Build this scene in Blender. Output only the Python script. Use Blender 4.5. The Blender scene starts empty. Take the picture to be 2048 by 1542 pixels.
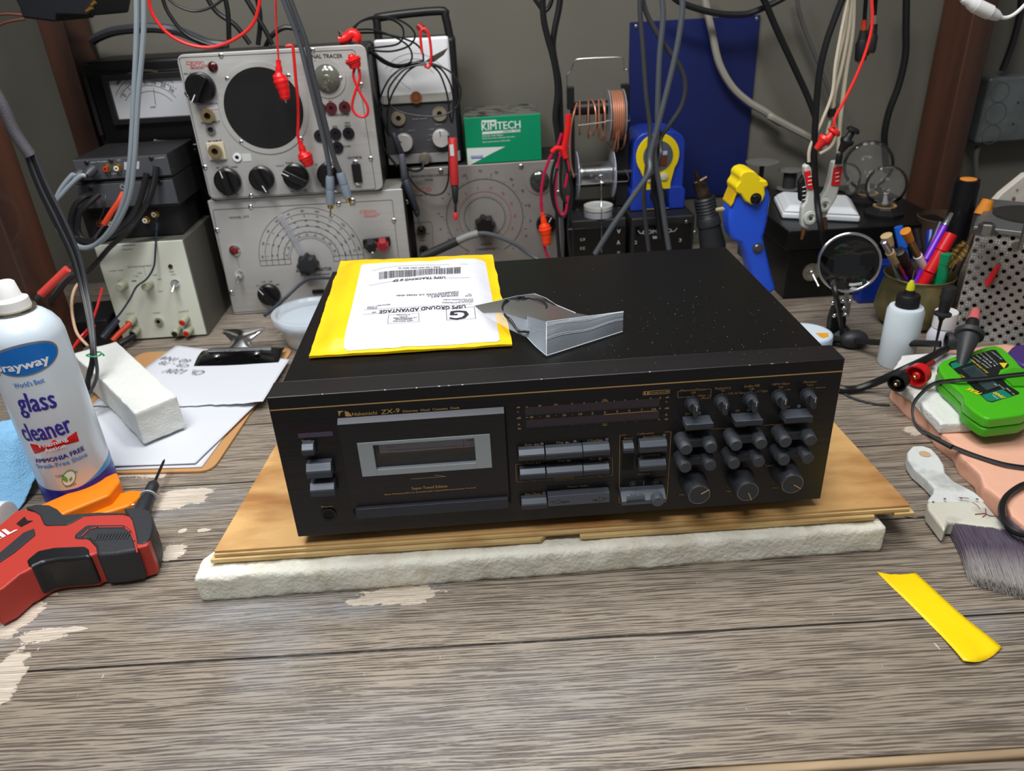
import bpy, bmesh, math, random
from mathutils import Vector, Matrix, Quaternion, noise
PI = math.pi
random.seed(7)
scene = bpy.context.scene
COL = scene.collection

# ------------------------------------------------------------------ camera
# metres; x along the cassette deck's front, y away from the camera, z up, bench top at z = 0
CAM = Vector((0.17314, -0.51878, 0.45881))
RIGHT = Vector((0.997326, -0.055290, -0.047795))
DOWN = Vector((-0.068186, -0.468546, -0.880804))
FWD = Vector((0.026305, 0.881707, -0.471063))
FPX = 1519.16
cd = bpy.data.cameras.new('camera')
cam = bpy.data.objects.new('camera', cd)
COL.objects.link(cam)
cd.sensor_fit = 'HORIZONTAL'
cd.sensor_width = 36.0
cd.lens = 36.0 * FPX / 2048.0
cd.clip_start = 0.01
cd.clip_end = 50
cd.dof.use_dof = True
cd.dof.focus_distance = 0.68
cd.dof.aperture_fstop = 9.0
mw = Matrix.Identity(4)
for i in range(3):
    mw[i][0] = RIGHT[i]; mw[i][1] = -DOWN[i]; mw[i][2] = -FWD[i]; mw[i][3] = CAM[i]
cam.matrix_world = mw
scene.camera = cam

# ------------------------------------------------------------------ world, lights, exposure
scene.view_settings.view_transform = 'Standard'
scene.view_settings.look = 'None'
scene.view_settings.gamma = 1.0
scene.view_settings.use_curve_mapping = False
scene.view_settings.exposure = -0.08
wd = bpy.data.worlds.new('room_air')
scene.world = wd
wd.use_nodes = True
bg = wd.node_tree.nodes['Background']
bg.inputs[0].default_value = (0.93, 0.97, 1.0, 1)
bg.inputs[1].default_value = 0.17

def area_light(name, loc, target, sx, sy, power, color=(1, 1, 1), spread=None):
    ld = bpy.data.lights.new(name, 'AREA')
    ld.shape = 'RECTANGLE'; ld.size = sx; ld.size_y = sy
    ld.energy = power; ld.color = color
    if spread: ld.spread = spread
    o = bpy.data.objects.new(name, ld)
    COL.objects.link(o)
    o.location = loc
    d = Vector(target) - Vector(loc)
    o.rotation_euler = d.to_track_quat('-Z', 'Y').to_euler()
    return o

area_light('bench_lamp_a', (-0.24, 0.14, 1.06), (-0.18, 0.10, 0.0), 0.55, 0.20, 7.6, (0.96, 0.98, 1.0))
area_light('bench_lamp_b', (0.32, 0.17, 1.06), (0.26, 0.10, 0.0), 0.55, 0.20, 7.2, (1.0, 0.98, 0.95))
area_light('added_front_fill', (-0.2, -0.9, 2.2), (0.1, 0.3, 0.0), 1.2, 0.4, 28.0, (1.0, 0.98, 0.96))  # added fill from behind the camera for front faces, no lamp seen there

# ------------------------------------------------------------------ photo measurements -> points in the room
def ray(px, py):
    return RIGHT * ((px - 1024.0) / FPX) + DOWN * ((py - 771.0) / FPX) + FWD

def P(px, py, x=None, y=None, z=None):
    d = ray(px, py)
    if x is not None: t = (x - CAM.x) / d.x
    elif y is not None: t = (y - CAM.y) / d.y
    else: t = (z - CAM.z) / d.z
    return CAM + d * t

class Crop:
    def __init__(s, x0, y0, sc): s.x0, s.y0, s.sc = x0, y0, sc
    def __call__(s, cx, cy, **k): return P(s.x0 + cx / s.sc, s.y0 + cy / s.sc, **k)
    def px(s, cx, cy): return (s.x0 + cx / s.sc, s.y0 + cy / s.sc)
FULL = Crop(0, 0, 1.0)
K1 = Crop(0, 0, 4.819); K2 = Crop(340, 60, 4.2826); K3 = Crop(680, 0, 4.536); K4 = Crop(1080, 0, 4.2667)
K5 = Crop(1500, 0, 3.737); K6 = Crop(0, 280, 4.536)
L1 = Crop(400, 380, 4.6545); L2 = Crop(800, 280, 4.452); L3 = Crop(1100, 240, 4.452); L4 = Crop(1500, 300, 3.6715)
L5 = Crop(1600, 500, 3.855); L6 = Crop(0, 540, 3.352); L7 = Crop(0, 880, 4.2826)
M1 = Crop(520, 740, 3.793); M2 = Crop(1000, 760, 5.508); M3 = Crop(1330, 720, 4.818); M4 = Crop(600, 500, 4.452)
M5 = Crop(940, 480, 2.6256); M6 = Crop(1700, 840, 2.753)

# ------------------------------------------------------------------ materials
def lin(c):
    c = c / 255.0
    return c / 12.92 if c <= 0.04045 else ((c + 0.055) / 1.055) ** 2.4
def S(r, g, b): return (lin(r), lin(g), lin(b), 1.0)
_mats = {}
def mat(name, rgb, rough=0.5, metal=0.0, bump=None, var=None, trans=0.0, ior=1.45, alpha=1.0, coat=0.0, spec=None, sss=0.0, emit=None, aniso=None):
    """bump=(scale, strength[, (sx,sy,sz)]); var=(scale, rgb2, low, high[, (sx,sy,sz)])"""
    if name in _mats: return _mats[name]
    m = bpy.data.materials.new(name); m.use_nodes = True
    nt = m.node_tree; b = nt.nodes['Principled BSDF']
    b.inputs['Base Color'].default_value = S(*rgb)
    b.inputs['Roughness'].default_value = rough
    b.inputs['Metallic'].default_value = metal
    b.inputs['IOR'].default_value = ior
    b.inputs['Alpha'].default_value = alpha
    b.inputs['Transmission Weight'].default_value = trans
    b.inputs['Coat Weight'].default_value = coat
    if spec is not None: b.inputs['Specular IOR Level'].default_value = spec
    if sss:
        b.inputs['Subsurface Weight'].default_value = sss
        b.inputs['Subsurface Radius'].default_value = (0.01, 0.01, 0.01)
        b.inputs['Subsurface Scale'].default_value = 0.6
    if emit:
        b.inputs['Emission Color'].default_value = S(*emit[0]); b.inputs['Emission Strength'].default_value = emit[1]
    def noisetex(scale, stretch, detail=4):
        tc = nt.nodes.new('ShaderNodeTexCoord'); mp = nt.nodes.new('ShaderNodeMapping')
        nt.links.new(tc.outputs['Object'], mp.inputs[0]); mp.inputs['Scale'].default_value = stretch
        n = nt.nodes.new('ShaderNodeTexNoise'); n.inputs['Scale'].default_value = scale; n.inputs['Detail'].default_value = detail
        nt.links.new(mp.outputs[0], n.inputs['Vector'])
        return n
    if bump:
        n = noisetex(bump[0], bump[2] if len(bump) > 2 else (1, 1, 1))
        bp = nt.nodes.new('ShaderNodeBump'); bp.inputs['Strength'].default_value = bump[1]; bp.inputs['Distance'].default_value = 0.002
        nt.links.new(n.outputs[0], bp.inputs['Height']); nt.links.new(bp.outputs[0], b.inputs['Normal'])
    if var:
        n = noisetex(var[0], var[4] if len(var) > 4 else (1, 1, 1), 6)
        r = nt.nodes.new('ShaderNodeMapRange'); r.inputs[1].default_value = var[2]; r.inputs[2].default_value = var[3]
        mx = nt.nodes.new('ShaderNodeMix'); mx.data_type = 'RGBA'
        mx.inputs[6].default_value = S(*rgb); mx.inputs[7].default_value = S(*var[1])
        nt.links.new(n.outputs[0], r.inputs[0]); nt.links.new(r.outputs[0], mx.inputs[0]); nt.links.new(mx.outputs[2], b.inputs['Base Color'])
    _mats[name] = m
    return m

def film(name, rgb, opac, gloss_rough=0.05, ior=1.45):
    """thin clear sheet: see-through with a Fresnel reflection and a little tint"""
    if name in _mats: return _mats[name]
    m = bpy.data.materials.new(name); m.use_nodes = True
    nt = m.node_tree; nt.nodes.clear()
    out = nt.nodes.new('ShaderNodeOutputMaterial')
    tr = nt.nodes.new('ShaderNodeBsdfTransparent')
    gl = nt.nodes.new('ShaderNodeBsdfGlossy'); gl.inputs['Roughness'].default_value = gloss_rough
    df = nt.nodes.new('ShaderNodeBsdfDiffuse'); df.inputs[0].default_value = S(*rgb)
    fr = nt.nodes.new('ShaderNodeFresnel'); fr.inputs[0].default_value = ior
    m1 = nt.nodes.new('ShaderNodeMixShader'); m1.inputs[0].default_value = opac
    m2 = nt.nodes.new('ShaderNodeMixShader')
    nt.links.new(tr.outputs[0], m1.inputs[1]); nt.links.new(df.outputs[0], m1.inputs[2])
    nt.links.new(fr.outputs[0], m2.inputs[0]); nt.links.new(m1.outputs[0], m2.inputs[1]); nt.links.new(gl.outputs[0], m2.inputs[2])
    nt.links.new(m2.outputs[0], out.inputs[0])
    _mats[name] = m
    return m

# ------------------------------------------------------------------ things and meshes
_off = {}
def thing(name, label, cat, loc=(0, 0, 0), group=None):
    o = bpy.data.objects.new(name, None); COL.objects.link(o)
    o.empty_display_size = 0.02
    o.location = loc; _off[o.name] = Vector(loc)
    o['label'] = label; o['category'] = cat
    if group: o['group'] = group
    return o
def tag(o, label, cat, group=None, kind=None):
    o['label'] = label; o['category'] = cat
    if group: o['group'] = group
    if kind: o['kind'] = kind
    return o

def frame(d):
    d = Vector(d).normalized()
    a = Vector((0, 0, 1)) if abs(d.z) < 0.9 else Vector((1, 0, 0))
    u = a.cross(d).normalized()
    return u, d.cross(u).normalized()

def spline(pts, n=6, closed=False):
    pts = [Vector(p) for p in pts]
    if len(pts) < 3: return pts
    out = []
    N = len(pts)
    for i in range(N if closed else N - 1):
        if closed: p0, p1, p2, p3 = pts[(i - 1) % N], pts[i], pts[(i + 1) % N], pts[(i + 2) % N]
        else: p0, p1, p2, p3 = pts[max(i - 1, 0)], pts[i], pts[i + 1], pts[min(i + 2, N - 1)]
        for k in range(n):
            t = k / n
            out.append(0.5 * ((2 * p1) + (p2 - p0) * t + (2 * p0 - 5 * p1 + 4 * p2 - p3) * t * t + (3 * p1 - p0 - 3 * p2 + p3) * t ** 3))
    if not closed: out.append(pts[-1])
    return out

class MB:
    def __init__(s): s.v = []; s.f = []
    def add(s, vs, fs):
        k = len(s.v); s.v += [Vector(v) for v in vs]; s.f += [tuple(i + k for i in f) for f in fs]; return s
    def box(s, a, b):
        x0, x1 = sorted((a[0], b[0])); y0, y1 = sorted((a[1], b[1])); z0, z1 = sorted((a[2], b[2]))
        return s.add([(x0, y0, z0), (x1, y0, z0), (x1, y1, z0), (x0, y1, z0), (x0, y0, z1), (x1, y0, z1), (x1, y1, z1), (x0, y1, z1)],
                     [(0, 3, 2, 1), (4, 5, 6, 7), (0, 1, 5, 4), (1, 2, 6, 5), (2, 3, 7, 6), (3, 0, 4, 7)])
    def obox(s, c, u, v, w):
        """box from centre and three half-axis vectors"""
        c, u, v, w = Vector(c), Vector(u), Vector(v), Vector(w)
        vs = [c + u * i + v * j + w * k for k in (-1, 1) for (i, j) in ((-1, -1), (1, -1), (1, 1), (-1, 1))]
        fs = [(0, 3, 2, 1), (4, 5, 6, 7), (0, 1, 5, 4), (1, 2, 6, 5), (2, 3, 7, 6), (3, 0, 4, 7)]
        if u.cross(v).dot(w) < 0: fs = [tuple(reversed(f)) for f in fs]
        return s.add(vs, fs)
    def prism(s, poly, ext):
        poly = [Vector(p) for p in poly]; ext = Vector(ext); n = len(poly)
        nn = Vector((0, 0, 0))
        for i in range(n): nn += (poly[i] - poly[0]).cross(poly[(i + 1) % n] - poly[0])
        vs = poly + [p + ext for p in poly]
        fs = [tuple(range(n - 1, -1, -1)), tuple(range(n, 2 * n))] + [(i, (i + 1) % n, n + (i + 1) % n, n + i) for i in range(n)]
        if nn.dot(ext) < 0: fs = [tuple(reversed(f)) for f in fs]
        return s.add(vs, fs)
    def cyl(s, p0, p1, r0, r1=None, seg=20, caps=True):
        p0, p1 = Vector(p0), Vector(p1); r1 = r0 if r1 is None else r1
        return s.lathe(p0, p1 - p0, [(0, r0), ((p1 - p0).length, r1)], seg, caps)
    def lathe(s, o, axis, prof, seg=24, caps=True):
        """prof: list of (distance along axis, radius)"""
        o = Vector(o); d = Vector(axis).normalized(); u, w = frame(d)
        vs = []; fs = []
        for h, r in prof:
            for k in range(seg):
                a = 2 * PI * k / seg
                vs.append(o + d * h + (u * math.cos(a) + w * math.sin(a)) * max(r, 1e-5))
        for i in range(len(prof) - 1):
            for k in range(seg):
                a, b = i * seg + k, i * seg + (k + 1) % seg
                fs.append((a, b, b + seg, a + seg))
        if caps:
            fs.append(tuple(reversed(range(seg)))); L = (len(prof) - 1) * seg; fs.append(tuple(range(L, L + seg)))
        return s.add(vs, fs)
    def tube(s, pts, r, seg=8, n=6, closed=False, smooth=True, caps=True):
        pts = spline(pts, n, closed) if smooth else [Vector(p) for p in pts]
        q = [pts[0]]
        for p in pts[1:]:
            if (p - q[-1]).length > 1e-6: q.append(p)
        pts = q; N = len(pts)
        vs = []; fs = []; u = None
        for i, p in enumerate(pts):
            if closed: d = pts[(i + 1) % N] - pts[i - 1]
            else: d = pts[min(i + 1, N - 1)] - pts[max(i - 1, 0)]
            d.normalize()
            if u is None: u, w = frame(d)
            else:
                u = (u - d * u.dot(d)).normalized(); w = d.cross(u).normalized()
            rr = r[min(int(i * len(r) / N), len(r) - 1)] if isinstance(r, (list, tuple)) else r
            for k in range(seg):
                a = 2 * PI * k / seg
                vs.append(p + (u * math.cos(a) + w * math.sin(a)) * rr)
        M_ = N if closed else N - 1
        for i in range(M_):
            for k in range(seg):
                a, b = i * seg + k, i * seg + (k + 1) % seg
                c, d2 = ((i + 1) % N) * seg + (k + 1) % seg, ((i + 1) % N) * seg + k
                fs.append((a, b, c, d2))
        if caps and not closed:
            fs.append(tuple(reversed(range(seg)))); fs.append(tuple(range((N - 1) * seg, N * seg)))
        return s.add(vs, fs)
    def ball(s, c, r, seg=16, rings=10, sc=(1, 1, 1), z0=-1.0, z1=1.0):
        c = Vector(c); vs = []; fs = []
        a0, a1 = math.asin(max(-1, z0)), math.asin(min(1, z1))
        for i in range(rings + 1):
            t = a0 + (a1 - a0) * i / rings
            for k in range(seg):
                a = 2 * PI * k / seg
                vs.append(c + Vector((math.cos(t) * math.cos(a) * r * sc[0], math.cos(t) * math.sin(a) * r * sc[1], math.sin(t) * r * sc[2])))
        for i in range(rings):
            for k in range(seg):
                a, b = i * seg + k, i * seg + (k + 1) % seg
                fs.append((a, b, b + seg, a + seg))
        return s.add(vs, fs)
    def ring(s, c, axis, r_in, r_out, h, seg=32):
        """flat ring standing h proud along axis"""
        return s.lathe(c, axis, [(0, r_in), (0, r_out), (h, r_out), (h, r_in), (0, r_in)], seg, False)
    def grid(s, f, nu, nv, flip=False):
        vs = [f(i / nu, j / nv) for j in range(nv + 1) for i in range(nu + 1)]
        fs = []
        for j in range(nv):
            for i in range(nu):
                a = j * (nu + 1) + i; q = (a, a + 1, a + nu + 2, a + nu + 1)
                fs.append(tuple(reversed(q)) if flip else q)
        return s.add(vs, fs)
    def jitter(s, amt, sc=60.0, seed=0.0):
        for v in s.v:
            v += Vector((noise.noise(v * sc + Vector((seed, 0, 0))), noise.noise(v * sc + Vector((0, 17 + seed, 0))), noise.noise(v * sc + Vector((0, 0, 31 + seed))))) * amt
        return s
    def build(s, name, m, parent=None, bevel=0.0, seg=2, smooth=True, subsurf=0, angle=35, solid=0.0, base=None):
        me = bpy.data.meshes.new(name)
        if parent is not None: off = _off[parent.name]
        elif base is not None: off = Vector(base)
        else:
            xs = [v.x for v in s.v]; ys = [v.y for v in s.v]; zs = [v.z for v in s.v]
            off = Vector(((min(xs) + max(xs)) / 2, (min(ys) + max(ys)) / 2, min(zs)))
        me.from_pydata([tuple(v - off) for v in s.v], [], s.f)
        me.update()
        o = bpy.data.objects.new(name, me); COL.objects.link(o)
        me.materials.append(m)
        if parent is not None: o.parent = parent
        else: o.location = off
        _off[o.name] = off
        if smooth:
            me.shade_smooth(); me.set_sharp_from_angle(angle=math.radians(angle))
        if solid:
            md = o.modifiers.new('thickness', 'SOLIDIFY'); md.thickness = solid; md.offset = -1
        if bevel:
            md = o.modifiers.new('edges', 'BEVEL'); md.width = bevel; md.segments = seg; md.limit_method = 'ANGLE'; md.angle_limit = math.radians(30)
            md.harden_normals = True
        if subsurf:
            md = o.modifiers.new('smooth', 'SUBSURF'); md.levels = subsurf; md.render_levels = subsurf
        return o

# ---- lettering: every line is (string, left point, right point, cap height as a crop length, weight) on one plane
_glyph = {}
def glyph(s):
    if s in _glyph: return _glyph[s]
    c = bpy.data.curves.new('lettering', 'FONT'); c.body = s; c.resolution_u = 2
    o = bpy.data.objects.new('lettering', c)
    me = o.to_mesh()
    vs = [(v.co.x, v.co.y) for v in me.vertices]; fs = [tuple(p.vertices) for p in me.polygons]
    o.to_mesh_clear(); bpy.data.objects.remove(o); bpy.data.curves.remove(c)
    _glyph[s] = (vs, fs)
    return _glyph[s]

class Print:
    """flat ink on a plane: K crop mapping, plane kwargs (y=, z= or x=), n outward normal"""
    def __init__(s, K, n, lift=0.0003, **plane):
        s.K, s.n, s.lift, s.pl = K, Vector(n).normalized(), lift, plane; s.mb = MB()
    def p(s, cx, cy): return s.K(cx, cy, **s.pl) + s.n * s.lift
    def text(s, st, a, b, h, thick=0.0001, shear=0.0):
        vs, fs = glyph(st)
        if not vs: return s
        x0 = min(v[0] for v in vs); x1 = max(v[0] for v in vs); cap = 0.69
        A, B = s.p(*a), s.p(*b)
        U = B - A; L = U.length; U.normalize(); V = s.n.cross(U).normalized()
        mid = ((a[0] + b[0]) / 2, (a[1] + b[1]) / 2)
        hh = abs((s.p(mid[0], mid[1] - h) - s.p(*mid)).dot(V))
        sx = L / (x1 - x0); sy = hh / cap
        out = [A + U * ((v[0] - x0) * sx + v[1] * sy * shear) + V * (v[1] * sy) for v in vs]
        s.mb.add(out, fs)
        if thick:
            s.mb.add([o + U * thick + s.n * 0.00004 for o in out], fs)
            s.mb.add([o + V * thick * 0.6 + s.n * 0.00008 for o in out], fs)
        return s
    def line(s, pts, w):
        """polyline of true width w"""
        q = [s.p(*c) for c in pts]
        for a, b in zip(q, q[1:]):
            d = (b - a).normalized(); t = s.n.cross(d) * (w / 2); e = d * (w / 2)
            s.mb.add([a - t - e, b - t + e, b + t + e, a + t - e], [(0, 1, 2, 3)])
        return s
    def poly(s, pts):
        q = [s.p(*c) for c in pts]
        nn = (q[1] - q[0]).cross(q[2] - q[0])
        s.mb.add(q, [tuple(range(len(q))) if nn.dot(s.n) > 0 else tuple(reversed(range(len(q))))]); return s
    def disc(s, c, r, seg=16, w=None):
        C0 = s.p(*c); u, v = frame(s.n)
        ang = [2 * PI * k / seg for k in range(seg)]
        if w is None: s.mb.add([C0 + (u * math.cos(a) + v * math.sin(a)) * r for a in ang], [tuple(range(seg))])
        else:
            s.mb.add([C0 + (u * math.cos(a) + v * math.sin(a)) * rr for rr in (r - w / 2, r + w / 2) for a in ang],
                     [(k, seg + k, seg + (k + 1) % seg, (k + 1) % seg) for k in range(seg)])
        return s
    def arc(s, C0, r, a0, a1, w, seg=32):
        """C0 world point on plane; angles in radians in the plane (u = +x, v = up)"""
        U, V = Vector((1, 0, 0)), Vector((0, 0, 1)) if abs(s.n.y) > 0.5 else Vector((0, 1, 0))
        C0 = Vector(C0) + s.n * s.lift
        vs = []
        for k in range(seg + 1):
            a = a0 + (a1 - a0) * k / seg
            for rr in (r - w / 2, r + w / 2): vs.append(C0 + (U * math.cos(a) + V * math.sin(a)) * rr)
        s.mb.add(vs, [(2 * k, 2 * k + 1, 2 * k + 3, 2 * k + 2) for k in range(seg)]); return s
    def build(s, name, m, parent=None): return s.mb.build(name, m, parent, smooth=False)

YN = (0, -1, 0)
ZN = (0, 0, 1)
BLACK = mat('black_plastic', (22, 22, 24), 0.45)
DARKRUB = mat('black_rubber', (30, 30, 32), 0.6)
CHROME = mat('chrome', (215, 215, 215), 0.18, 1.0)
STEEL = mat('dull_steel', (160, 160, 158), 0.35, 1.0)
GOLDM = mat('gold_plate', (220, 180, 95), 0.25, 1.0)
REDP = mat('red_plastic', (200, 28, 24), 0.4)
HOLE = mat('dark_hole', (6, 6, 7), 0.7)
WHITEP = mat('white_plastic', (225, 226, 226), 0.4)

def cable(name, label, pts, r, m, cat='cable', group=None, parent=None, n=8, seg=8):
    o = MB().tube(pts, r, seg, n).build(name, m, parent)
    if parent is None: tag(o, label, cat, group)
    return o
def pts_y(K, lst, y=None):
    """[(cx, cy, y)] or [(cx, cy)] with a common y"""
    return [K(c[0], c[1], y=(c[2] if len(c) > 2 else y)) for c in lst]
# ------------------------------------------------------------------ the setting and the bench
def wood_vinyl():
    m = bpy.data.materials.new('embossed_grey_wood_vinyl'); m.use_nodes = True
    nt = m.node_tree; N = nt.nodes; L = nt.links; b = N['Principled BSDF']
    tc = N.new('ShaderNodeTexCoord')
    mp0 = N.new('ShaderNodeMapping'); mp0.inputs['Rotation'].default_value = (0, 0, math.radians(1.35)); L.new(tc.outputs['Object'], mp0.inputs[0])
    def mapping(scale, loc=(0, 0, 0)):
        k = N.new('ShaderNodeMapping'); k.inputs['Scale'].default_value = scale; k.inputs['Location'].default_value = loc
        L.new(mp0.outputs[0], k.inputs[0]); return k
    def nz(scale, vec, detail=3, rough=0.5, dist=0.0):
        k = N.new('ShaderNodeTexNoise'); k.inputs['Scale'].default_value = scale; k.inputs['Detail'].default_value = detail
        k.inputs['Roughness'].default_value = rough; k.inputs['Distortion'].default_value = dist; L.new(vec.outputs[0], k.inputs['Vector']); return k
    def rng(src, a, b_, c=0.0, d=1.0):
        k = N.new('ShaderNodeMapRange'); k.inputs[1].default_value = a; k.inputs[2].default_value = b_; k.inputs[3].default_value = c; k.inputs[4].default_value = d
        L.new(src, k.inputs[0]); return k
    def mix(f, a, b_, mode='MIX'):
        k = N.new('ShaderNodeMix'); k.data_type = 'RGBA'; k.blend_type = mode
        for i, s_ in ((0, f), (6, a), (7, b_)):
            if isinstance(s_, tuple): k.inputs[i].default_value = s_
            elif isinstance(s_, float): k.inputs[i].default_value = s_
            else: L.new(s_, k.inputs[i])
        return k
    def mth(op, a, b_=None):
        k = N.new('ShaderNodeMath'); k.operation = op
        for i, s_ in ((0, a), (1, b_)):
            if s_ is None: continue
            if isinstance(s_, (int, float)): k.inputs[i].default_value = s_
            else: L.new(s_, k.inputs[i])
        return k
    fine = nz(1.0, mapping((15, 430, 1)), 3, 0.6, 0.3)
    med = nz(1.0, mapping((9, 120, 1)), 5, 0.65, 0.5)
    big = nz(1.0, mapping((2.2, 9, 1), (3, 1, 0)), 3)
    wob = nz(1.0, mapping((7, 45, 1), (2, 5, 0)), 2)
    sp0 = N.new('ShaderNodeSeparateXYZ'); L.new(mp0.outputs[0], sp0.inputs[0])
    yy_ = mth('ADD', sp0.outputs[1], mth('MULTIPLY', wob.outputs[0], 0.014).outputs[0])
    rid = mth('SINE', mth('MULTIPLY', yy_.outputs[0], 2 * PI / 0.0026).outputs[0])
    fv = mth('ADD', fine.outputs[0], mth('MULTIPLY', rid.outputs[0], 0.085).outputs[0])
    fr = rng(fv.outputs[0], 0.36, 0.52)
    c1 = mix(rng(med.outputs[0], 0.3, 0.7).outputs[0], S(140, 127, 111), S(160, 147, 131))
    c2 = mix(rng(big.outputs[0], 0.35, 0.7).outputs[0], c1.outputs[2], S(150, 139, 126))
    c3 = mix(fr.outputs[0], S(92, 81, 71), c2.outputs[2])
    # planks: joints, end-to-end tone
    sep = N.new('ShaderNodeSeparateXYZ'); L.new(mp0.outputs[0], sep.inputs[0])
    y = sep.outputs[1]
    s1 = mth('ADD', y, 0.0835 + 0.122 * 8)          # joints at y = -0.0835 + k*0.122
    fm = mth('FRACT', mth('DIVIDE', s1.outputs[0], 0.122).outputs[0])
    dist = mth('MULTIPLY', mth('MINIMUM', fm.outputs[0], mth('SUBTRACT', 1.0, fm.outputs[0]).outputs[0]).outputs[0], 0.122)
    joint = rng(dist.outputs[0], 0.0006, 0.0013, 1.0, 0.0)
    idx = mth('FLOOR', mth('DIVIDE', s1.outputs[0], 0.122).outputs[0])
    wn = N.new('ShaderNodeTexWhiteNoise'); wn.noise_dimensions = '1D'; L.new(idx.outputs[0], wn.inputs[1])
    tone = rng(wn.outputs[0], 0, 1, 0.82, 1.08)
    hsv = N.new('ShaderNodeHueSaturation'); L.new(c3.outputs[2], hsv.inputs['Color']); L.new(tone.outputs[0], hsv.inputs['Value'])
    # worn places where the vinyl has torn down to pale board; grey paint smears round them
    nd = nz(60.0, mapping((0.7, 1.3, 1)), 6, 0.7)
    nd2 = nz(11.0, mapping((1, 1, 1)), 4, 0.6)
    torn = None; smear = None
    def blob(cx, cy, rx, ry):
        k = N.new('ShaderNodeVectorMath'); k.operation = 'SUBTRACT'; L.new(tc.outputs['Object'], k.inputs[0]); k.inputs[1].default_value = (cx, cy, 0)
        k2 = N.new('ShaderNodeVectorMath'); k2.operation = 'MULTIPLY'; L.new(k.outputs[0], k2.inputs[0]); k2.inputs[1].default_value = (1 / rx, 1 / ry, 0)
        k3 = N.new('ShaderNodeVectorMath'); k3.operation = 'LENGTH'; L.new(k2.outputs[0], k3.inputs[0])
        return k3.outputs['Value']
    for (cx, cy, rx, ry) in TORN:
        v = blob(cx, cy, rx, ry)
        v = mth('ADD', v, mth('MULTIPLY', mth('SUBTRACT', nd.outputs[0], 0.5).outputs[0], 2.6).outputs[0])
        r = rng(v.outputs[0], 0.93, 1.0, 1.0, 0.0)
        torn = r.outputs[0] if torn is None else mth('MAXIMUM', torn, r.outputs[0]).outputs[0]
    for (cx, cy, rx, ry, a) in SMEAR:
        v = blob(cx, cy, rx, ry)
        v = mth('ADD', v, mth('MULTIPLY', mth('SUBTRACT', nd2.outputs[0], 0.5).outputs[0], 1.8).outputs[0])
        r = rng(v.outputs[0], 0.3, 1.15, a * 0.8, 0.0)
        smear = r.outputs[0] if smear is None else mth('MAXIMUM', smear, r.outputs[0]).outputs[0]
    board = mix(rng(med.outputs[0], 0.3, 0.7).outputs[0], S(196, 182, 164), S(226, 214, 198))
    c4 = mix(smear, hsv.outputs[0], S(152, 158, 166))
    c4b = mix(mth('MULTIPLY', fr.outputs[0], 0.0).outputs[0], c4.outputs[2], S(0, 0, 0))
    c5 = mix(joint.outputs[0], c4b.outputs[2], S(30, 26, 24))
    c6 = mix(torn, c5.outputs[2], board.outputs[2])
    # small pale scratches and paint specks
    sc = nz(1.0, mapping((260, 60, 1), (5, 2, 0)), 2); sc2 = nz(9.0, mapping((1, 1, 1), (8, 3, 0)), 2)
    sm = mth('MULTIPLY', rng(sc.outputs[0], 0.72, 0.76).outputs[0], rng(sc2.outputs[0], 0.5, 0.6).outputs[0])
    c7 = mix(sm.outputs[0], c6.outputs[2], S(206, 203, 198))
    L.new(c7.outputs[2], b.inputs['Base Color'])
    b.inputs['Roughness'].default_value = 0.38
    b.inputs['Specular IOR Level'].default_value = 0.75
    bp = N.new('ShaderNodeBump'); bp.inputs['Strength'].default_value = 0.8; bp.inputs['Distance'].default_value = 0.0012
    h = mth('SUBTRACT', mth('ADD', fr.outputs[0], mth('MULTIPLY', med.outputs[0], 0.4).outputs[0]).outputs[0], mth('MULTIPLY', joint.outputs[0], 2.0).outputs[0])
    h2 = mth('SUBTRACT', h.outputs[0], mth('MULTIPLY', torn, 0.8).outputs[0])
    L.new(h2.outputs[0], bp.inputs['Height']); L.new(bp.outputs[0], b.inputs['Normal'])
    return m
def zc(px, py): p = P(px, py, z=0); return p.x, p.y
TORN = []; SMEAR = []
for (px, py, rx, ry) in ((795, 1190, .036, .012), (735, 1203, .02, .006), (345, 1103, .012, .012), (45, 1235, .016, .02), (110, 1262, .03, .004),
                         (300, 940, .038, .016), (345, 1000, .04, .016), (380, 985, .03, .008), (340, 905, .03, .006), (365, 1062, .005, .004), (405, 1060, .008, .003),
                         (75, 1190, .022, .004), (10, 1360, .015, .03), (60, 950, .04, .012), (1825, 860, .01, .01), (90, 1270, .02, .008), (30, 1160, .02, .006)):
    TORN.append((*zc(px, py), rx, ry))
for (px, py, rx, ry, a) in ((560, 1220, .09, .03, .55), (820, 1180, .05, .02, .75), (700, 1215, .05, .02, .6), (330, 1010, .07, .035, .5), (560, 1290, .04, .06, .35),
                            (60, 1250, .05, .03, .4), (760, 1480, .14, .05, .25), (1100, 1400, .14, .06, .22), (1940, 1240, .05, .02, .3), (1480, 960, .05, .02, .2)):
    SMEAR.append((*zc(px, py), rx, ry, a))
VINYL = wood_vinyl()

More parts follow.
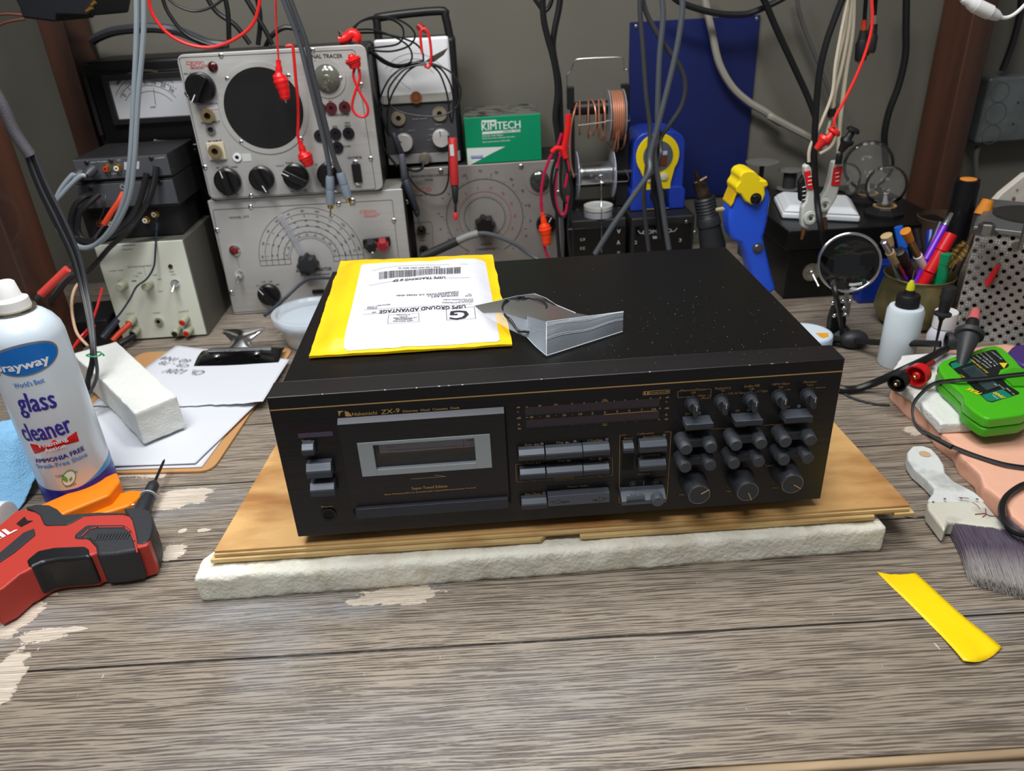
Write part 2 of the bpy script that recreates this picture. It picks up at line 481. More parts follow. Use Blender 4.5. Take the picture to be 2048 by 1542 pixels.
def post_wood(name, c1, c2):
    return mat(name, c1, 0.55, bump=(18, 0.35, (1, 1, 0.08)), var=(14, c2, 0.38, 0.68, (1, 1, 0.07)), coat=0.15)
REDWOOD = post_wood('red_brown_stained_wood', (86, 52, 37), (48, 30, 23))
WALLM = mat('grey_green_painted_wall', (102, 100, 90), 0.8, bump=(60, 0.12), var=(3, (91, 89, 81), 0.35, 0.7))
WALL_Y = 0.86
w = MB().box((-1.6, WALL_Y, -0.3), (1.9, WALL_Y + 0.05, 1.25)).build('wall_back', WALLM); w['kind'] = 'structure'
w = MB().box((-1.6, -2.2, -0.9), (-1.55, WALL_Y, 1.25)).build('wall_left', WALLM); w['kind'] = 'structure'
w = MB().box((-1.6, -2.2, -0.95), (1.9, WALL_Y + 0.05, -0.9)).build('floor', mat('concrete_floor', (120, 118, 114), 0.8, bump=(20, 0.2)), None); w['kind'] = 'structure'

bench = thing('workbench', 'wooden workbench topped with worn grey wood-look vinyl planks', 'workbench', (0.2, 0.3, 0))
# top laid with 1.35 degree twist at its front edge, as the joints are
t = MB().prism([(-0.95, -0.1782, -0.03), (1.35, -0.2274, -0.03), (1.35, 0.855, -0.03), (-0.95, 0.855, -0.03)], (0, 0, 0.03))
t.build('bench_top', VINYL, bench, base=(0, 0, 0))
bpy.data.objects['bench_top'].data.transform(Matrix.Translation(_off['workbench'])); bpy.data.objects['bench_top'].location = -_off['workbench']
OAK = mat('worn_pale_wood_edge', (176, 152, 120), 0.6, bump=(40, 0.4, (0.15, 1, 1)), var=(30, (120, 100, 76), 0.4, 0.62, (0.2, 1, 1)))
MB().prism([(-0.95, -0.1852, -0.032), (1.35, -0.2344, -0.032), (1.35, -0.2275, -0.032), (-0.95, -0.1783, -0.032)], (0, 0, 0.0318)).build('edge_strip', OAK, bench, bevel=0.002)
MB().prism([(-0.95, -0.204, -0.09), (1.35, -0.2532, -0.09), (1.35, -0.2346, -0.09), (-0.95, -0.1854, -0.09)], (0, 0, 0.088)).build('front_board', VINYL, bench, bevel=0.002)

o = MB().box((-1.2, 0.42, 1.13), (1.5, WALL_Y, 1.16)).build('added_shade_shelf', REDWOOD, bevel=0.002); tag(o, 'unseen wooden shelf added over the back of the bench to shade the wall', 'shelf')  # out of view, added to keep the overhead fill off the wall
# wooden posts reaching up to the added shelf
def post(x0, x1, y0, y1, label, z1=1.129):
    o = MB().box((x0, y0, 0.0), (x1, y1, z1)).build('wooden_post', REDWOOD, bevel=0.003)
    tag(o, label, 'post'); return o
post(-0.52, -0.434, 0.465, 0.55, 'thick red-brown wooden post rising behind the spray can at the left')
post(-0.462, -0.424, 0.762, 0.852, 'red-brown stained post against the wall left of the black meter')
post(0.963, 1.001, 0.76, 0.85, 'red-brown stained post against the wall beside the grey electrical box')

# blue sheet on the wall
t = P(1258, 42, y=0.858); t2 = P(1517, 33, y=0.858); b2 = P(1488, 330, y=0.858)
o = MB().box((0.441, 0.8555, 0.09), (0.659, 0.8585, 0.387)).build('blue_sheet', mat('dark_blue_card', (17, 30, 86), 0.45, var=(5, (13, 24, 72), 0.4, 0.7)), bevel=0.0008)
tag(o, 'tall dark blue sheet pinned flat to the wall behind the soldering station', 'sheet')
for c in ((820, 225), (1850, 160)):
    q = K4(*c, y=0.8555); MB().lathe(q, YN, [(0, 0.003), (0.0012, 0.003), (0.002, 0.0012)], 12).build('pin', STEEL, o)
# ------------------------------------------------------------------ foam slab, plywood, cassette deck
FOAMW = mat('white_packing_foam', (236, 235, 222), 0.75, bump=(260, 0.9), var=(45, (210, 204, 182), 0.5, 0.78), sss=0.25)
def rough_slab(x0, x1, y0, y1, z0, z1, nx, ny, nz, amt, sc, rnd=0.006):
    """closed slab made of grids with a rounded, crumbly skin"""
    bm = bmesh.new()
    idx = {}
    def pt(i, j, k):
        key = (i, j, k)
        if key in idx: return idx[key]
        x = x0 + (x1 - x0) * i / nx; y = y0 + (y1 - y0) * j / ny; z = z0 + (z1 - z0) * k / nz
        c = Vector((min(max(x, x0 + rnd), x1 - rnd), min(max(y, y0 + rnd), y1 - rnd), min(max(z, z0 + rnd * .6), z1 - rnd)))
        d = Vector((x, y, z)) - c
        m_ = max(abs(d.x), abs(d.y), abs(d.z))
        if d.length > 1e-9: p = c + d.normalized() * m_
        else: p = Vector((x, y, z))
        q = Vector((x, y, z)) * sc
        p += Vector((noise.noise(q), noise.noise(q + Vector((9, 0, 0))), noise.noise(q + Vector((0, 9, 0))))) * amt
        p += Vector((noise.noise(q * 4), noise.noise(q * 4 + Vector((9, 0, 0))), noise.noise(q * 4 + Vector((0, 9, 0))))) * amt * 0.5
        if k == 0: p.z = max(p.z, z0)
        idx[key] = p; return p
    m = MB(); vid = {}
    def V(i, j, k):
        if (i, j, k) not in vid: vid[(i, j, k)] = len(m.v); m.v.append(pt(i, j, k))
        return vid[(i, j, k)]
    for i in range(nx):
        for j in range(ny):
            m.f.append((V(i, j, nz), V(i + 1, j, nz), V(i + 1, j + 1, nz), V(i, j + 1, nz)))
            m.f.append((V(i, j, 0), V(i, j + 1, 0), V(i + 1, j + 1, 0), V(i + 1, j, 0)))
        for k in range(nz):
            m.f.append((V(i, 0, k), V(i + 1, 0, k), V(i + 1, 0, k + 1), V(i, 0, k + 1)))
            m.f.append((V(i, ny, k), V(i, ny, k + 1), V(i + 1, ny, k + 1), V(i + 1, ny, k)))
    for j in range(ny):
        for k in range(nz):
            m.f.append((V(0, j, k), V(0, j, k + 1), V(0, j + 1, k + 1), V(0, j + 1, k)))
            m.f.append((V(nx, j, k), V(nx, j + 1, k), V(nx, j + 1, k + 1), V(nx, j, k + 1)))
    return m
m = rough_slab(-0.090, 0.506, -0.016, 0.27, 0.0, 0.0268, 200, 90, 8, 0.0015, 55, 0.005)
for v in m.v:
    t_ = min(max((v.y - 0.01) / 0.05, 0), 1); v.x = v.x * (1 - 0.13 * t_) + 0.2 * 0.13 * t_
o = m.build('foam_slab', FOAMW, angle=180)
tag(o, 'long white crumbly foam slab lying on the bench under the plywood', 'foam')

def ply_mat():
    return mat('oiled_plywood_face', (216, 172, 112), 0.5, bump=(60, 0.4, (0.3, 1.2, 1)), var=(16, (150, 96, 46), 0.45, 0.68, (0.5, 1.3, 1)), coat=0.1)
PLYF = ply_mat()
PLYE = mat('plywood_edge_light', (216, 188, 132), 0.65, bump=(60, 0.5, (0.2, 1, 2)), var=(50, (176, 140, 86), 0.45, 0.65, (0.3, 1, 1)))
PLYD = mat('plywood_edge_dark', (150, 110, 64), 0.7, bump=(60, 0.5, (0.2, 1, 2)))
ply = thing('plywood_board', 'oiled plywood board under the black cassette deck, its edge plies splintered', 'board', (0.22, 0.1, 0.027))
L_ = [(-0.0745, 0.0035), (0.5295, -0.0035), (0.524, 0.135), (0.512, 0.30), (-0.0455, 0.30)]
MB().prism([(x, y, 0.0365) for x, y in L_], (0, 0, 0.0025)).build('face_ply', PLYF, ply, bevel=0.0006)
k = [(-0.0745, 0.0015), (0.5285, -0.0050), (0.523, 0.135), (0.511, 0.30), (-0.046, 0.30)]
MB().prism([(x, y, 0.0332) for x, y in k], (0, 0, 0.0033)).build('middle_ply', PLYE, ply, bevel=0.0005)
# bottom ply is broken: two runs along the front with a gap between them
m = MB()
m.prism([(-0.078, -0.001, 0.0290), (0.206, -0.0055, 0.0290), (0.214, 0.004, 0.0290), (0.20, 0.29, 0.029), (-0.047, 0.29, 0.0290)], (0, 0, 0.0042))
m.prism([(0.240, -0.0055, 0.0290), (0.497, -0.0085, 0.0290), (0.499, 0.0, 0.0290), (0.495, 0.29, 0.029), (0.245, 0.29, 0.0290)], (0, 0, 0.0042))
m.prism([(0.515, -0.0075, 0.0290), (0.533, -0.0070, 0.0290), (0.528, 0.1, 0.029), (0.520, 0.1, 0.0290)], (0, 0, 0.0042))
m.build('bottom_ply', PLYE, ply, bevel=0.0008)
m = MB()
m.prism([(x, y - 0.0006, 0.0326) for x, y in k[:2]] + [(0.52, 0.02, 0.0326), (-0.07, 0.02, 0.0326)], (0, 0, 0.0008))
m.build('dark_glue_line', PLYD, ply)

ZB, ZT = 0.05, 0.1854
DK = mat('black_anodised_brushed_aluminium', (25, 22, 24), 0.34, 0.0, bump=(90, 0.10, (0.03, 1, 3)), spec=0.62, var=(30, (19, 17, 19), 0.3, 0.7, (0.04, 1, 3)))
DKD = mat('cassette_door_brushed', (32, 29, 31), 0.40, 0.0, bump=(90, 0.14, (0.03, 1, 3)), spec=0.6)
DKC = mat('black_enamel_cover', (10, 10, 10), 0.33, 0.0, bump=(700, 0.06), spec=0.32)
BTN = mat('slate_grey_button', (92, 98, 108), 0.36, 0.3, bump=(120, 0.06, (0.1, 1, 1)))
BTND = mat('slate_button_groove', (30, 32, 36), 0.5)
GOLD = mat('gold_ink', (200, 160, 98), 0.5)
GOLDD = mat('dim_gold_ink', (158, 122, 76), 0.55)
deck = thing('cassette_deck', 'black cassette deck with rows of grey buttons and gold lettering on plywood', 'cassette deck', (0.225, 0.145, 0.039))
MB().box((0.0, 0, ZB), (0.45, 0.026, ZT)).build('faceplate', DK, deck, bevel=0.0009, seg=2)
# body: top cover and chassis
MB().box((0.0065, 0.0262, ZB + 0.006), (0.4435, 0.2885, ZT - 0.0006)).build('top_cover', DKC, deck, bevel=0.0012)
MB().box((0.006, 0.0264, ZB + 0.0022), (0.444, 0.287, ZB + 0.0058)).build('bottom_pan', mat('dark_zinc', (60, 58, 52), 0.5, 0.6), deck)
for (x, y) in ((0.045, 0.045), (0.405, 0.045), (0.045, 0.25), (0.405, 0.25)):
    MB().lathe((x, y, 0.039), (0, 0, 1), [(0, 0.012), (0.002, 0.0135), (0.0132, 0.0135)], 24).build('foot', BLACK, deck)
# edge chips in the anodising
m = MB()
random.seed(3)
for (px, py) in ((645, 790), (770, 780), (833, 775), (898, 772), (925, 769), (1083, 761), (1500, 730), (1545, 727), (1575, 725), (1300, 744), (876, 748)):
    q = P(px, py, y=-0.0001); q.z = ZT - 0.0004 if py > 700 else ZT
    m.ball((q.x, 0.0002, ZT - 0.0003), 0.0009, 8, 4, (1.2 + random.random(), 0.35, 0.5))
m.build('edge_chips', mat('bare_aluminium', (200, 200, 200), 0.4, 1.0), deck)['kind'] = 'stuff'
F = dict(y=0.0)
A1 = Print(M1, YN, **F)
# gold line right across, wraps near the top
q0, q1 = M1(60, 303, y=0), M3(1730, 97, y=0)
zl = (M1(700, 265, y=0).z + M3(600, 183, y=0).z) / 2
MB().box((0.0009, -0.0002, zl - 0.0004), (0.4491, 0.0, zl + 0.0004)).build('gold_line', GOLD, deck)
# name
nm = Print(M1, YN, **F)
nm.text('Nakamichi', (701, 347), (888, 335), 26)
nm.text('ZX-9', (920, 335), (1058, 322), 34, thick=0.00012, shear=0.12)
nm.text('Discrete  Head  Cassette  Deck', (1085, 320), (1515, 292), 17)
em = Print(M1, YN, **F)
em.poly([(592, 310), (636, 309), (612, 322), (600, 352)])
em.poly([(643, 309), (668, 316), (688, 333), (699, 350), (648, 351)])
em.build('emblem', GOLD, deck)
nm.text('Reset', (320, 542), (384, 538), 14).text('Power', (400, 695), (473, 688), 16).text('Eject', (432, 836), (480, 832), 9)
nm.text('Phones', (468, 1046), (552, 1037), 18)
nm.build('lettering', GOLD, deck)
M = Print(M2, YN, **F)
M.text('dB', (182, 309), (220, 306), 16).text('L', (193, 357), (208, 356), 18).text('dB', (184, 428), (230, 425), 20).text('R', (200, 498), (220, 497), 20).text('dB', (194, 543), (230, 541), 16)
for s_, x, y_ in (('20', 438, 290), ('10', 614, 278), ('5', 793, 268), ('3', 924, 260), ('1', 1062, 250), ('1', 1258, 237), ('2', 1375, 230), ('3', 1508, 222), ('4', 1655, 208)):
    w_ = 16 if len(s_) == 2 else (2 if s_ == '1' else 7)
    M.text(s_, (x - w_, y_ + w_ * .07), (x + w_, y_ - w_ * .07), 18)
for s_, x, y_ in (('20', 445, 526), ('10', 620, 514), ('5', 795, 504), ('3', 924, 496), ('1', 1060, 486), ('1', 1255, 472), ('2', 1370, 466), ('3', 1498, 458), ('4', 1645, 446)):
    w_ = 16 if len(s_) == 2 else (2 if s_ == '1' else 7)
    M.text(s_, (x - w_, y_ + w_ * .07), (x + w_, y_ - w_ * .07), 17)
for s_, x, y_ in (('40', 347, 417), ('30', 528, 406), ('20', 707, 394), ('10', 884, 383), ('5', 1018, 374), ('0', 1154, 365), ('3', 1287, 354), ('5', 1422, 345), ('7', 1560, 338), ('10', 1693, 330)):
    w_ = 20 if len(s_) == 2 else 10
    M.text(s_, (x - w_, y_ + w_ * .07), (x + w_, y_ - w_ * .07), 24)
for (x, y_) in ((437, 400), (618, 388), (797, 378)): M.disc((x, y_), 0.0003, 8)
for (x, y_) in ((347, 384), (347, 430), (528, 372), (528, 419), (707, 360), (707, 407), (884, 350), (884, 396), (1018, 340), (1018, 387)): M.disc((x, y_), 0.00022, 6)
M.line([(285, 295), (305, 294)], 0.0004).line([(285, 410), (308, 409)], 0.0005).line([(300, 529), (320, 528)], 0.0004)
for (x, y_) in ((1765, 195), (1760, 310), (1750, 433)): M.line([(x - 8, y_ + 1), (x + 8, y_ - 1)], 0.0004).line([(x, y_ - 9), (x, y_ + 9)], 0.0004)
M.text('dB', (1820, 198), (1860, 195), 15).text('L', (1828, 247), (1845, 246), 18).text('dB', (1812, 319), (1860, 316), 18).text('R', (1822, 391), (1844, 390), 20).text('dB', (1810, 438), (1848, 435), 15)
M.line([(1150, 328), (1730, 290)], 0.0005).line([(1146, 379), (1730, 336)], 0.0005)
M.text('Cal.', (1130, 222), (1178, 219), 14).line([(1118, 232), (1188, 227)], 0.0004).line([(1118, 232), (1120, 242), (1152, 254), (1188, 238), (1188, 227)], 0.0004)
M.text('Cal.', (1128, 502), (1178, 498), 14).line([(1118, 480), (1188, 474)], 0.0004).line([(1118, 480), (1118, 468), (1152, 457), (1188, 464), (1188, 474)], 0.0004)
# noise reduction badge
M.line([(1577, 126), (1865, 106), (1866, 143), (1577, 164), (1577, 126)], 0.0004).line([(1644, 122), (1645, 160)], 0.0004)
M.poly([(1588, 131), (1600, 130), (1606, 145), (1600, 157), (1588, 158)]).poly([(1636, 128), (1624, 129), (1617, 144), (1624, 155), (1636, 154)])
M.text('DOLBY B-C NR', (1655, 147), (1855, 134), 15, thick=0.0001)
M.build('meter_scale_lettering', GOLD, deck)
G = Print(M2, YN, **F)
G.text('Rew', (275, 724), (352, 719), 24).poly([(400, 697), (400, 720), (370, 709)]).poly([(428, 696), (428, 719), (400, 708)])
G.text('Play', (623, 699), (700, 694), 24).poly([(722, 675), (722, 699), (772, 684)])
G.text('F.Fwd', (970, 678), (1070, 672), 24).poly([(1080, 651), (1080, 673), (1106, 661)]).poly([(1106, 650), (1106, 672), (1132, 660)])
G.text('Pause', (280, 925), (384, 919), 20).poly([(397, 902), (411, 901), (411, 920), (397, 921)]).poly([(426, 900), (440, 899), (440, 918), (426, 919)])
G.text('Stop', (637, 900), (715, 895), 22).poly([(735, 877), (775, 874), (775, 894), (735, 897)])
G.text('Rec', (990, 880), (1057, 876), 20).disc((1100, 866), 0.0016, 16)
G.text('Cue', (337, 1117), (400, 1112), 20).text('Rew/F.Fwd', (618, 1095), (800, 1084), 18).text('Auto  Play', (972, 1073), (1128, 1062), 18)
G.line([(270, 921), (172, 929), (183, 1122), (318, 1112)], 0.0004).line([(425, 1105), (605, 1093)], 0.0004).line([(607, 1078), (610, 1106), (812, 1091), (810, 1063), (607, 1078)], 0.0004)
G.line([(820, 1078), (965, 1068)], 0.0004).line([(1145, 1054), (1240, 1048), (1237, 853), (1190, 856)], 0.0004).line([(1118, 862), (1160, 858)], 0.0003)
G.text('Master  Fader', (745, 1184), (973, 1168), 20).line([(665, 1232), (665, 1212), (1080, 1184)], 0.0002)
G.text('Rec Mute', (280, 1268), (447, 1257), 24)
G.text('Calibration', (1510, 604), (1692, 590), 22).text('Bias(15KHz)', (1576, 640), (1778, 627), 22).text('Reset', (1366, 653), (1462, 646), 22)
G.text('Level(400Hz)', (1542, 845), (1766, 830), 22).text('Azimuth', (1512, 1048), (1655, 1036), 20)
G.line([(1390, 600), (1320, 606), (1310, 1350), (1360, 1346)], 0.0005).line([(1815, 571), (1884, 566), (1838, 1312), (1828, 1313)], 0.0005)
G.build('transport_lettering', GOLDD, deck)
H_ = Print(M3, YN, **F)
H_.text('Memory/Timer', (148, 304), (398, 289), 22).line([(145, 297), (123, 299), (122, 360), (215, 354)], 0.0004).line([(402, 279), (445, 276), (440, 340), (415, 341)], 0.0004)
H_.line([(440, 340), (438, 362), (412, 364)], 0.0004)
H_.text('Off', (248, 325), (293, 322), 18).text('Play', (328, 352), (388, 347), 18).text('Rec', (356, 374), (410, 370), 18)
H_.text('Eq(µsec)', (482, 283), (630, 274), 22).text('70', (538, 304), (570, 302), 16).text('120', (610, 330), (655, 327), 17)
H_.text('Dolby NR', (762, 266), (912, 254), 24).text('Off', (808, 290), (856, 287), 18).text('B-Type', (674, 327), (770, 320), 18).text('C-Type', (888, 309), (986, 302), 18)
H_.text('MPX Filter', (1033, 246), (1200, 234), 22).text('Off', (1090, 270), (1136, 267), 16).text('On', (1168, 292), (1208, 289), 16)
H_.text('Monitor', (1334, 223), (1460, 215), 22).text('Tape', (1360, 249), (1425, 244), 16).text('Source', (1448, 274), (1542, 266), 17)
for (x, y_) in ((228, 350), (273, 340), (316, 346), (346, 372), (553, 320), (592, 327), (790, 314), (831, 299), (872, 306), (1113, 283), (1153, 289), (1390, 264), (1428, 268)): H_.disc((x, y_), 0.0004, 8)
H_.text('EX', (195, 530), (240, 527), 22).text('SX', (677, 498), (719, 495), 22).text('ZX', (1155, 463), (1200, 460), 22)
H_.text('Bias', (690, 650), (770, 645), 12)
H_.line([(190, 680), (660, 652)], 0.0004).line([(190, 680), (192, 700)], 0.0004).line([(950, 628), (1420, 596)], 0.0004)
H_.text('L', (190, 723), (200, 722), 16).text('EX', (300, 716), (334, 714), 14).text('R', (426, 707), (442, 706), 16).line([(206, 716), (292, 710)], 0.0003).line([(342, 707), (418, 702)], 0.0003)
H_.text('L', (664, 691), (675, 690), 16).text('SX', (768, 685), (803, 682), 14).text('R', (900, 675), (916, 674), 16).line([(682, 684), (760, 679)], 0.0003).line([(812, 675), (892, 670)], 0.0003)
H_.text('L', (1130, 657), (1140, 656), 16).text('ZX', (1236, 651), (1270, 648), 14).text('R', (1368, 641), (1384, 640), 16).line([(1148, 651), (1228, 645)], 0.0003).line([(1278, 641), (1360, 635)], 0.0003)
H_.text('EX', (283, 894), (319, 891), 14).line([(256, 890), (276, 889)], 0.0003).line([(326, 886), (396, 881)], 0.0003)
H_.text('SX', (750, 863), (784, 860), 14).line([(790, 855), (868, 849)], 0.0003).text('R', (872, 856), (888, 855), 14)
H_.text('L', (1102, 838), (1112, 837), 14).text('ZX', (1208, 832), (1244, 829), 14).line([(1250, 822), (1326, 816)], 0.0003)
H_.text('Output', (236, 1077), (340, 1069), 22).text('Left', (712, 1038), (776, 1033), 20).text('Level', (972, 1026), (1044, 1020), 20).text('Right', (1170, 1010), (1240, 1004), 20)
H_.line([(782, 1029), (884, 1022)], 0.0003).line([(1050, 1013), (1120, 1008)], 0.0003)
H_.text('Min', (136, 1305), (182, 1302), 18).text('Min', (588, 1272), (634, 1268), 18).text('Min', (1034, 1240), (1080, 1236), 18)
for kc, rr in (((262, 1225), 108), ((708, 1192), 108), ((1178, 1152), 108)):
    for a in range(-130, 140, 26):
        t = math.radians(90 - a)
        H_.disc((kc[0] + rr * math.cos(t) * 1.0, kc[1] - rr * math.sin(t) * 1.04), 0.00035, 6)
H_.build('control_lettering', GOLDD, deck)

def zbox(K, a, b, y0, y1):
    """box whose front-plane corners are read from the panel plane y=0"""
    p, q = K(*a, y=0), K(*b, y=0)
    return MB().box((p.x, y0, p.z), (q.x, y1, q.z))
def button(K, a, b, d=0.0085, name='button', ridges=True, par=deck, label=None):
    """a: top-left, b: bottom-right of the FRONT face (crop); sloping top, grooved lower half"""
    p, q = K(*a, y=-d), K(*b, y=-d)
    x0, x1, zt, zb = p.x, q.x, K(*a, y=-d * 0.6).z, q.z
    h = zt - zb
    m = MB().prism([(x0, -d, zb), (x0, -d, zb + h * 0.60), (x0, -d * 0.6, zt), (x0, 0.0, zt), (x0, 0.0, zb)], (x1 - x0, 0, 0))
    o = m.build(name, BTN, par, bevel=0.0003)
    g = MB()
    for t in ((0.12, 0.3, 0.48) if ridges is True else ridges):
        z = zb + h * t * 0.8
        g.box((x0 + 0.0001, -d - 0.00015, z - 0.00022), (x1 - 0.0001, -d + 0.0002, z + 0.00022))
    g.build('groove', BTND, o)
    rc = MB().box((x0 - 0.0011, -0.0002, zb - 0.0012), (x1 + 0.0011, -0.00005, zt + 0.0016)).build('recess_shade', HOLE, par)  # flat black plate, the shade round the button is put into its colour
    if label: o['label'] = label
    return o
# tape counter window
zbox(M1, (270, 420), (552, 500), -0.0003, 0.0).build('counter_window', mat('smoked_red_window', (40, 24, 32), 0.2, coat=0.5), deck)
zbox(M1, (288, 482), (556, 497), -0.0006, -0.0003).build('counter_window_lip', mat('violet_lip', (84, 74, 96), 0.35), deck)
button(M1, (304, 566), (412, 648), 0.009, 'reset_button')
button(M1, (335, 716), (548, 815), 0.011, 'power_button')
button(M1, (366, 862), (572, 952), 0.011, 'eject_button')
m = MB(); c = M1(522, 1094, y=0)
m.ring(c, YN, 0.0044, 0.0066, 0.0012, 28).build('headphone_jack', mat('black_gloss', (16, 16, 17), 0.2), deck)
MB().cyl(c + Vector((0, -0.0002, 0)), c + Vector((0, -0.0006, 0)), 0.0044, None, 24).build('jack_hole', HOLE, deck)
# cassette door, in the plate but standing slightly forward
D0, D1 = M1(604, 430, y=-0.004), M1(1885, 1040, y=-0.004)
DX0, DX1 = M1(607, 520, y=-0.004).x, M1(1872, 660, y=-0.004).x
DZ0, DZ1 = M1(1300, 1005, y=-0.004).z, M1(1300, 365, y=-0.004).z
door = thing('x', 'x', 'x'); bpy.data.objects.remove(door)
WX0, WX1 = M1(868, 650, y=-0.004).x, M1(1632, 600, y=-0.004).x
WZ0, WZ1 = M1(1250, 728, y=-0.004).z, M1(1250, 540, y=-0.004).z
FX0, FX1 = M1(757, 680, y=-0.004).x, M1(1752, 610, y=-0.004).x
FZ0, FZ1 = M1(1260, 772, y=-0.004).z, M1(1250, 516, y=-0.004).z
m = MB()
def framebox(m, X0, X1, Z0, Z1, x0, x1, z0, z1, ya, yb):
    m.box((X0, ya, Z0), (x0, yb, Z1)).box((x1, ya, Z0), (X1, yb, Z1)).box((x0, ya, Z0), (x1, yb, z0)).box((x0, ya, z1), (x1, yb, Z1))
framebox(m, DX0, DX1, DZ0, DZ1, FX0, FX1, FZ0, FZ1, -0.0045, -0.0002)
door = m.build('cassette_door', DKD, deck)
MB().prism([(DX0, -0.0045, DZ1), (DX1, -0.0045, DZ1), (DX1, -0.0002, DZ1 + 0.0035), (DX0, -0.0002, DZ1 + 0.0035)], (0, 0.0001, -0.0005)).build('door_bevel', mat('door_bevel_slate', (66, 70, 78), 0.42, 0.2), door)
m = MB(); framebox(m, FX0, FX1, FZ0, FZ1, WX0, WX1, WZ0, WZ1, -0.0049, -0.0008)
m.build('window_frame', mat('brushed_steel_window_frame', (176, 186, 192), 0.34, 0.45, bump=(90, 0.3, (0.06, 1, 2))), door, bevel=0.0002)
MB().box((WX0, -0.0011, WZ0), (WX1, -0.0008, WZ1)).build('window_glass', film('smoked_glass', (20, 24, 28), 0.12, 0.05), door)
# the tape behind the window
cz = WZ0 + (WZ1 - WZ0) * 0.55
MB().box((WX0, -0.0004, WZ0), (WX1, -0.0002, WZ1)).build('tape_well', mat('tape_well_dark', (34, 38, 42), 0.5), door)
MB().box((WX0 + 0.004, -0.0007, cz), (WX1 - 0.0005, -0.0004, WZ1 - 0.0002)).build('cassette_label', mat('cassette_paper', (226, 218, 230), 0.6), door)
pr = Print(M1, YN, y=-0.0007, lift=0.00004)
pr.line([(1541, 515), (1547, 592)], 0.0003).line([(955, 586), (1025, 580)], 0.0003).text('STER', (1568, 541), (1618, 537), 14)
pr.text('Use shells for microtape measurement to be programmed as the', (976, 613), (1620, 572), 8)
pr.build('cassette_print', mat('blue_print', (40, 70, 130), 0.6), door)
dl = Print(M1, YN, y=-0.0045, lift=0.0002)
dl.text('Super-Tuned Edition', (1152, 907), (1421, 888), 19)
dl.text('Silent Mechanism/Direct Drive/Double Capstan/Microprocessor Control', (945, 949), (1635, 895), 10)
dl.line([(1145, 826), (1410, 806), (1322, 797)], 0.0003)
dl.build('door_lettering', GOLD, door)
MB().box((M1(724, 1060, y=-0.008).x, -0.008, M1(1300, 1090, y=-0.008).z), (M1(1884, 1000, y=-0.008).x, 0.0, M1(1300, 1018, y=-0.008).z)).build('door_lip', mat('door_lip_slate', (58, 61, 70), 0.36, 0.3, bump=(90, 0.15, (0.03, 1, 3))), deck, bevel=0.0004)
MB().box((DX0 - 0.0008, -0.00018, M1(1300, 1090, y=-0.008).z - 0.0008), (DX1 + 0.0016, -0.00004, DZ1 + 0.004)).build('door_gap', HOLE, deck)
# level meters
LM = mat('level_meter_window', (62, 52, 60), 0.35)
for (a, b) in (((277, 345), (1757, 243)), ((288, 482), (1749, 382))):
    p, q = M2(a[0], a[1], y=0), M2(b[0], b[1], y=0); zc_ = (p.z + q.z) / 2
    MB().box((p.x, -0.0004, zc_ - 0.0035), (q.x, 0, zc_ + 0.0035)).build('level_meter', LM, deck)
    MB().box((p.x, -0.0008, zc_ - 0.0042), (q.x, 0, zc_ - 0.0035)).build('level_meter_lip', BTND, deck)
# transport buttons (front faces measured 8.5 mm proud of the plate)
for nm_, a, b in (('rewind_button', (204, 772), (495, 874)), ('play_button', (503, 752), (912, 852)), ('fast_forward_button', (918, 722), (1212, 826)),
                  ('pause_button', (218, 985), (505, 1080)), ('stop_button', (513, 965), (915, 1056)), ('record_button', (922, 940), (1208, 1032)),
                  ('record_mute_button', (236, 1312), (520, 1414))):
    button(M2, a, b, 0.0085, nm_)
# master fader rocker
p, q = M2(527, 1300, y=-0.008), M2(1208, 1360, y=-0.008); zt = M2(860, 1262, y=-0.008).z; zb = M2(860, 1372, y=-0.008).z
fad = MB().box((p.x, -0.008, zb), (q.x, 0, zt)).build('fader_rocker', BTN, deck, bevel=0.0005)
pr = Print(M2, YN, y=-0.008, lift=0.0001)
pr.text('Down', (672, 1356), (760, 1348), 24).text('Up', (1022, 1334), (1070, 1330), 24)
pr.line([(560, 1346), (655, 1320), (655, 1362), (560, 1346)], 0.0003).line([(1090, 1335), (1175, 1303), (1090, 1292), (1090, 1335)], 0.0003)
pr.build('rocker_mark', BTND, fad)
MB().box((p.x - 0.001, -0.0002, zb - 0.001), (q.x + 0.001, 0, zt + 0.0016)).build('recess_shade', HOLE, deck)  # same black plate behind the rocker, painted-in shade rather than depth
# calibration block
button(M2, (1366, 700), (1478, 802), 0.0085, 'reset_slide', ridges=(0.15, 0.35))
zbox(M2, (1348, 690), (1470, 985), -0.0003, 0).build('slide_slot', mat('slot_black', (14, 13, 14), 0.6), deck)
button(M2, (1546, 678), (1842, 786), 0.0085, 'bias_button', ridges=(0.12, 0.3, 0.48, 0.62))
button(M2, (1540, 888), (1830, 992), 0.0085, 'level_button', ridges=(0.12, 0.3, 0.48))
zbox(M2, (1350, 1100), (1815, 1160), -0.0006, 0).build('azimuth_window', mat('azimuth_window', (20, 19, 21), 0.3), deck)
pr = Print(M2, YN, y=-0.0006)
for cc in ((1460, 1140), (1712, 1124)): pr.disc(cc, 0.0009, 12).disc(cc, 0.0023, 18, 0.0004)
pr.line([(1583, 1112), (1583, 1150)], 0.0007).build('azimuth_mark', mat('dim_silver', (110, 112, 116), 0.5), deck)
p, q = M2(1345, 1236, y=-0.014), M2(1832, 1360, y=-0.014); zt = M2(1590, 1160, y=0).z - 0.0045; zb = M2(1590, 1368, y=-0.014).z
az = MB().prism([(p.x, -0.014, zb), (p.x, -0.014, zt - 0.0006), (p.x, -0.006, zt + 0.0045), (p.x, 0, zt + 0.0045), (p.x, 0, zb)], (q.x - p.x, 0, 0)).build('azimuth_block', BTN, deck, bevel=0.0004)
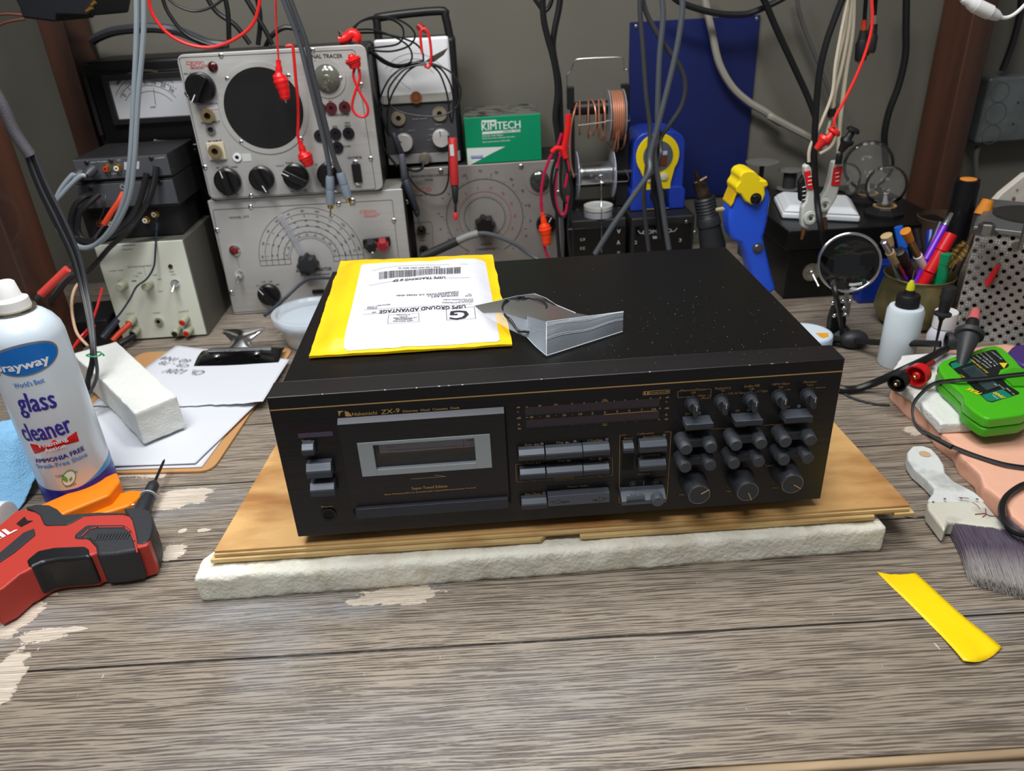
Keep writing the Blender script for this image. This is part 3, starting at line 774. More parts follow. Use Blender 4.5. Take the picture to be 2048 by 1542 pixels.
c = M2(1725, 1290, y=-0.014)
MB().lathe(c, YN, [(0, 0.0052), (0.006, 0.0050), (0.0068, 0.0042)], 28).build('azimuth_knob', BTN, az)
g = MB()
for t in range(5):
    a = M2(1392, 1290 + t * 14, y=-0.014); b = M2(1598, 1290 - 13 + t * 14, y=-0.014)
    g.box((a.x, -0.0142, a.z - 0.0002), (b.x, -0.0138, a.z + 0.0002))
g.build('groove', BTND, az)
pr = Print(M2, YN, y=-0.014); pr.text('Push On', (1438, 1275), (1578, 1264), 18)
pr.build('block_lettering', BTND, az)
# LEDs
for K_, cc in ((M2, (463, 706)), (M2, (826, 680)), (M2, (1178, 657)), (M2, (485, 1248)), (M2, (1810, 612)), (M3, (330, 513)), (M3, (810, 480)), (M3, (1290, 447))):
    c = K_(*cc, y=0); MB().lathe(c, YN, [(0, 0.0016), (0.0006, 0.0015), (0.0011, 0.0008)], 12).build('indicator_lamp', mat('dull_led', (92, 92, 96), 0.3), deck)
# rotary selectors
KN = mat('knob_slate', (62, 66, 72), 0.42, 0.3)
for (cx, cy), tip in (((262, 415), (305, 445)), ((540, 395), (582, 418)), ((822, 372), (862, 400)), ((1096, 352), (1142, 378)), ((1376, 335), (1428, 360))):
    c = M3(cx - 8, cy - 6, y=0)
    k_ = MB().lathe(c, YN, [(0, 0.0060), (0.0015, 0.0060), (0.0015, 0.0050), (0.0095, 0.0046)], 28).build('selector_knob', KN, deck, angle=25)
    f_ = Vector((0.0016, 0, 0)); top = c + Vector((0, -0.0125, 0))
    MB().prism([c + Vector((-0.0018, -0.010, 0.0050)), c + Vector((0.0018, -0.010, 0.0050)), c + Vector((0.0018, -0.010, -0.0050)), c + Vector((-0.0018, -0.010, -0.0050))], (0, -0.0055, 0)).build('grip', KN, k_, bevel=0.0008)
    MB().box((c.x - 0.0003, -0.0157, c.z + 0.0010), (c.x + 0.0003, -0.0154, c.z + 0.0046)).build('pointer', mat('cream_ink', (210, 200, 180), 0.5), k_)
# preset buttons
for a, b, n_ in (((208, 592), (467, 664), 'preset_button'), ((685, 562), (943, 630), 'preset_button'), ((1170, 525), (1422, 598), 'preset_button')):
    p, q = M3(a[0], a[1], y=-0.013), M3(b[0], b[1], y=-0.013)
    zt = M3(a[0], a[1], y=-0.008).z; zb = (M3((a[0]+b[0])/2, (b[1] + 6), y=-0.013)).z
    m = MB().prism([(p.x, -0.013, zb), (p.x, -0.013, zb + 0.0052), (p.x, -0.0085, zt - 0.001), (p.x, 0, zt), (p.x, 0, zb)], (q.x - p.x, 0, 0))
    o = m.build(n_, BTN, deck, bevel=0.0004); g = MB()
    for t in (0.0012, 0.0026, 0.0040): g.box((p.x + .0001, -0.0132, zb + t - .00022), (q.x - .0001, -0.0128, zb + t + .00022))
    g.build('groove', BTND, o)
# trimmer pairs: two little knobs and the web that joins them (end centres of the knobs in the crop)
TR = mat('trimmer_grey', (70, 74, 80), 0.5, 0.1, bump=(900, 0.25))
for (a, b) in (((208, 868), (448, 850)), ((690, 830), (930, 812)), ((1165, 798), (1408, 778)), ((200, 1042), (440, 1022)), ((668, 1008), (908, 988)), ((1150, 972), (1378, 954))):
    d = 0.018
    ca, cb = M3(*a, y=-d), M3(*b, y=-d)
    zz = (ca.z + cb.z) / 2
    web = MB().box((ca.x, -0.0105, zz - 0.0032), (cb.x, 0, zz + 0.0038)).build('trimmer_bridge', mat('bridge_dark', (44, 47, 53), 0.45, 0.1), deck, bevel=0.0006)
    for c in (ca, cb):
        kb = MB().lathe((c.x, 0, zz), YN, [(0, 0.0062), (0.011, 0.0058), (0.0112, 0.0054), (d - 0.0006, 0.0050), (d, 0.0045)], 24).build('trimmer_knob', TR, deck, angle=40)
# output and level knobs
for (cx, cy), ang in (((330, 1300), 60), ((798, 1270), 155), ((1228, 1195), 125)):
    d = 0.020
    c = M3(cx, cy, y=-d)
    prof = [(0, 0.0115), (0.003, 0.0112), (d - 0.0015, 0.0096), (d, 0.0089)]
    kb = MB().lathe((c.x, 0, c.z), YN, prof[:4], 40).build('output_knob', KN, deck, angle=25)
    m = MB(); m.ring((c.x, -d + 0.0002, c.z), YN, 0.0084, 0.0089, 0.0005, 40); m.build('knob_rim', STEEL, kb)
    t = math.radians(90 - ang); u = Vector((math.cos(t), 0, math.sin(t)))
    MB().obox(Vector((c.x, -d - 0.0002, c.z)) + u * 0.0055, u * 0.0038, (0, 0.0002, 0), u.cross(Vector((0, 1, 0))) * 0.0003).build('pointer', mat('gold_pointer', (214, 178, 110), 0.4), kb)

# dust and scratches on the deck's lid
m = MB(); random.seed(11)
for i in range(170):
    x = random.gauss(0.33, 0.07); y = random.gauss(0.07, 0.05)
    if not (0.21 < x < 0.44 and 0.005 < y < 0.28): continue
    m.ball((x, y, ZT), random.uniform(0.00015, 0.00035), 5, 3)
m.build('dust', mat('dust_specks', (150, 148, 140), 0.9), deck)['kind'] = 'stuff'
# ------------------------------------------------------------------ instruments at the back of the bench
PANEL = mat('brushed_aluminium_panel', (182, 181, 178), 0.42, 0.25, bump=(60, 0.15, (0.1, 1, 4)), var=(6, (158, 157, 156), 0.35, 0.7, (0.5, 1, 1)))
PANELD = mat('tarnished_aluminium_panel', (138, 134, 130), 0.48, 0.25, var=(7, (112, 107, 102), 0.35, 0.7))
CASEG = mat('dark_grey_hammertone_case', (46, 46, 45), 0.5, 0.2, bump=(500, 0.2))
INK = mat('black_panel_ink', (44, 42, 44), 0.6)
REDINK = mat('red_panel_ink', (182, 60, 60), 0.6)
KNOBB = mat('black_bakelite', (20, 20, 21), 0.28)
def screw(c, par, r=0.0036, n=YN, m=None):
    o = MB().lathe(c, n, [(0, r), (0.0008, r), (0.0018, r * 0.7), (0.0021, r * 0.2)], 14).build('screw', m or CHROME, par)
    return o
def pointer_knob(c, par, r=0.0135, h=0.014, ang=30, n=YN, white=True, m=None):
    """bakelite knob with a raised grip bar and a white line"""
    c = Vector(c); nn = Vector(n)
    o = MB().lathe(c, n, [(0, r), (h * 0.35, r), (h * 0.45, r * 0.86), (h * 0.55, r * 0.84)], 26).build('knob', m or KNOBB, par, angle=30)
    t = math.radians(ang); u = Vector((math.cos(t), 0, math.sin(t))); v = nn.cross(u)
    a = c + nn * h * 0.5
    MB().obox(a + nn * h * 0.25, u * r * 0.98, v * r * 0.28, nn * h * 0.27).build('grip', m or KNOBB, o, bevel=r * 0.12)
    if white: MB().obox(a + nn * h * 0.53 + u * r * 0.7, u * r * 0.28, v * 0.0006, nn * 0.0002).build('pointer', WHITEP, o)
    return o
def fluted_knob(c, par, r, h, n=YN, flutes=8, m=None, name='knob'):
    c = Vector(c); u, v = frame(n); nn = Vector(n).normalized(); seg = flutes * 6
    vs = []; fs = []
    for k, (hh, s) in enumerate(((0, 1.0), (h * 0.7, 0.96), (h, 0.82))):
        for i in range(seg):
            a = 2 * PI * i / seg; rr = r * s * (1 + 0.10 * math.cos(a * flutes))
            vs.append(c + nn * hh + (u * math.cos(a) + v * math.sin(a)) * rr)
    for k in range(2):
        for i in range(seg):
            a, b = k * seg + i, k * seg + (i + 1) % seg; fs.append((a, b, b + seg, a + seg))
    fs.append(tuple(range(2 * seg, 3 * seg)))
    return MB().add(vs, fs).build(name, m or KNOBB, par, angle=30)
def jack(c, par, r=0.005, m=None, name='jack', n=YN, h=0.002, hole=0.5):
    o = MB().ring(c, n, r * hole, r, h, 20).build(name, m or CHROME, par)
    MB().cyl(Vector(c) + Vector(n) * 0.0002, Vector(c) + Vector(n) * 0.0006, r * hole, None, 16).build('socket_hole', HOLE, o)
    return o
def toggle(c, par, tip=Vector((0, -0.012, -0.008)), r=0.005):
    o = MB().lathe(c, YN, [(0, r * 1.3), (0.0015, r * 1.3), (0.0015, r), (0.005, r), (0.005, r * .75), (0.007, r * .7)], 12).build('toggle_switch', CHROME, par, angle=30)
    s0 = Vector(c) + Vector((0, -0.006, 0))
    MB().lathe(s0, tip, [(0, 0.0013), (tip.length * .8, 0.0021), (tip.length, 0.0018)], 10).build('lever', CHROME, o)
    return o
def emblem_zig(p, K, x, y, w, h, r=0.0004):
    """outlined wedge badge with hooked ends round the four letters"""
    p.line([(x, y), (x + w * .22, y), (x + w * .22, y + h * .2)], r).line([(x, y), (x, y + h * .35), (x + w * .17, y + h * .35), (x + w * .22, y + h)], r)
    p.line([(x + w * .22, y + h), (x + w * .82, y + h * .96), (x + w * .82, y + h * .72), (x + w, y + h * .70)], r).line([(x + w * .22, y), (x + w * .82, y - h * .02), (x + w * .84, y + h * .5), (x + w, y + h * .48), (x + w, y + h * .7)], r)
    p.text('EICO', (x + w * .25, y + h * .88), (x + w * .80, y + h * .84), h * .72, thick=0.0001)

# ---- signal tracer (stands on the audio generator)
Y1 = 0.640
tr = thing('signal_tracer', 'grey metal test set with big round black speaker grille, stacked on the dial generator', 'test instrument', (-0.10, 0.70, 0.1875))
TX0, TX1, TZ0, TZ1 = -0.2295, 0.0305, 0.1885, 0.3895
MB().box((TX0 + 0.004, Y1 + 0.003, TZ0 - 0.001), (TX1 - 0.003, Y1 + 0.115, TZ1 - 0.002)).build('case', CASEG, tr, bevel=0.003)
m = MB(); rr = 0.010; poly = []
for cx, cz, a0 in ((TX1 - rr, TZ1 - rr, 0), (TX0 + rr, TZ1 - rr, 90), (TX0 + rr, TZ0 + rr, 180), (TX1 - rr, TZ0 + rr, 270)):
    for k in range(5): a = math.radians(a0 + k * 22.5); poly.append((cx + rr * math.cos(a), Y1, cz + rr * math.sin(a)))
m.prism(poly, (0, 0.004, 0)).build('front_panel', PANEL, tr, bevel=0.0012)
sc_ = K2(805, 675, y=Y1); sr = (K2(1140, 660, y=Y1) - K2(472, 690, y=Y1)).length / 2
MB().ring(sc_, YN, sr + 0.0003, sr + 0.0075, 0.0012, 64).build('grille_ring', PANEL, tr)
MB().lathe(sc_, YN, [(0, sr + 0.0004), (0.0008, sr + 0.0004)], 64).build('speaker_grille', mat('black_grille_cloth', (14, 14, 16), 0.85, bump=(1500, 0.6)), tr)
for c in ((492, 418), (1015, 392), (612, 960), (1122, 930), (437, 217), (1223, 172), (145, 545), (1635, 468), (300, 1175), (1720, 1100), (695, 1420), (1420, 1372), (1232, 425), (1460, 415)):
    screw(K2(*c, y=Y1), tr, 0.0034)
p = Print(K2, YN, y=Y1, lift=0.0004)
p.text('SIGNAL TRACER', (1150, 245), (1478, 238), 34, thick=0.0003).text('MODEL 147 A', (1240, 278), (1398, 272), 16)
p.text('SER. NO. 64 35 2', (118, 382), (290, 374), 13).text('AUDIO INPUT', (270, 806), (432, 798), 22).text('RF INPUT', (330, 968), (446, 960), 22)
p.text('PUT TRANSFORMER', (1290, 742), (1540, 736), 22).text('B+', (1362, 616), (1392, 614), 14).text('P', (1484, 610), (1496, 609), 14)
p.text('SIG.', (1392, 838), (1440, 836), 18).text('TEST', (1496, 806), (1548, 804), 16).text('SPKR', (1496, 832), (1552, 830), 18).text('SCOPE', (1482, 1006), (1548, 1002), 15)
p.text('WATTMETER', (1522, 1106), (1645, 1100), 20).text('LOAD', (1592, 1352), (1646, 1350), 16).text('INPUT SEL.', (460, 1420), (594, 1412), 18).text('GAIN', (795, 1402), (850, 1400), 20).text('OUTPUT SEL.', (1034, 1392), (1186, 1382), 20)
p.text('AUDIO', (446, 1178), (504, 1174), 12).text('NOISE', (524, 1180), (580, 1176), 12).text('RF', (400, 1186), (425, 1184), 12).text('VOLT', (908, 1172), (980, 1166), 12).text('TRACE', (990, 1146), (1052, 1142), 13).text('OFF', (1240, 1158), (1262, 1157), 12)
p.line([(78, 248), (96, 236), (1560, 168), (1585, 185), (1762, 1350), (1745, 1362), (372, 1444), (350, 1430), (78, 248)], 0.0006)
p.build('panel_lettering', INK, tr)
p = Print(K2, YN, y=Y1, lift=0.0004); emblem_zig(p, K2, 140, 272, 178, 58, 0.0006); p.build('badge', REDINK, tr)
c = K2(368, 313, y=Y1); MB().lathe(c, YN, [(0, 0.0068), (0.002, 0.0065), (0.004, 0.0045), (0.005, 0.0015)], 20).build('pilot_lamp', mat('dark_red_jewel', (62, 16, 20), 0.15), tr)
pointer_knob(K2(268, 492, y=Y1), tr, 0.0205, 0.018, 235)
pointer_knob(K2(500, 1292, y=Y1), tr, 0.0195, 0.018, 100)
pointer_knob(K2(790, 1268, y=Y1), tr, 0.0185, 0.018, 292)
pointer_knob(K2(1082, 1250, y=Y1), tr, 0.0190, 0.018, 150)
pointer_knob(K2(1372, 1235, y=Y1), tr, 0.0185, 0.018, 60)
jack(K2(330, 732, y=Y1), tr, 0.0095, mat('old_brass', (196, 172, 130), 0.35, 0.9), 'coax_jack', h=0.007)
jack(K2(352, 852, y=Y1), tr, 0.0065, CHROME, 'audio_jack', hole=0.6, h=0.003)
q = K2(400, 1035, y=Y1); MB().box((q.x - 0.0125, Y1 - 0.003, q.z - 0.0125), (q.x + 0.0125, Y1, q.z + 0.0125)).build('rf_socket_plate', mat('pale_socket', (196, 188, 164), 0.5), tr, bevel=0.001)
jack(K2(392, 1035, y=Y1 - 0.003), tr, 0.0095, mat('old_brass', (196, 172, 130), 0.35, 0.9), 'coax_jack', h=0.006)
jack(K2(576, 1090, y=Y1), tr, 0.006, WHITEP, 'small_jack'); q0, q1 = K2(612, 1062, y=Y1), K2(702, 1122, y=Y1)
MB().box((q0.x, Y1 - 0.0006, q1.z), (q1.x, Y1, q0.z)).build('paper_tag', mat('paper_tag', (190, 196, 192), 0.7), tr)
q0, q1 = K2(222, 608, y=Y1), K2(414, 676, y=Y1)
MB().box((q0.x, Y1 - 0.0006, q1.z), (q1.x, Y1, q0.z)).build('embossed_label', mat('label_strip', (176, 178, 184), 0.5), tr)
Print(K2, YN, y=Y1 - 0.0006).text('PHONE SCRATCH', (232, 646), (408, 636), 16).build('label_lettering', INK, tr)
for c in ((1290, 672), (1382, 668), (1496, 660)): jack(K2(*c, y=Y1), tr, 0.0082, mat('maroon_jack', (82, 34, 40), 0.35), 'pin_jack', hole=0.35)
for c in ((1418, 890), (1530, 884), (1435, 1005), (1285, 905)): jack(K2(*c, y=Y1), tr, 0.0085, mat('black_jack', (28, 28, 34), 0.3), 'pin_jack', hole=0.35)
c = K2(1346, 415, y=Y1)
MB().ring(c, YN, 0.0185, 0.026, 0.001, 48).build('eye_bezel', PANEL, tr)
e_ = MB().lathe(c, YN, [(0, 0.0182), (0.004, 0.0178), (0.008, 0.013), (0.010, 0.006), (0.0105, 0.001)], 32).build('magic_eye_tube', mat('tube_glass_green', (96, 98, 90), 0.08, coat=0.6), tr)
MB().lathe(c + Vector((0.001, -0.0102, 0)), YN, [(0, 0.006), (0.001, 0.004)], 20).build('eye_center', mat('eye_silver', (160, 160, 140), 0.25, 0.8), e_)
q = K2(1602, 1225, y=Y1); MB().box((q.x - 0.0065, Y1 - 0.003, q.z - 0.0135), (q.x + 0.0065, Y1, q.z + 0.0135)).build('slide_switch', HOLE, tr, bevel=0.0006)
for c in ((1590, 1140), (1610, 1305)): screw(K2(*c, y=Y1), tr, 0.0046)
screw(K2(1565, 1462, y=Y1 + 0.004), tr, 0.0040)

# ---- audio generator
Y2 = 0.646
ge = thing('audio_generator', 'wide grey metal generator with half-round dial scale standing on the bench', 'test instrument', (-0.09, 0.72, 0))
GX0, GX1 = -0.236, 0.0555
MB().box((GX0 + 0.002, Y2 + 0.003, 0.0), (GX1, Y2 + 0.072, 0.1855)).build('case', CASEG, ge, bevel=0.003)
MB().box((GX0, Y2, 0.001), (GX1 + 0.002, Y2 + 0.004, 0.1868)).build('front_panel', PANEL, ge, bevel=0.0014)
MB().box((GX0 + 0.003, Y2 + 0.004, 0.1855), (GX1 - 0.001, Y2 + 0.070, 0.1872)).build('lid', mat('pale_grey_lid', (150, 149, 142), 0.4, 0.3), ge)
for c in ((472, 158), (160, 375), (292, 955), (1805, 283), (1290, 130)): screw(L1(*c, y=Y2), ge, 0.0036)
p = Print(L1, YN, y=Y2, lift=0.0004)
p.line([(1850, 640), (1790, 98), (1775, 92), (130, 184), (122, 196), (298, 1120), (320, 1140), (900, 1100)], 0.0006)
dl_, dr_ = L1(556, 655, y=Y2), L1(1528, 625, y=Y2); C0 = (dl_ + dr_) / 2
ro = (dr_ - dl_).length / 2; ri = (L1(1250, 640, y=Y2) - L1(850, 640, y=Y2)).length / 2
for k in range(6):
    r_ = ro + (ri - ro) * (k / 5.0) * (1.0 if k < 5 else 1.0)
    p.arc(C0, r_, math.radians(2), math.radians(178), 0.00055, 56)
p.arc(C0, ri + 0.003, math.radians(2), math.radians(178), 0.0004, 56)
for side in (-1, 1):
    z0 = C0.z + 0.002; x_a, x_b = C0.x + side * ri, C0.x + side * ro
    V = Vector
    for za, zb, xa, xb in ((z0, z0, x_a, x_b), (z0 - 0.0085, z0 - 0.0085, x_a, x_b)):
        p.mb.add([(min(xa, xb), Y2 - 0.0004, za - 0.0003), (max(xa, xb), Y2 - 0.0004, za - 0.0003), (max(xa, xb), Y2 - 0.0004, za + 0.0003), (min(xa, xb), Y2 - 0.0004, za + 0.0003)], [(0, 1, 2, 3)])
    for k in range(6):
        xx = x_a + (x_b - x_a) * k / 5
        p.mb.add([(xx - .0003, Y2 - 0.0004, z0 - 0.0085), (xx + .0003, Y2 - 0.0004, z0 - 0.0085), (xx + .0003, Y2 - 0.0004, z0), (xx - .0003, Y2 - 0.0004, z0)], [(0, 1, 2, 3)])
# numerals and ticks round the rings
def ring_text(p, C0, r, a, s_, h, y_, lift=0.0004):
    vs, fs = glyph(s_)
    x0 = min(v[0] for v in vs); x1 = max(v[0] for v in vs)
    t = math.radians(a); R_ = Vector((math.cos(t), 0, math.sin(t))); T = Vector((math.sin(t), 0, -math.cos(t)))
    sc = h / 0.69; o = C0 + R_ * r
    p.mb.add([Vector((o.x, y_ - lift, o.z)) + T * ((v[0] - (x0 + x1) / 2) * sc) + R_ * (v[1] * sc) for v in vs], fs)
def ring_tick(p, C0, r0, r1, a, w, y_, lift=0.0004):
    t = math.radians(a); R_ = Vector((math.cos(t), 0, math.sin(t))); T = Vector((math.sin(t), 0, -math.cos(t))) * w / 2
    c = Vector((C0.x, y_ - lift, C0.z))
    p.mb.add([c + R_ * r0 - T, c + R_ * r0 + T, c + R_ * r1 + T, c + R_ * r1 - T], [(0, 1, 2, 3)])
sets = (('20', '30', '40', '50', '60', '80', '100', '120', '150', '180', '200'), ('2', '3', '4', '5', '6', '8', '10', '12', '15', '18', '20'))
for ri_, (rk, h_) in enumerate(((ro - 0.0068, 0.0034), (ro - 0.0144, 0.003), (ro - 0.0218, 0.003), (ro - 0.0295, 0.003))):
    for k in range(11): ring_text(p, C0, rk, 174 - k * 16.5 - ri_ * 1.2, sets[ri_ % 2][k] + ('0' if ri_ == 3 else ''), h_, Y2)
for k in range(46): ring_tick(p, C0, ri + 0.0085, ri + (0.013 if k % 3 == 0 else 0.011), 176 - k * 3.8, 0.0004, Y2)
for k in range(9): ring_text(p, C0, ri + 0.0042, 168 - k * 19, str((k + 1) * 10), 0.003, Y2)
p.text('AUDIO GENERATOR', (896, 768), (1226, 745), 30, thick=0.0003).text('SINE AND SQUARE WAVE', (938, 802), (1205, 790), 17).text('MODEL 377', (276, 268), (458, 256), 18)
for k, c in enumerate(((540, 895), (592, 862), (656, 858), (720, 885))): p.text('x' + str(10 ** k), (c[0] - 18, c[1]), (c[0] + 18, c[1] - 2), 12)
p.line([(340, 620), (368, 720)], 0.0003)
p.build('dial_scale', INK, ge)
p = Print(L1, YN, y=Y2, lift=0.0004); emblem_zig(p, L1, 1490, 190, 182, 60, 0.0006); p.build('badge', mat('faded_red_ink', (214, 110, 108), 0.6), ge)
# clear pointer vane and fluted knob
kc = L1(1010, 680, y=Y2); tip = L1(745, 225, y=Y2)
d_ = (tip - kc).normalized(); s_ = d_.cross(Vector((0, 1, 0)))
MB().prism([kc + s_ * 0.004 + Vector((0, -0.003, 0)), tip + s_ * 0.0045 + Vector((0, -0.003, 0)), tip - s_ * 0.0045 + Vector((0, -0.003, 0)), kc - s_ * 0.004 + Vector((0, -0.003, 0))], (0, 0.0008, 0)).build('pointer_vane', film('clear_vane', (210, 212, 220), 0.35, 0.1), ge)
fluted_knob(kc, ge, 0.0158, 0.020)
c = L1(325, 560, y=Y2); j_ = MB().lathe(c, YN, [(0, 0.0085), (0.002, 0.0085), (0.003, 0.0066)], 20).build('lamp_bezel', CHROME, ge)
MB().lathe(c + Vector((0, -0.003, 0)), YN, [(0, 0.0064), (0.003, 0.0050), (0.0045, 0.002)], 18).build('lamp_jewel', mat('red_jewel', (110, 26, 28), 0.12), j_)
toggle(L1(368, 785, y=Y2), ge, Vector((-0.001, -0.010, -0.009)))
pointer_knob(L1(648, 968, y=Y2), ge, 0.0178, 0.018, 125)
q = L1(1095, 943, y=Y2); MB().box((q.x - 0.008, Y2 - 0.003, q.z - 0.003), (q.x + 0.010, Y2, q.z + 0.003)).build('slide_switch', HOLE, ge)
bp_ = MB().obox(L1(1645, 490, y=Y2 - 0.004), (0.021, 0, 0.001), (0, 0.003, 0), (0, 0, 0.007)).build('binding_post_base', HOLE, ge, bevel=0.001)
for c, m_ in (((1590, 500), BLACK), ((1700, 490), mat('red_binding_post', (150, 30, 44), 0.3))):
    fluted_knob(L1(*c, y=Y2 - 0.006), ge, 0.0085, 0.017, (0.1, -1, -0.15), 6, m_, 'binding_post')
pc = L1(1605, 590, y=Y2 - 0.022)
o = MB().lathe(pc + Vector((0, 0.016, 0.012)), (0, -0.7, -0.7), [(0, 0.0075), (0.010, 0.0075), (0.010, 0.0055), (0.016, 0.0050), (0.02, 0.0038)], 16).build('bnc_plug', STEEL, None, angle=30)
tag(o, 'silver coax plug pushed onto the dial generator terminals', 'plug')

# ---- capacitance comparator
Y3 = 0.720
co = thing('bridge_comparator', 'dull grey bridge comparator with full circular dial, below the green tissue box', 'test instrument', (0.187, 0.78, 0))
CX0, CX1, CZ1 = 0.063, 0.3105, 0.2005
MB().box((CX0 + 0.002, Y3 + 0.003, 0), (CX1 - 0.001, Y3 + 0.118, CZ1 - 0.001)).build('case', CASEG, co, bevel=0.002)
MB().box((CX0, Y3, 0.001), (CX1, Y3 + 0.004, CZ1)).build('front_panel', PANELD, co, bevel=0.0012)
p = Print(L2, YN, y=Y3, lift=0.0004); pc = L2(755, 690, y=Y3)
rO = (L2(1090, 680, y=Y3) - L2(412, 690, y=Y3)).length / 2
RATIO_L = (L2(575, 690, y=Y3) - pc).length
p.arc(pc, rO, math.radians(-62), math.radians(242), 0.0007, 64).arc(pc, RATIO_L, math.radians(-70), math.radians(250), 0.0006, 56)
for k in range(75):
    a = 240 - k * 4.05; ring_tick(p, pc, rO, rO + (0.0045 if k % 5 == 0 else 0.0022), a, 0.00045, Y3)
    if k % 8 == 0: ring_tick(p, pc, rO + 0.005, rO + 0.010, a, 0.0009, Y3)
for k, s_ in enumerate(('.5', '.4', '.3', '.2', '.1', '100', '70', '50', '40', '30', '20', '15', '10')): ring_text(p, pc, rO + 0.011, 212 - k * 20, s_, 0.0042, Y3)
for k in range(40): ring_tick(p, pc, RATIO_L, RATIO_L + 0.003, 235 - k * 7.3, 0.0004, Y3)
p.text('BRIDGE CAPACITANCE COMPARATOR', (100, 335), (432, 318), 20).text('950-B', (222, 364), (292, 360), 18).text('MODEL B', (120, 500), (235, 494), 15)
p.line([(120, 760), (130, 735), (270, 728), (285, 750), (300, 1000)], 0.0005).line([(120, 760), (128, 1000)], 0.0005)
p.text('EXTERNAL STANDARD', (130, 842), (262, 836), 10).text('TEST', (170, 900), (230, 898), 10)
p.line([(672, 1000), (680, 972), (870, 958), (882, 985)], 0.0005).text('COMPARATOR', (700, 985), (850, 975), 12).text('SELECTOR', (720, 935), (820, 930), 12)
p.build('dial_scale', INK, co)
p = Print(L2, YN, y=Y3, lift=0.0004)
rM = (L2(985, 690, y=Y3) - pc).length
p.arc(pc, rM, math.radians(-50), math.radians(235), 0.0006, 56)
for k in range(36): ring_tick(p, pc, rM, rM + 0.0026, 230 - k * 7.6, 0.0004, Y3)
for k, s_ in enumerate(('2', '5', '.1', '.2', '.5', '.01', '.02', '.05', '50', '20')): ring_text(p, pc, rM + 0.005, 200 - k * 25, s_, 0.0042, Y3)
p.text('EICO', (130, 466), (275, 455), 36, thick=0.0004, shear=0.2)
p.build('red_scale', mat('dull_red_ink', (150, 62, 66), 0.6), co)
kc = pc + Vector((0, 0, -0.006)); fluted_knob(L2(757, 752, y=Y3 - 0.004), co, 0.0165, 0.020, flutes=7)
c = L2(1242, 360, y=Y3); MB().ring(c, YN, 0.016, 0.023, 0.001, 40).build('eye_bezel', PANELD, co)
MB().lathe(c, YN, [(0, 0.0158), (0.005, 0.015), (0.009, 0.010), (0.0105, 0.002)], 28).build('magic_eye_tube', mat('dark_eye_glass', (44, 48, 44), 0.08, coat=0.6), co)
for c in ((192, 800), (213, 975)): jack(L2(*c, y=Y3), co, 0.0075, BLACK, 'pin_jack', h=0.006, hole=0.35)
for c in ((365, 275), (1078, 235), (55, 553), (1412, 468), (1425, 1015)): screw(L2(*c, y=Y3), co, 0.0040, m=STEEL)
pointer_knob(L2(1300, 745, y=Y3), co, 0.0165, 0.014, 60)
p = None

# ---- upright analogue meter with handle, standing on the comparator
Y4 = 0.737
mt = thing('panel_meter', 'upright analogue meter with clear face and black carry handle beside the green box', 'meter', (0.09, 0.78, 0.2005))
MX0, MX1, MZ0, MZ1 = 0.031, 0.1435, 0.2012, 0.3885
MB().box((MX0 - 0.004, Y4 + 0.010, MZ0), (MX1 + 0.009, Y4 + 0.085, MZ1 - 0.002)).build('case', mat('black_crackle_case', (18, 18, 20), 0.55, bump=(400, 0.3)), mt, bevel=0.006)
zs = K3(700, 940, y=Y4).z; zc_ = K3(700, 1395, y=Y4).z
MB().box((MX0, Y4, zs), (MX1, Y4 + 0.012, MZ1)).build('meter_face', mat('meter_card', (222, 223, 226), 0.35), mt, bevel=0.004)
MB().box((MX0 + 0.003, Y4 - 0.003, zs + 0.001), (MX1 - 0.003, Y4 + 0.002, zs + 0.0155)).build('meter_skirt', mat('satin_skirt', (176, 176, 170), 0.3, 0.3), mt, bevel=0.002)
MB().box((MX0 + 0.002, Y4 - 0.005, zs + 0.0145), (MX1 - 0.002, Y4 - 0.0005, MZ1 - 0.004)).build('meter_window', film('clear_acrylic', (220, 222, 224), 0.04, 0.1, 1.12), mt)
MB().box((MX0, Y4 + 0.001, zc_), (MX1 + 0.002, Y4 + 0.012, zs)).build('control_panel', mat('charcoal_panel', (62, 62, 66), 0.5), mt, bevel=0.001)
MB().box((MX0 + 0.001, Y4 + 0.001, MZ0 + 0.003), (MX1 + 0.004, Y4 + 0.012, zc_)).build('lower_panel', mat('grey_lower_panel', (126, 126, 126), 0.5), mt, bevel=0.001)
p = Print(K3, YN, y=Y4, lift=0.0004)
for k in range(3):
    cc = K3(690, 840, y=Y4); p.arc(cc, 0.056 - k * 0.008, math.radians(40), math.radians(140), 0.0005, 30)
p.line([(640, 810), (480, 690)], 0.0006).line([(340, 830), (300, 420)], 0.0003)
p.build('meter_scale', mat('scale_ink', (120, 104, 110), 0.6), mt)
c = K3(690, 885, y=Y4 - 0.004); MB().lathe(c, YN, [(0, 0.009), (0.001, 0.009), (0.001, 0.0055), (0.0025, 0.0045)], 20).build('zero_adjuster', mat('copper_screw', (170, 110, 70), 0.3, 0.8), mt)
for cc in ((530, 1072), (903, 1030)): jack(K3(*cc, y=Y4), mt, 0.0112, mat('nickel', (190, 184, 172), 0.3, 0.9), 'pin_jack', hole=0.36, h=0.003)
for cc, a in (((582, 1292), 150), ((918, 1252), 95)):
    c = K3(*cc, y=Y4); o = MB().lathe(c, YN, [(0, 0.0145), (0.008, 0.0135), (0.009, 0.0125)], 32).build('knob', mat('spun_aluminium', (215, 215, 215), 0.32, 0.5), mt, angle=30)
    t = math.radians(a); u = Vector((math.cos(t), 0, math.sin(t)))
    MB().obox(c + Vector((0, -0.0092, 0)) + u * 0.008, u * 0.0045, (0, 0.0002, 0), u.cross(Vector((0, 1, 0))) * 0.0006).build('pointer', INK, o)
p = Print(K3, YN, y=Y4, lift=0.0004)
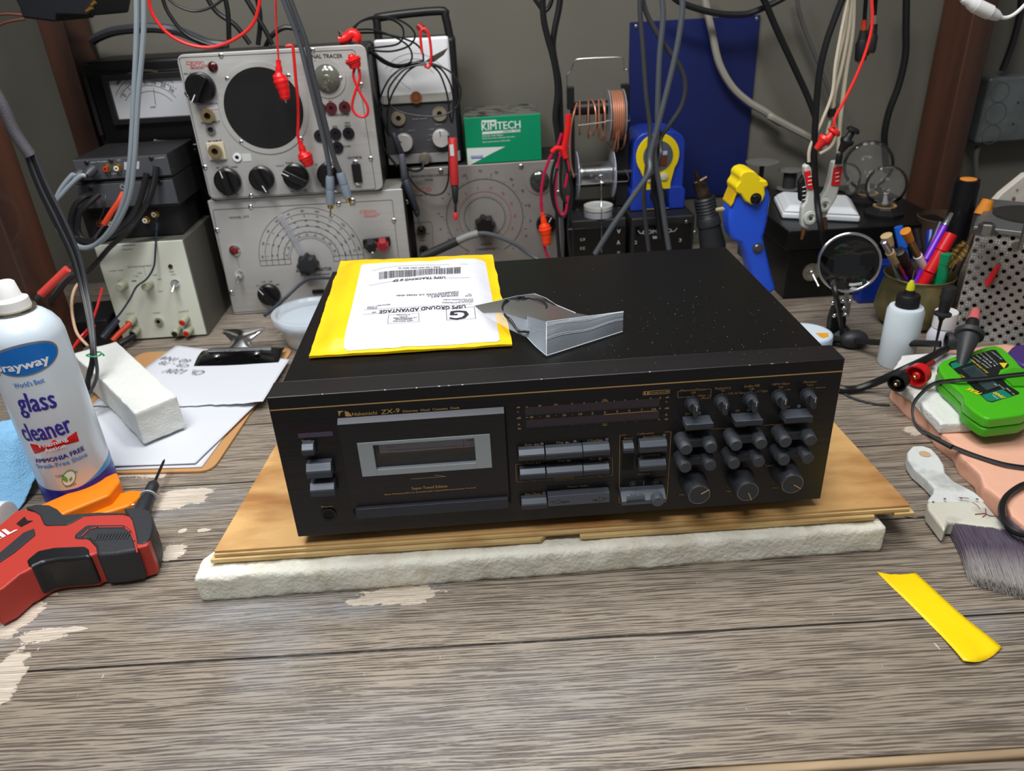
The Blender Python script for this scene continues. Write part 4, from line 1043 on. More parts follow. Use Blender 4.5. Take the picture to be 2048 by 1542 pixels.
for s_, a, b in (('SINE PEAK', (655, 1090), (790, 1080)), ('DBM', (700, 1062), (770, 1058)), ('OFF', (540, 1182), (570, 1180)), ('ON V', (620, 1192), (680, 1188)), ('3V', (470, 1215), (505, 1212)), ('RANGE', (865, 1135), (930, 1130)), ('x100', (800, 1180), (850, 1178)), ('x10', (800, 1230), (835, 1228)), ('x1', (790, 1275), (820, 1273))):
    p.text(s_, a, b, 13)
p.build('panel_lettering', mat('pale_ink', (130, 130, 134), 0.6), mt)
c = K3(772, 1432, y=Y4); MB().lathe(c, YN, [(0, 0.0095), (0.004, 0.0095), (0.004, 0.0075), (0.014, 0.0070)], 20).build('mic_connector', mat('nickel', (190, 184, 172), 0.3, 0.9), mt, angle=30)
hz = MZ1 - 0.004
MB().tube([(MX0 + 0.004, Y4 + 0.045, hz - 0.01), (MX0 + 0.004, Y4 + 0.045, hz + 0.025), (MX0 + 0.012, Y4 + 0.045, hz + 0.033), (MX1 - 0.012, Y4 + 0.045, hz + 0.037), (MX1 - 0.003, Y4 + 0.045, hz + 0.028), (MX1 + 0.002, Y4 + 0.045, hz - 0.01)], 0.0062, 12, 4).build('handle', BLACK, mt)

# ---- tissue box
kx = thing('tissue_box', 'green and white wipes carton standing on the bridge comparator', 'box', (0.218, 0.77, 0.2005))
KY, kx0, kx1, kz0, kz1 = 0.722, 0.1575, 0.2775, 0.2015, 0.2725
GREEN = mat('green_card', (0, 128, 88), 0.4)
MB().box((kx0, KY, kz0), (kx1, KY + 0.115, kz1 - 0.0005)).build('carton', GREEN, kx, bevel=0.0008)
MB().box((kx0 + 0.001, KY + 0.004, kz1 - 0.0006), (kx1 - 0.001, KY + 0.113, kz1)).build('top_flap', mat('grey_card', (92, 92, 84), 0.7, var=(50, (40, 38, 36), 0.5, 0.62)), kx)
p = Print(K3, YN, y=KY, lift=0.0004)
p.text('KIMTECH', (1286, 1184), (1636, 1162), 68, thick=0.0006).poly([(1284, 1092), (1418, 1086), (1418, 1106), (1284, 1112)])
p.poly([(1290, 1196), (1636, 1172), (1636, 1196), (1290, 1220)])
p.text('Delicate Task Wipes', (1292, 1242), (1480, 1230), 16).text('Papel para para limpieza delicadas', (1292, 1262), (1586, 1244), 12).text('Pano para tareas delicadas', (1296, 1296), (1544, 1278), 14)
p.poly([(1150, 1345), (1500, 1330), (1380, 1390), (1160, 1508)])
p.build('carton_print', mat('carton_white', (196, 204, 200), 0.5), kx)
p = Print(K3, YN, y=KY, lift=0.0007); p.text('Kimberly-Clark', (1190, 1425), (1298, 1418), 14).poly([(1190, 1430), (1298, 1424), (1298, 1434), (1190, 1440)]); p.build('maker_mark', mat('carton_blue', (40, 60, 160), 0.5), kx)
p = Print(K3, YN, y=KY, lift=0.0008); p.text('SCIENCE', (1478, 1197), (1560, 1192), 12).text('WIPES', (1578, 1190), (1630, 1187), 10); p.build('carton_small_print', GREEN, kx)

# ---- large black meter behind, at the left
si = thing('vacuum_tube_voltmeter', 'tall black meter with wide white scale behind the stacked grey boxes', 'meter', (-0.29, 0.76, 0))
SY = 0.715
BB = mat('black_wrinkle_paint', (16, 16, 17), 0.42, bump=(500, 0.15))
sx0 = K1(745, 620, y=SY).x; zt = K1(1000, 590, y=SY).z
MB().box((sx0, SY + 0.004, 0.0), (-0.241, SY + 0.12, zt)).build('case', BB, si, bevel=0.006)
MB().box((sx0 + 0.012, SY - 0.006, 0.15), (-0.242, SY + 0.005, zt - 0.014)).build('front_panel', mat('black_bakelite_panel', (13, 13, 14), 0.3), si, bevel=0.003)
a_, b_, c_, d_ = K1(1045, 780, y=SY - 0.008), K1(1690, 712, y=SY - 0.008), K1(1810, 1110, y=SY - 0.008), K1(1170, 1165, y=SY - 0.008)
MB().prism([(a_.x, SY - 0.0075, a_.z), (-0.246, SY - 0.0075, a_.z), (-0.246, SY - 0.0075, c_.z), (a_.x, SY - 0.0075, c_.z)], (0, 0.003, 0)).build('meter_card', mat('meter_card_white', (186, 188, 192), 0.5), si)
framer = MB(); X0, X1, Z0, Z1 = a_.x, -0.246, c_.z, a_.z
framebox(framer, X0 - 0.008, -0.243, Z0 - 0.008, Z1 + 0.008, X0, X1, Z0, Z1, SY - 0.013, SY - 0.005); framer.build('meter_bezel', BLACK, si, bevel=0.001)
p = Print(K1, YN, y=SY - 0.0078, lift=0.0003)
cc = K1(1500, 1130, y=SY - 0.0078)
for k, r_ in enumerate((0.060, 0.053, 0.045, 0.037)): p.arc(cc, r_, math.radians(35 if r_ < .05 else 50), math.radians(145), 0.0005, 40)
for k in range(25): ring_tick(p, cc, 0.053, 0.057, 140 - k * 4, 0.0004, SY - 0.0078)
for k, s_ in enumerate(('0', '1', '2', '5', '10', '20', '50')): ring_text(p, cc, 0.047, 138 - k * 15, s_, 0.005, SY - 0.0078)
p.text('OHMS', (1450, 1040), (1500, 1036), 14).line([(1480, 850), (1500, 1010)], 0.0006)
p.build('meter_scale', INK, si)
p = Print(K1, YN, y=SY - 0.0078, lift=0.0006); p.arc(cc, 0.0655, math.radians(72), math.radians(132), 0.003, 24); p.build('mirror_arc', mat('mirror_strip', (110, 100, 84), 0.25, 0.7), si)
p = Print(K1, YN, y=SY - 0.006, lift=0.0004); p.text('Simpson', (1482, 1378), (1655, 1372), 34, thick=0.0003, shear=0.3).line([(1560, 1396), (1650, 1390)], 0.0005)
for (x, y_, w_) in ((1780, 1388, 30), (1720, 1424, 30), (1810, 1440, 60), (1860, 1392, 30), (1720, 1474, 30), (1850, 1490, 20)): p.line([(x, y_), (x + w_, y_ - 2)], 0.0012)
for (x, y_, w_) in ((1620, 95, 40), (1640, 135, 40), (1650, 180, 30), (1620, 230, 40), (1640, 250, 60), (1710, 60, 40), (1725, 85, 40), (1700, 240, 30)): p.line([(x / 4.536 * 4.819, (y_ / 4.536 + 280) * 4.819), ((x + w_) / 4.536 * 4.819, (y_ / 4.536 + 280) * 4.819)], 0.0010)
p.build('panel_lettering', mat('cream_lettering', (170, 164, 150), 0.6), si)
for cc_ in ((1750, 165), (1760, 285), (1680, 525), (1690, 340)): jack(K6(*cc_, y=SY - 0.006), si, 0.006, mat('black_gloss', (16, 16, 17), 0.2), 'pin_jack', h=0.004, hole=0.5)
MB().box((sx0 + 0.004, SY - 0.004, 0.28), (sx0 + 0.010, SY + 0.002, zt - 0.02)).build('side_trim', mat('dull_chrome_trim', (70, 72, 78), 0.3, 0.8), si)

# ---- white-fronted supply with three shallow boxes stacked on it
LY = 0.567
la = thing('bench_supply', 'cream-fronted bench supply with grey case below the stacked shallow boxes', 'power supply', (-0.318, 0.63, 0))
lx0, lx1, lz1 = -0.382, -0.2565, 0.1525
MB().box((lx0 - 0.002, LY + 0.002, 0.0), (lx1 + 0.002, LY + 0.13, lz1)).build('case', mat('warm_dark_grey_case', (86, 84, 78), 0.45), la, bevel=0.002)
MB().box((lx0, LY - 0.0005, 0.003), (lx1, LY + 0.003, lz1 - 0.001)).build('front_panel', mat('cream_enamel', (206, 210, 196), 0.4), la, bevel=0.001)
CK = mat('cream_knob', (158, 160, 138), 0.4)
for c in ((1085, 1335), (1320, 1335)):
    q = K6(*c, y=LY - 0.014); MB().lathe((q.x, LY, q.z), YN, [(0, 0.0078), (0.002, 0.0078), (0.003, 0.0066), (0.015, 0.0060), (0.016, 0.005)], 24).build('knob', CK, la, angle=35)
toggle(K6(1592, 1300, y=LY), la, Vector((-0.002, -0.010, -0.008)), 0.0052)
c = K6(1548, 1145, y=LY); MB().lathe(c, YN, [(0, 0.0035), (0.002, 0.0030), (0.003, 0.0015)], 12).build('pilot_lamp', mat('dark_red_jewel', (62, 16, 20), 0.15), la)
p = Print(K6, YN, y=LY, lift=0.0006)
p.text('MULTIMODE FREQUENCY', (1110, 965), (1235, 955), 12).text('POWER SUPPLY', (1110, 1000), (1210, 994), 10).text('COARSE', (990, 1196), (1060, 1190), 12).text('FINE', (1080, 1190), (1120, 1186), 12)
p.text('VOLTAGE ADJUSTMENT', (1160, 1160), (1380, 1146), 15).line([(1305, 1150), (1325, 1230)], 0.0004)
for s_, c in (('LINE', (1560, 1202)), ('ON', (1574, 1228)), ('100', (1268, 1214)), ('10', (1238, 1242)), ('1', (1220, 1285)), ('OFF', (1408, 1232)), ('X', (1450, 1270)), ('OUT', (1460, 1380))): p.text(s_, (c[0] - 20, c[1]), (c[0] + 20, c[1] - 2), 13)
p.build('panel_lettering', mat('grey_ink', (110, 112, 104), 0.6), la)
p = Print(L6, YN, y=LY, lift=0.0006); p.text('INPUT', (850, 300), (905, 294), 10).text('SYNC', (1030, 294), (1076, 290), 10).text('OUTPUT', (1198, 288), (1268, 280), 12); p.build('terminal_lettering', mat('grey_ink', (110, 112, 104), 0.6), la)
for c, m_ in (((880, 340), CK), ((905, 410), CK), ((1235, 335), CK), ((1185, 410), CK), ((1262, 408), CK)):
    q = L6(*c, y=LY - 0.008)
    o = MB().lathe((q.x, LY, q.z), (-0.10, -1, -0.12), [(0, 0.0062), (0.013, 0.0062), (0.015, 0.0052)], 16).build('binding_post', m_, la, angle=35)
    mm = REDP if c[0] in (880, 1235, 1262) else BLACK
    MB().lathe(Vector((q.x, LY, q.z)) + Vector((-0.10, -1, -0.12)).normalized() * 0.015, (-0.10, -1, -0.12), [(0, 0.0042), (0.0012, 0.0040), (0.0012, 0.0018)], 14).build('post_tip', mm, o)
jack(L6(1068, 338, y=LY), la, 0.0058, CHROME, 'sync_jack', h=0.005)

def shallow_box(name, label, a, b, y0, y1, m, cat='audio box'):
    o = thing(name, label, cat, ((a[0] + b[0]) / 2, (y0 + y1) / 2, a[1]))
    MB().box((a[0], y0, a[1]), (b[0], y1, b[1])).build('case', m, o, bevel=0.0015)
    return o
GB = mat('grey_aluminium_box', (84, 86, 92), 0.4, 0.3); GBD = mat('charcoal_box', (26, 26, 28), 0.5)
PY = 0.578
PB1 = shallow_box('phono_box', 'black shallow box with gold sockets, lowest of the three stacked', (-0.397, 0.1535), (-0.262, 0.1975), PY + 0.012, 0.69, GBD)
PB2 = shallow_box('phono_box', 'grey shallow box, middle one of the three stacked on the cream-fronted supply', (-0.386, 0.1985), (-0.252, 0.2375), PY, 0.69, GBD)
PB3 = shallow_box('phono_box', 'grey shallow box on top of the three stacked, with red and white sockets', (-0.379, 0.2385), (-0.2515, 0.2705), PY, 0.69, GBD)
for o in (PB1, PB2, PB3): o['group'] = 'three shallow boxes stacked on the bench supply'
MB().box((-0.386, PY - 0.002, 0.2020), (-0.252, PY, 0.2350)).build('rear_plate', GB, PB2, bevel=0.0008)
MB().box((-0.379, PY - 0.002, 0.2415), (-0.2515, PY, 0.2690)).build('rear_plate', GB, PB3, bevel=0.0008)
RW = mat('white_socket', (216, 214, 196), 0.35); RR = mat('red_socket', (190, 50, 34), 0.35)
def rca(K, c, par, m_, y_):
    q = K(*c, y=y_)
    o = MB().lathe(q, YN, [(0, 0.0056), (0.0015, 0.0056), (0.0015, 0.0044), (0.006, 0.0042)], 18).build('phono_socket', GOLDM, par, angle=30)
    MB().lathe(q + Vector((0, -0.006, 0)), YN, [(0, 0.0036), (0.0006, 0.0034), (0.0006, 0.0014)], 16, False).build('socket_insert', m_, o)
    MB().cyl(q + Vector((0, -0.0061, 0)), q + Vector((0, -0.0064, 0)), 0.0013, None, 10).build('socket_hole', HOLE, o)
for c, m_ in (((970, 255), RR), ((1070, 250), RW)): rca(K6, c, PB3, m_, PY - 0.002)
for c, m_ in (((915, 755), RR), ((1015, 752), RW), ((1328, 722), RW), ((1410, 668), RW)): rca(K6, c, PB1, m_, PY + 0.012)
for c in ((785, 205), (1008, 190), (1370, 165)): screw(K6(*c, y=PY - 0.002), PB3, 0.0030, m=BLACK)
for c in ((825, 440), (1455, 385)): screw(K6(*c, y=PY - 0.002), PB2, 0.0032, m=BLACK)
p = Print(K6, YN, y=PY - 0.002)
p.text('phono + line preamp', (828, 208), (970, 198), 14).text('OUT', (1065, 190), (1100, 188), 14).text('LOADING', (1410, 172), (1495, 164), 14).poly([(1125, 200), (1265, 192), (1262, 262), (1128, 270)]).text('L  LINE  R', (985, 316), (1100, 306), 14)
p.build('plate_lettering', mat('silver_ink', (176, 178, 184), 0.5), PB3)
p = Print(K6, YN, y=PY - 0.002); p.disc((1112, 425), 0.003, 14, 0.0008).text('ON', (1145, 430), (1172, 428), 12); p.build('plate_lettering', mat('silver_ink', (176, 178, 184), 0.5), PB2)
# box with wires at the far left behind the spray can
o = MB().box((-0.475, 0.555, 0.0), (-0.392, 0.64, 0.042)).build('project_box', GBD, bevel=0.002)
tag(o, 'small black box on the bench between the spray can and the cream-fronted supply', 'box')
# ------------------------------------------------------------------ back right of the bench
UNITM = mat('black_unit_case', (34, 34, 35), 0.5, 0.1, bump=(400, 0.15))
GLOSSB = mat('gloss_black_display', (9, 9, 10), 0.15)
SILK = mat('pale_silk', (172, 176, 178), 0.5)
UY = 0.700
ps = thing('bench_supply_small', 'black variable supply with dark display, a silver solder reel lying on its top', 'power supply', (0.368, 0.76, 0))
ps.name = 'display_supply'
_off[ps.name] = Vector((0.368, 0.76, 0))
MB().box((0.3215, UY, 0), (0.4125, 0.835, 0.105)).build('case', UNITM, ps, bevel=0.003)
MB().box((0.3255, UY - 0.002, 0.006), (0.4095, UY, 0.092)).build('display', GLOSSB, ps, bevel=0.0008)
p = Print(L3, YN, y=UY - 0.002)
p.text('V', (596, 1010), (626, 1008), 34, thick=0.0004).text('A', (594, 1108), (622, 1106), 34, thick=0.0004).text('C.V', (268, 1078), (312, 1074), 24, thick=0.0003).text('C.C', (268, 1156), (312, 1152), 24, thick=0.0003).text('W', (598, 1190), (622, 1188), 20)
p.build('display_lettering', SILK, ps)
for c in ((245, 805), (617, 785), (178, 975)):
    q = L3(*c, z=0.1052); MB().lathe(q, ZN, [(0, 0.004), (0.001, 0.004), (0.002, 0.002)], 12).build('screw', STEEL, ps)
ha = thing('hot_air_station', 'black station with winged white emblem under the blue and yellow soldering unit', 'soldering station', (0.475, 0.76, 0))
MB().box((0.4205, UY, 0), (0.5265, 0.835, 0.103)).build('case', UNITM, ha, bevel=0.004)
MB().box((0.4265, UY - 0.002, 0.006), (0.5205, UY, 0.090)).build('display', GLOSSB, ha, bevel=0.0008)
p = Print(L3, YN, y=UY - 0.002)
p.line([(785, 985), (800, 1008), (840, 1012)], 0.0012).line([(1128, 965), (1110, 988), (1060, 996)], 0.0012)
p.text('COMAND', (822, 1018), (1080, 1000), 34, thick=0.0005).poly([(915, 1034), (995, 1030), (1000, 1044), (990, 1054), (920, 1058), (912, 1046)])
p.text('2', (752, 1105), (775, 1103), 30).text('3', (1146, 1085), (1170, 1083), 30)
p.build('display_lettering', SILK, ha)
for c in ((1215, 905), (1290, 1000)):
    screw(L3(*c, y=UY - 0.002), ha, 0.003, m=STEEL)
# blue and yellow soldering station
HY = 0.742
hk = thing('soldering_station', 'blue and yellow soldering station with round temperature display', 'soldering station', (0.475, 0.79, 0.103))
HB = mat('royal_blue_plastic', (34, 62, 168), 0.32)
HYL = mat('yellow_plastic', (236, 208, 20), 0.4)
def soft_outline(y, x0, x1, z0, z1, r=0.02, n=6):
    o = []
    for cx, cz, a0, rr in ((x1 - r, z1 - r, 0, r), (x0 + r, z1 - r, 90, r), (x0 + .003, z0 + .003, 180, .003), (x1 - .003, z0 + .003, 270, .003)):
        for k in range(n + 1): a = math.radians(a0 + 90 * k / n); o.append(Vector((cx + rr * math.cos(a), y, cz + rr * math.sin(a))))
    return o
hx0, hx1 = L3(738, 400, y=HY).x, L3(1195, 400, y=HY).x; hz1 = L3(960, 105, y=HY).z
MB().prism(soft_outline(HY, hx0, hx1, 0.1045, hz1, 0.024, 8), (0, 0.085, 0)).build('body', HB, hk, bevel=0.006, seg=4)
MB().prism(soft_outline(HY - 0.004, hx0 - 0.003, hx1 + 0.004, 0.1035, 0.142, 0.012, 6), (0, 0.090, 0)).build('base_flare', HB, hk, bevel=0.004, seg=3)
cc = L3(960, 320, y=HY - 0.003); ry = 0.0355; pts = []
for k in range(25):
    a = math.radians(-35 + 250 * k / 24); pts.append(Vector((cc.x + ry * math.cos(a), HY - 0.004, cc.z + ry * 1.0 * math.sin(a))))
bl, br = L3(852, 783, y=HY - 0.004), L3(1062, 765, y=HY - 0.004); ml, mr = L3(852, 560, y=HY - 0.004), L3(1075, 560, y=HY - 0.004)
pts += [ml, Vector((bl.x, HY - 0.004, 0.105)), Vector((br.x, HY - 0.004, 0.105)), mr]
MB().prism(pts, (0, 0.006, 0)).build('front_bezel', HYL, hk, bevel=0.001)
MB().lathe(Vector((cc.x, HY - 0.004, cc.z)), YN, [(0, 0.0245), (0.001, 0.0245), (0.001, 0.023)], 36).build('display_disc', mat('grey_display_disc', (84, 92, 102), 0.3), hk)
q = L3(1003, 355, y=HY); MB().box((q.x - 0.011, HY - 0.0062, q.z - 0.008), (q.x + 0.005, HY - 0.005, q.z + 0.008)).build('display', mat('amber_display_off', (110, 54, 30), 0.3), hk)
q = L3(985, 290, y=HY); MB().box((q.x - 0.012, HY - 0.0062, q.z - 0.0032), (q.x + 0.010, HY - 0.005, q.z + 0.0032)).build('name_plate', mat('pale_blue_plate', (170, 186, 206), 0.3), hk, bevel=0.001)
for c in ((890, 520), (1015, 505)): MB().lathe(L3(*c, y=HY - 0.004), YN, [(0, 0.0068), (0.002, 0.0064), (0.003, 0.004)], 20).build('button', mat('ivory_button', (206, 206, 176), 0.4), hk)
q = L3(960, 665, y=HY - 0.004); MB().ring(q, YN, 0.006, 0.0135, 0.003, 24).build('cord_socket', BLACK, hk)
MB().cyl(q, q + Vector((0, -0.014, -0.002)), 0.0095, 0.0085, 18).build('cord_plug', DARKRUB, hk)

# spools on a wire frame over the display supply
WIRE = mat('bright_wire', (190, 188, 184), 0.25, 1.0)
sp = thing('wire_frame_stand', 'bent bright wire stand with black clips holding the copper and silver spools', 'stand', (0.37, 0.78, 0.105))
WY = 0.775
def k4(lst, y=WY): return [K4(a, b, y=y) for a, b in lst]
MB().tube(k4([(228, 790), (232, 700), (232, 640), (262, 605), (278, 560), (300, 518), (340, 503), (520, 493), (690, 490), (712, 515), (718, 590), (745, 592), (752, 620), (755, 740), (750, 880), (765, 1030)]), 0.0011, 8, 4).build('top_hoop', WIRE, sp)
MB().tube(k4([(325, 1070), (550, 1042), (580, 1030), (765, 1030)], WY - 0.045), 0.0011, 8, 2).build('guide_wire', WIRE, sp)
MB().tube([L3(238, 576, y=0.735), L3(430, 562, y=0.735), L3(500, 546, y=0.735), L3(690, 546, y=0.735), L3(690, 480, y=0.735), L3(670, 440, y=0.735)], 0.0010, 8, 2).build('guide_wire', WIRE, sp)
q = L3(458, 525, y=0.733); MB().tube([q + Vector((0.0065 * math.cos(a), 0, 0.0065 * math.sin(a))) for a in [k * PI / 6 for k in range(12)]], 0.0006, 6, 2, closed=True).build('guide_eye', WIRE, sp)
qa = K4(250, 740, y=WY); MB().box((qa.x - 0.004, WY - 0.008, K4(250, 930, y=WY).z), (qa.x + 0.007, WY + 0.006, K4(250, 740, y=WY).z)).build('clip', BLACK, sp, bevel=0.001)
qa = K4(725, 715, y=WY); MB().box((qa.x - 0.006, WY - 0.008, K4(725, 1190, y=WY).z), (qa.x + 0.007, WY + 0.006, qa.z)).build('clip', BLACK, sp, bevel=0.001)
qb = L3(215, 640, y=WY); MB().box((K4(275, 900, y=WY).x - 0.003, WY - 0.006, 0.1055), (K4(275, 900, y=WY).x + 0.003, WY + 0.006, K4(260, 880, y=WY).z)).build('upright', BLACK, sp, bevel=0.001)
qb = K4(700, 1300, y=WY); MB().box((qb.x - 0.010, WY - 0.004, 0.1055), (qb.x + 0.011, WY + 0.010, K4(700, 1150, y=WY).z)).build('upright', mat('dark_bracket', (40, 40, 42), 0.5), sp, bevel=0.001)
COPPER = mat('enamelled_copper_wire', (190, 130, 102), 0.38, 0.45)
# copper spool
cs = thing('copper_wire_spool', 'spool of enamelled copper wire on the wire stand, loose turns beside it', 'spool', (0.39, WY, 0.28))
ax = K4(640, 985, y=WY - 0.012); az = ax.z
A = lambda cx: K4(cx, 985, y=WY - 0.012).x
def ldisc(x, z, r, w, name, m, par, y=WY - 0.012, seg=40): return MB().lathe((x - w / 2, y, z), (1, 0, 0), [(0, r), (w, r)], seg).build(name, m, par)
m = MB(); n_ = 16; x0, x1 = A(595), A(690)
for k in range(n_):
    x = x0 + (x1 - x0) * (k + 0.5) / n_; r_ = 0.0365 + 0.0012 * math.sin(k * 2.1)
    m.tube([Vector((x, WY - 0.012 + r_ * math.cos(a), az + r_ * math.sin(a))) for a in [j * PI / 12 for j in range(24)]], 0.00135, 6, 1, closed=True)
m.lathe((x0, WY - 0.012, az), (1, 0, 0), [(0, 0.0362), (x1 - x0, 0.0362)], 32)
m.build('copper_winding', COPPER, cs)['kind'] = 'stuff'
ldisc(A(576), az, 0.0400, 0.0018, 'flange', mat('clear_grey_flange', (132, 134, 142), 0.25), cs)
ldisc(A(703), az, 0.0400, 0.0018, 'flange', mat('clear_grey_flange', (132, 134, 142), 0.25), cs)
MB().cyl((A(300), WY - 0.012, K4(430, 920, y=WY - 0.012).z), (A(740), WY - 0.012, K4(430, 920, y=WY - 0.012).z), 0.0105, None, 20).build('spindle', BLACK, cs)
sz = K4(430, 920, y=WY - 0.012).z
for x, r_, tw in ((415, 0.029, 0.004), (440, 0.027, -0.004), (520, 0.031, -0.003), (500, 0.028, 0.003), (545, 0.032, 0.002), (725, 0.036, 0.004), (608, 0.040, -0.004), (660, 0.041, 0.003), (690, 0.0395, -0.003), (340, 0.026, 0.003)):
    cz = sz + 0.0115 - r_; pts = [Vector((A(x) + tw * math.cos(a), WY - 0.012 + r_ * .8 * math.cos(a), cz + r_ * math.sin(a))) for a in [j * PI / 8 for j in range(16)]]
    MB().tube(pts, 0.0013, 6, 3, closed=True).build('loose_turn', COPPER, cs)
MB().tube([K4(315, 880, y=WY - 0.02), K4(290, 960, y=WY - 0.035), K4(262, 1100, y=WY - 0.04), K4(255, 1250, y=WY - 0.04), K4(262, 1400, y=WY - 0.04), K4(290, 1510, y=WY - 0.04)], 0.0016, 8, 8).build('loose_end', COPPER, cs)
# silver spool
ss = thing('solder_spool', 'clear-sided spool of silver solder hung level on the stand below the copper', 'spool', (0.37, 0.76, 0.15))
SYY = 0.760
c0, c1 = L3(232, 490, y=SYY), L3(560, 478, y=SYY); cz = (c0.z + c1.z) / 2
def helix_wind(x0, x1, cy, cz, r, wr, n):
    m = MB(); pts = []
    for k in range(n * 14): a = 2 * PI * k / 14; pts.append(Vector((x0 + (x1 - x0) * k / (n * 14), cy + r * math.cos(a), cz + r * math.sin(a))))
    m.tube(pts, wr, 5, 1, smooth=False); m.lathe((x0, cy, cz), (1, 0, 0), [(0, r), (x1 - x0, r)], 24); return m
helix_wind(c0.x + 0.002, c1.x - 0.004, SYY, cz, 0.0195, 0.0011, 26).build('solder_winding', mat('bright_solder', (200, 202, 202), 0.22, 1.0), ss)
FL = mat('clear_grey_flange2', (160, 164, 176), 0.2)
for x in (c0.x, c1.x - 0.002):
    MB().lathe((x, SYY, cz), (1, 0, 0), [(0, 0.0385), (0.0016, 0.0385)], 40).build('flange', FL, ss)
MB().cyl((c0.x - 0.008, SYY, cz), (c1.x + 0.030, SYY, cz), 0.006, None, 16).build('spindle', BLACK, ss)
o = cable('solder_strand', 'thin silver solder strand hanging straight down before the display supply', [L3(456, 500, y=0.731), L3(456, 560, y=0.731), L3(458, 800, y=0.695), L3(458, 1180, y=0.690)], 0.0007, mat('bright_solder', (200, 202, 202), 0.22, 1.0), 'solder')
# small reel lying on the supply
q = L3(428, 840, z=0.1055); y_ = 0.722
q = L3(430, 790, y=y_)
rl = thing('solder_reel', 'small grey reel lying flat on the display supply', 'spool', (q.x, y_, 0.1053))
rc_ = mat('pale_grey_reel', (150, 154, 160), 0.35)
MB().lathe((q.x, y_, 0.1053), ZN, [(0, 0.0235), (0.0085, 0.0235), (0.0090, 0.0225)], 40).build('lower_flange', rc_, rl, angle=30)
MB().lathe((q.x, y_, 0.1145), ZN, [(0, 0.0215), (0.0020, 0.0215)], 40).build('winding', mat('bright_solder', (200, 202, 202), 0.22, 1.0), rl)
MB().lathe((q.x, y_, 0.1167), ZN, [(0, 0.0240), (0.0065, 0.0240), (0.0070, 0.0225), (0.0050, 0.0195), (0.0050, 0.004)], 40).build('upper_flange', mat('silver_grey_reel', (178, 180, 178), 0.3), rl, angle=30)

# iron in its black holder
ir = thing('hot_air_gun', 'black ribbed hot air handle with bare metal nozzle leaning beside the soldering station', 'soldering tool', (0.55, 0.69, 0))
pa, pb = L3(1320, 545, y=0.70), L3(1372, 690, y=0.695); pc_, pd = L3(1350, 690, y=0.695), L3(1450, 1130, y=0.685)
ax = (pd - pa).normalized()
MB().lathe(pa, pb - pa, [(0, 0.0105), ((pb - pa).length, 0.0125)], 20).build('nozzle', mat('heat_stained_steel', (104, 90, 78), 0.35, 0.9, var=(60, (66, 54, 44), 0.4, 0.6)), ir)
MB().lathe(L3(1285, 575, y=0.70), L3(1365, 530, y=0.70) - L3(1285, 575, y=0.70), [(0, 0.0042), (0.022, 0.0042)], 12).build('clamp', mat('heat_stained_steel', (104, 90, 78), 0.35, 0.9), ir)
MB().cyl(L3(1295, 455, y=0.70), pa, 0.003, 0.004, 12).build('tip', mat('heat_stained_steel', (104, 90, 78), 0.35, 0.9), ir)
prof = []; L_ = (pd - pb).length
for k in range(6):
    h = k * 0.0052; prof += [(h, 0.0165), (h + 0.0030, 0.0180), (h + 0.0038, 0.0165)]
prof += [(0.033, 0.0185), (0.046, 0.0200), (0.047, 0.0180), (0.06, 0.0190), (L_, 0.0215)]
MB().lathe(pb, pd - pb, prof, 28).build('grip', mat('dark_rubber_grip', (34, 36, 40), 0.45), ir, angle=50)
e0 = pd; e1 = pd + (pd - pb).normalized() * 0.03; e1 = Vector((pd.x + 0.012, pd.y, 0.0))
MB().cyl(e0, e1, 0.0205, 0.0205, 24).build('holder', BLACK, ir)

# desoldering gun
gy = 0.505
dg = thing('desoldering_gun', 'blue pistol-shaped desoldering gun with yellow cap beside the black boxes', 'desoldering tool', (0.50, gy, 0))
def outl(K, lst, y): return [K(a, b, y=y) for a, b in lst]
MB().prism(outl(L3, [(1665, 655), (1700, 600), (1760, 585), (1900, 590), (1955, 620), (1972, 700), (1955, 800), (1945, 900), (1925, 1000), (1905, 1050), (1925, 1150), (1950, 1250), (1985, 1400), (2020, 1520), (1880, 1600), (1810, 1480), (1770, 1300), (1735, 1180), (1700, 1110), (1630, 1080), (1602, 1020), (1592, 900), (1600, 790), (1625, 740)], gy), (0, 0.034, 0)).build('body', mat('bright_blue_plastic', (36, 84, 214), 0.35), dg, bevel=0.008, seg=4)
MB().prism(outl(L3, [(1650, 645), (1602, 760), (1612, 782), (1640, 740), (1660, 680), (1700, 620), (1680, 600), (1655, 600)], gy - 0.002), (0, 0.036, 0)).build('cap_flange', mat('yellow_plastic_deep', (214, 176, 16), 0.45), dg, bevel=0.002)
cap = [(1652, 600), (1692, 545), (1690, 500), (1720, 462), (1770, 448), (1820, 455), (1855, 490), (1872, 535), (1935, 540), (1950, 590), (1915, 605), (1922, 660), (1900, 720), (1850, 755), (1790, 755), (1735, 725), (1705, 670), (1660, 650)]
MB().prism(outl(L3, cap, gy - 0.006), (0, 0.042, 0)).build('cap', HYL, dg, bevel=0.003, seg=3)
q = L3(1832, 700, y=gy - 0.006); MB().lathe(q, YN, [(0, 0.0078), (0.001, 0.0078), (0.0015, 0.006), (0.004, 0.0045), (0.005, 0.001)], 20).build('cap_screw', mat('black_gloss', (16, 16, 17), 0.2), dg)
q = L3(1850, 1140, y=gy); MB().lathe(q, YN, [(0, 0.0080), (0.001, 0.0080), (0.001, 0.006), (0.0030, 0.0045)], 20).build('trigger_button', mat('grey_metal_button', (92, 96, 104), 0.3, 0.7), dg)
for c in ((1640, 820),): 
    q = L3(*c, y=gy + 0.02)
MB().cyl(L3(1585, 790, y=gy + 0.02), L3(1490, 800, y=gy + 0.05), 0.004, 0.003, 12).build('nozzle', mat('yellowed_plastic', (190, 184, 150), 0.5), dg)

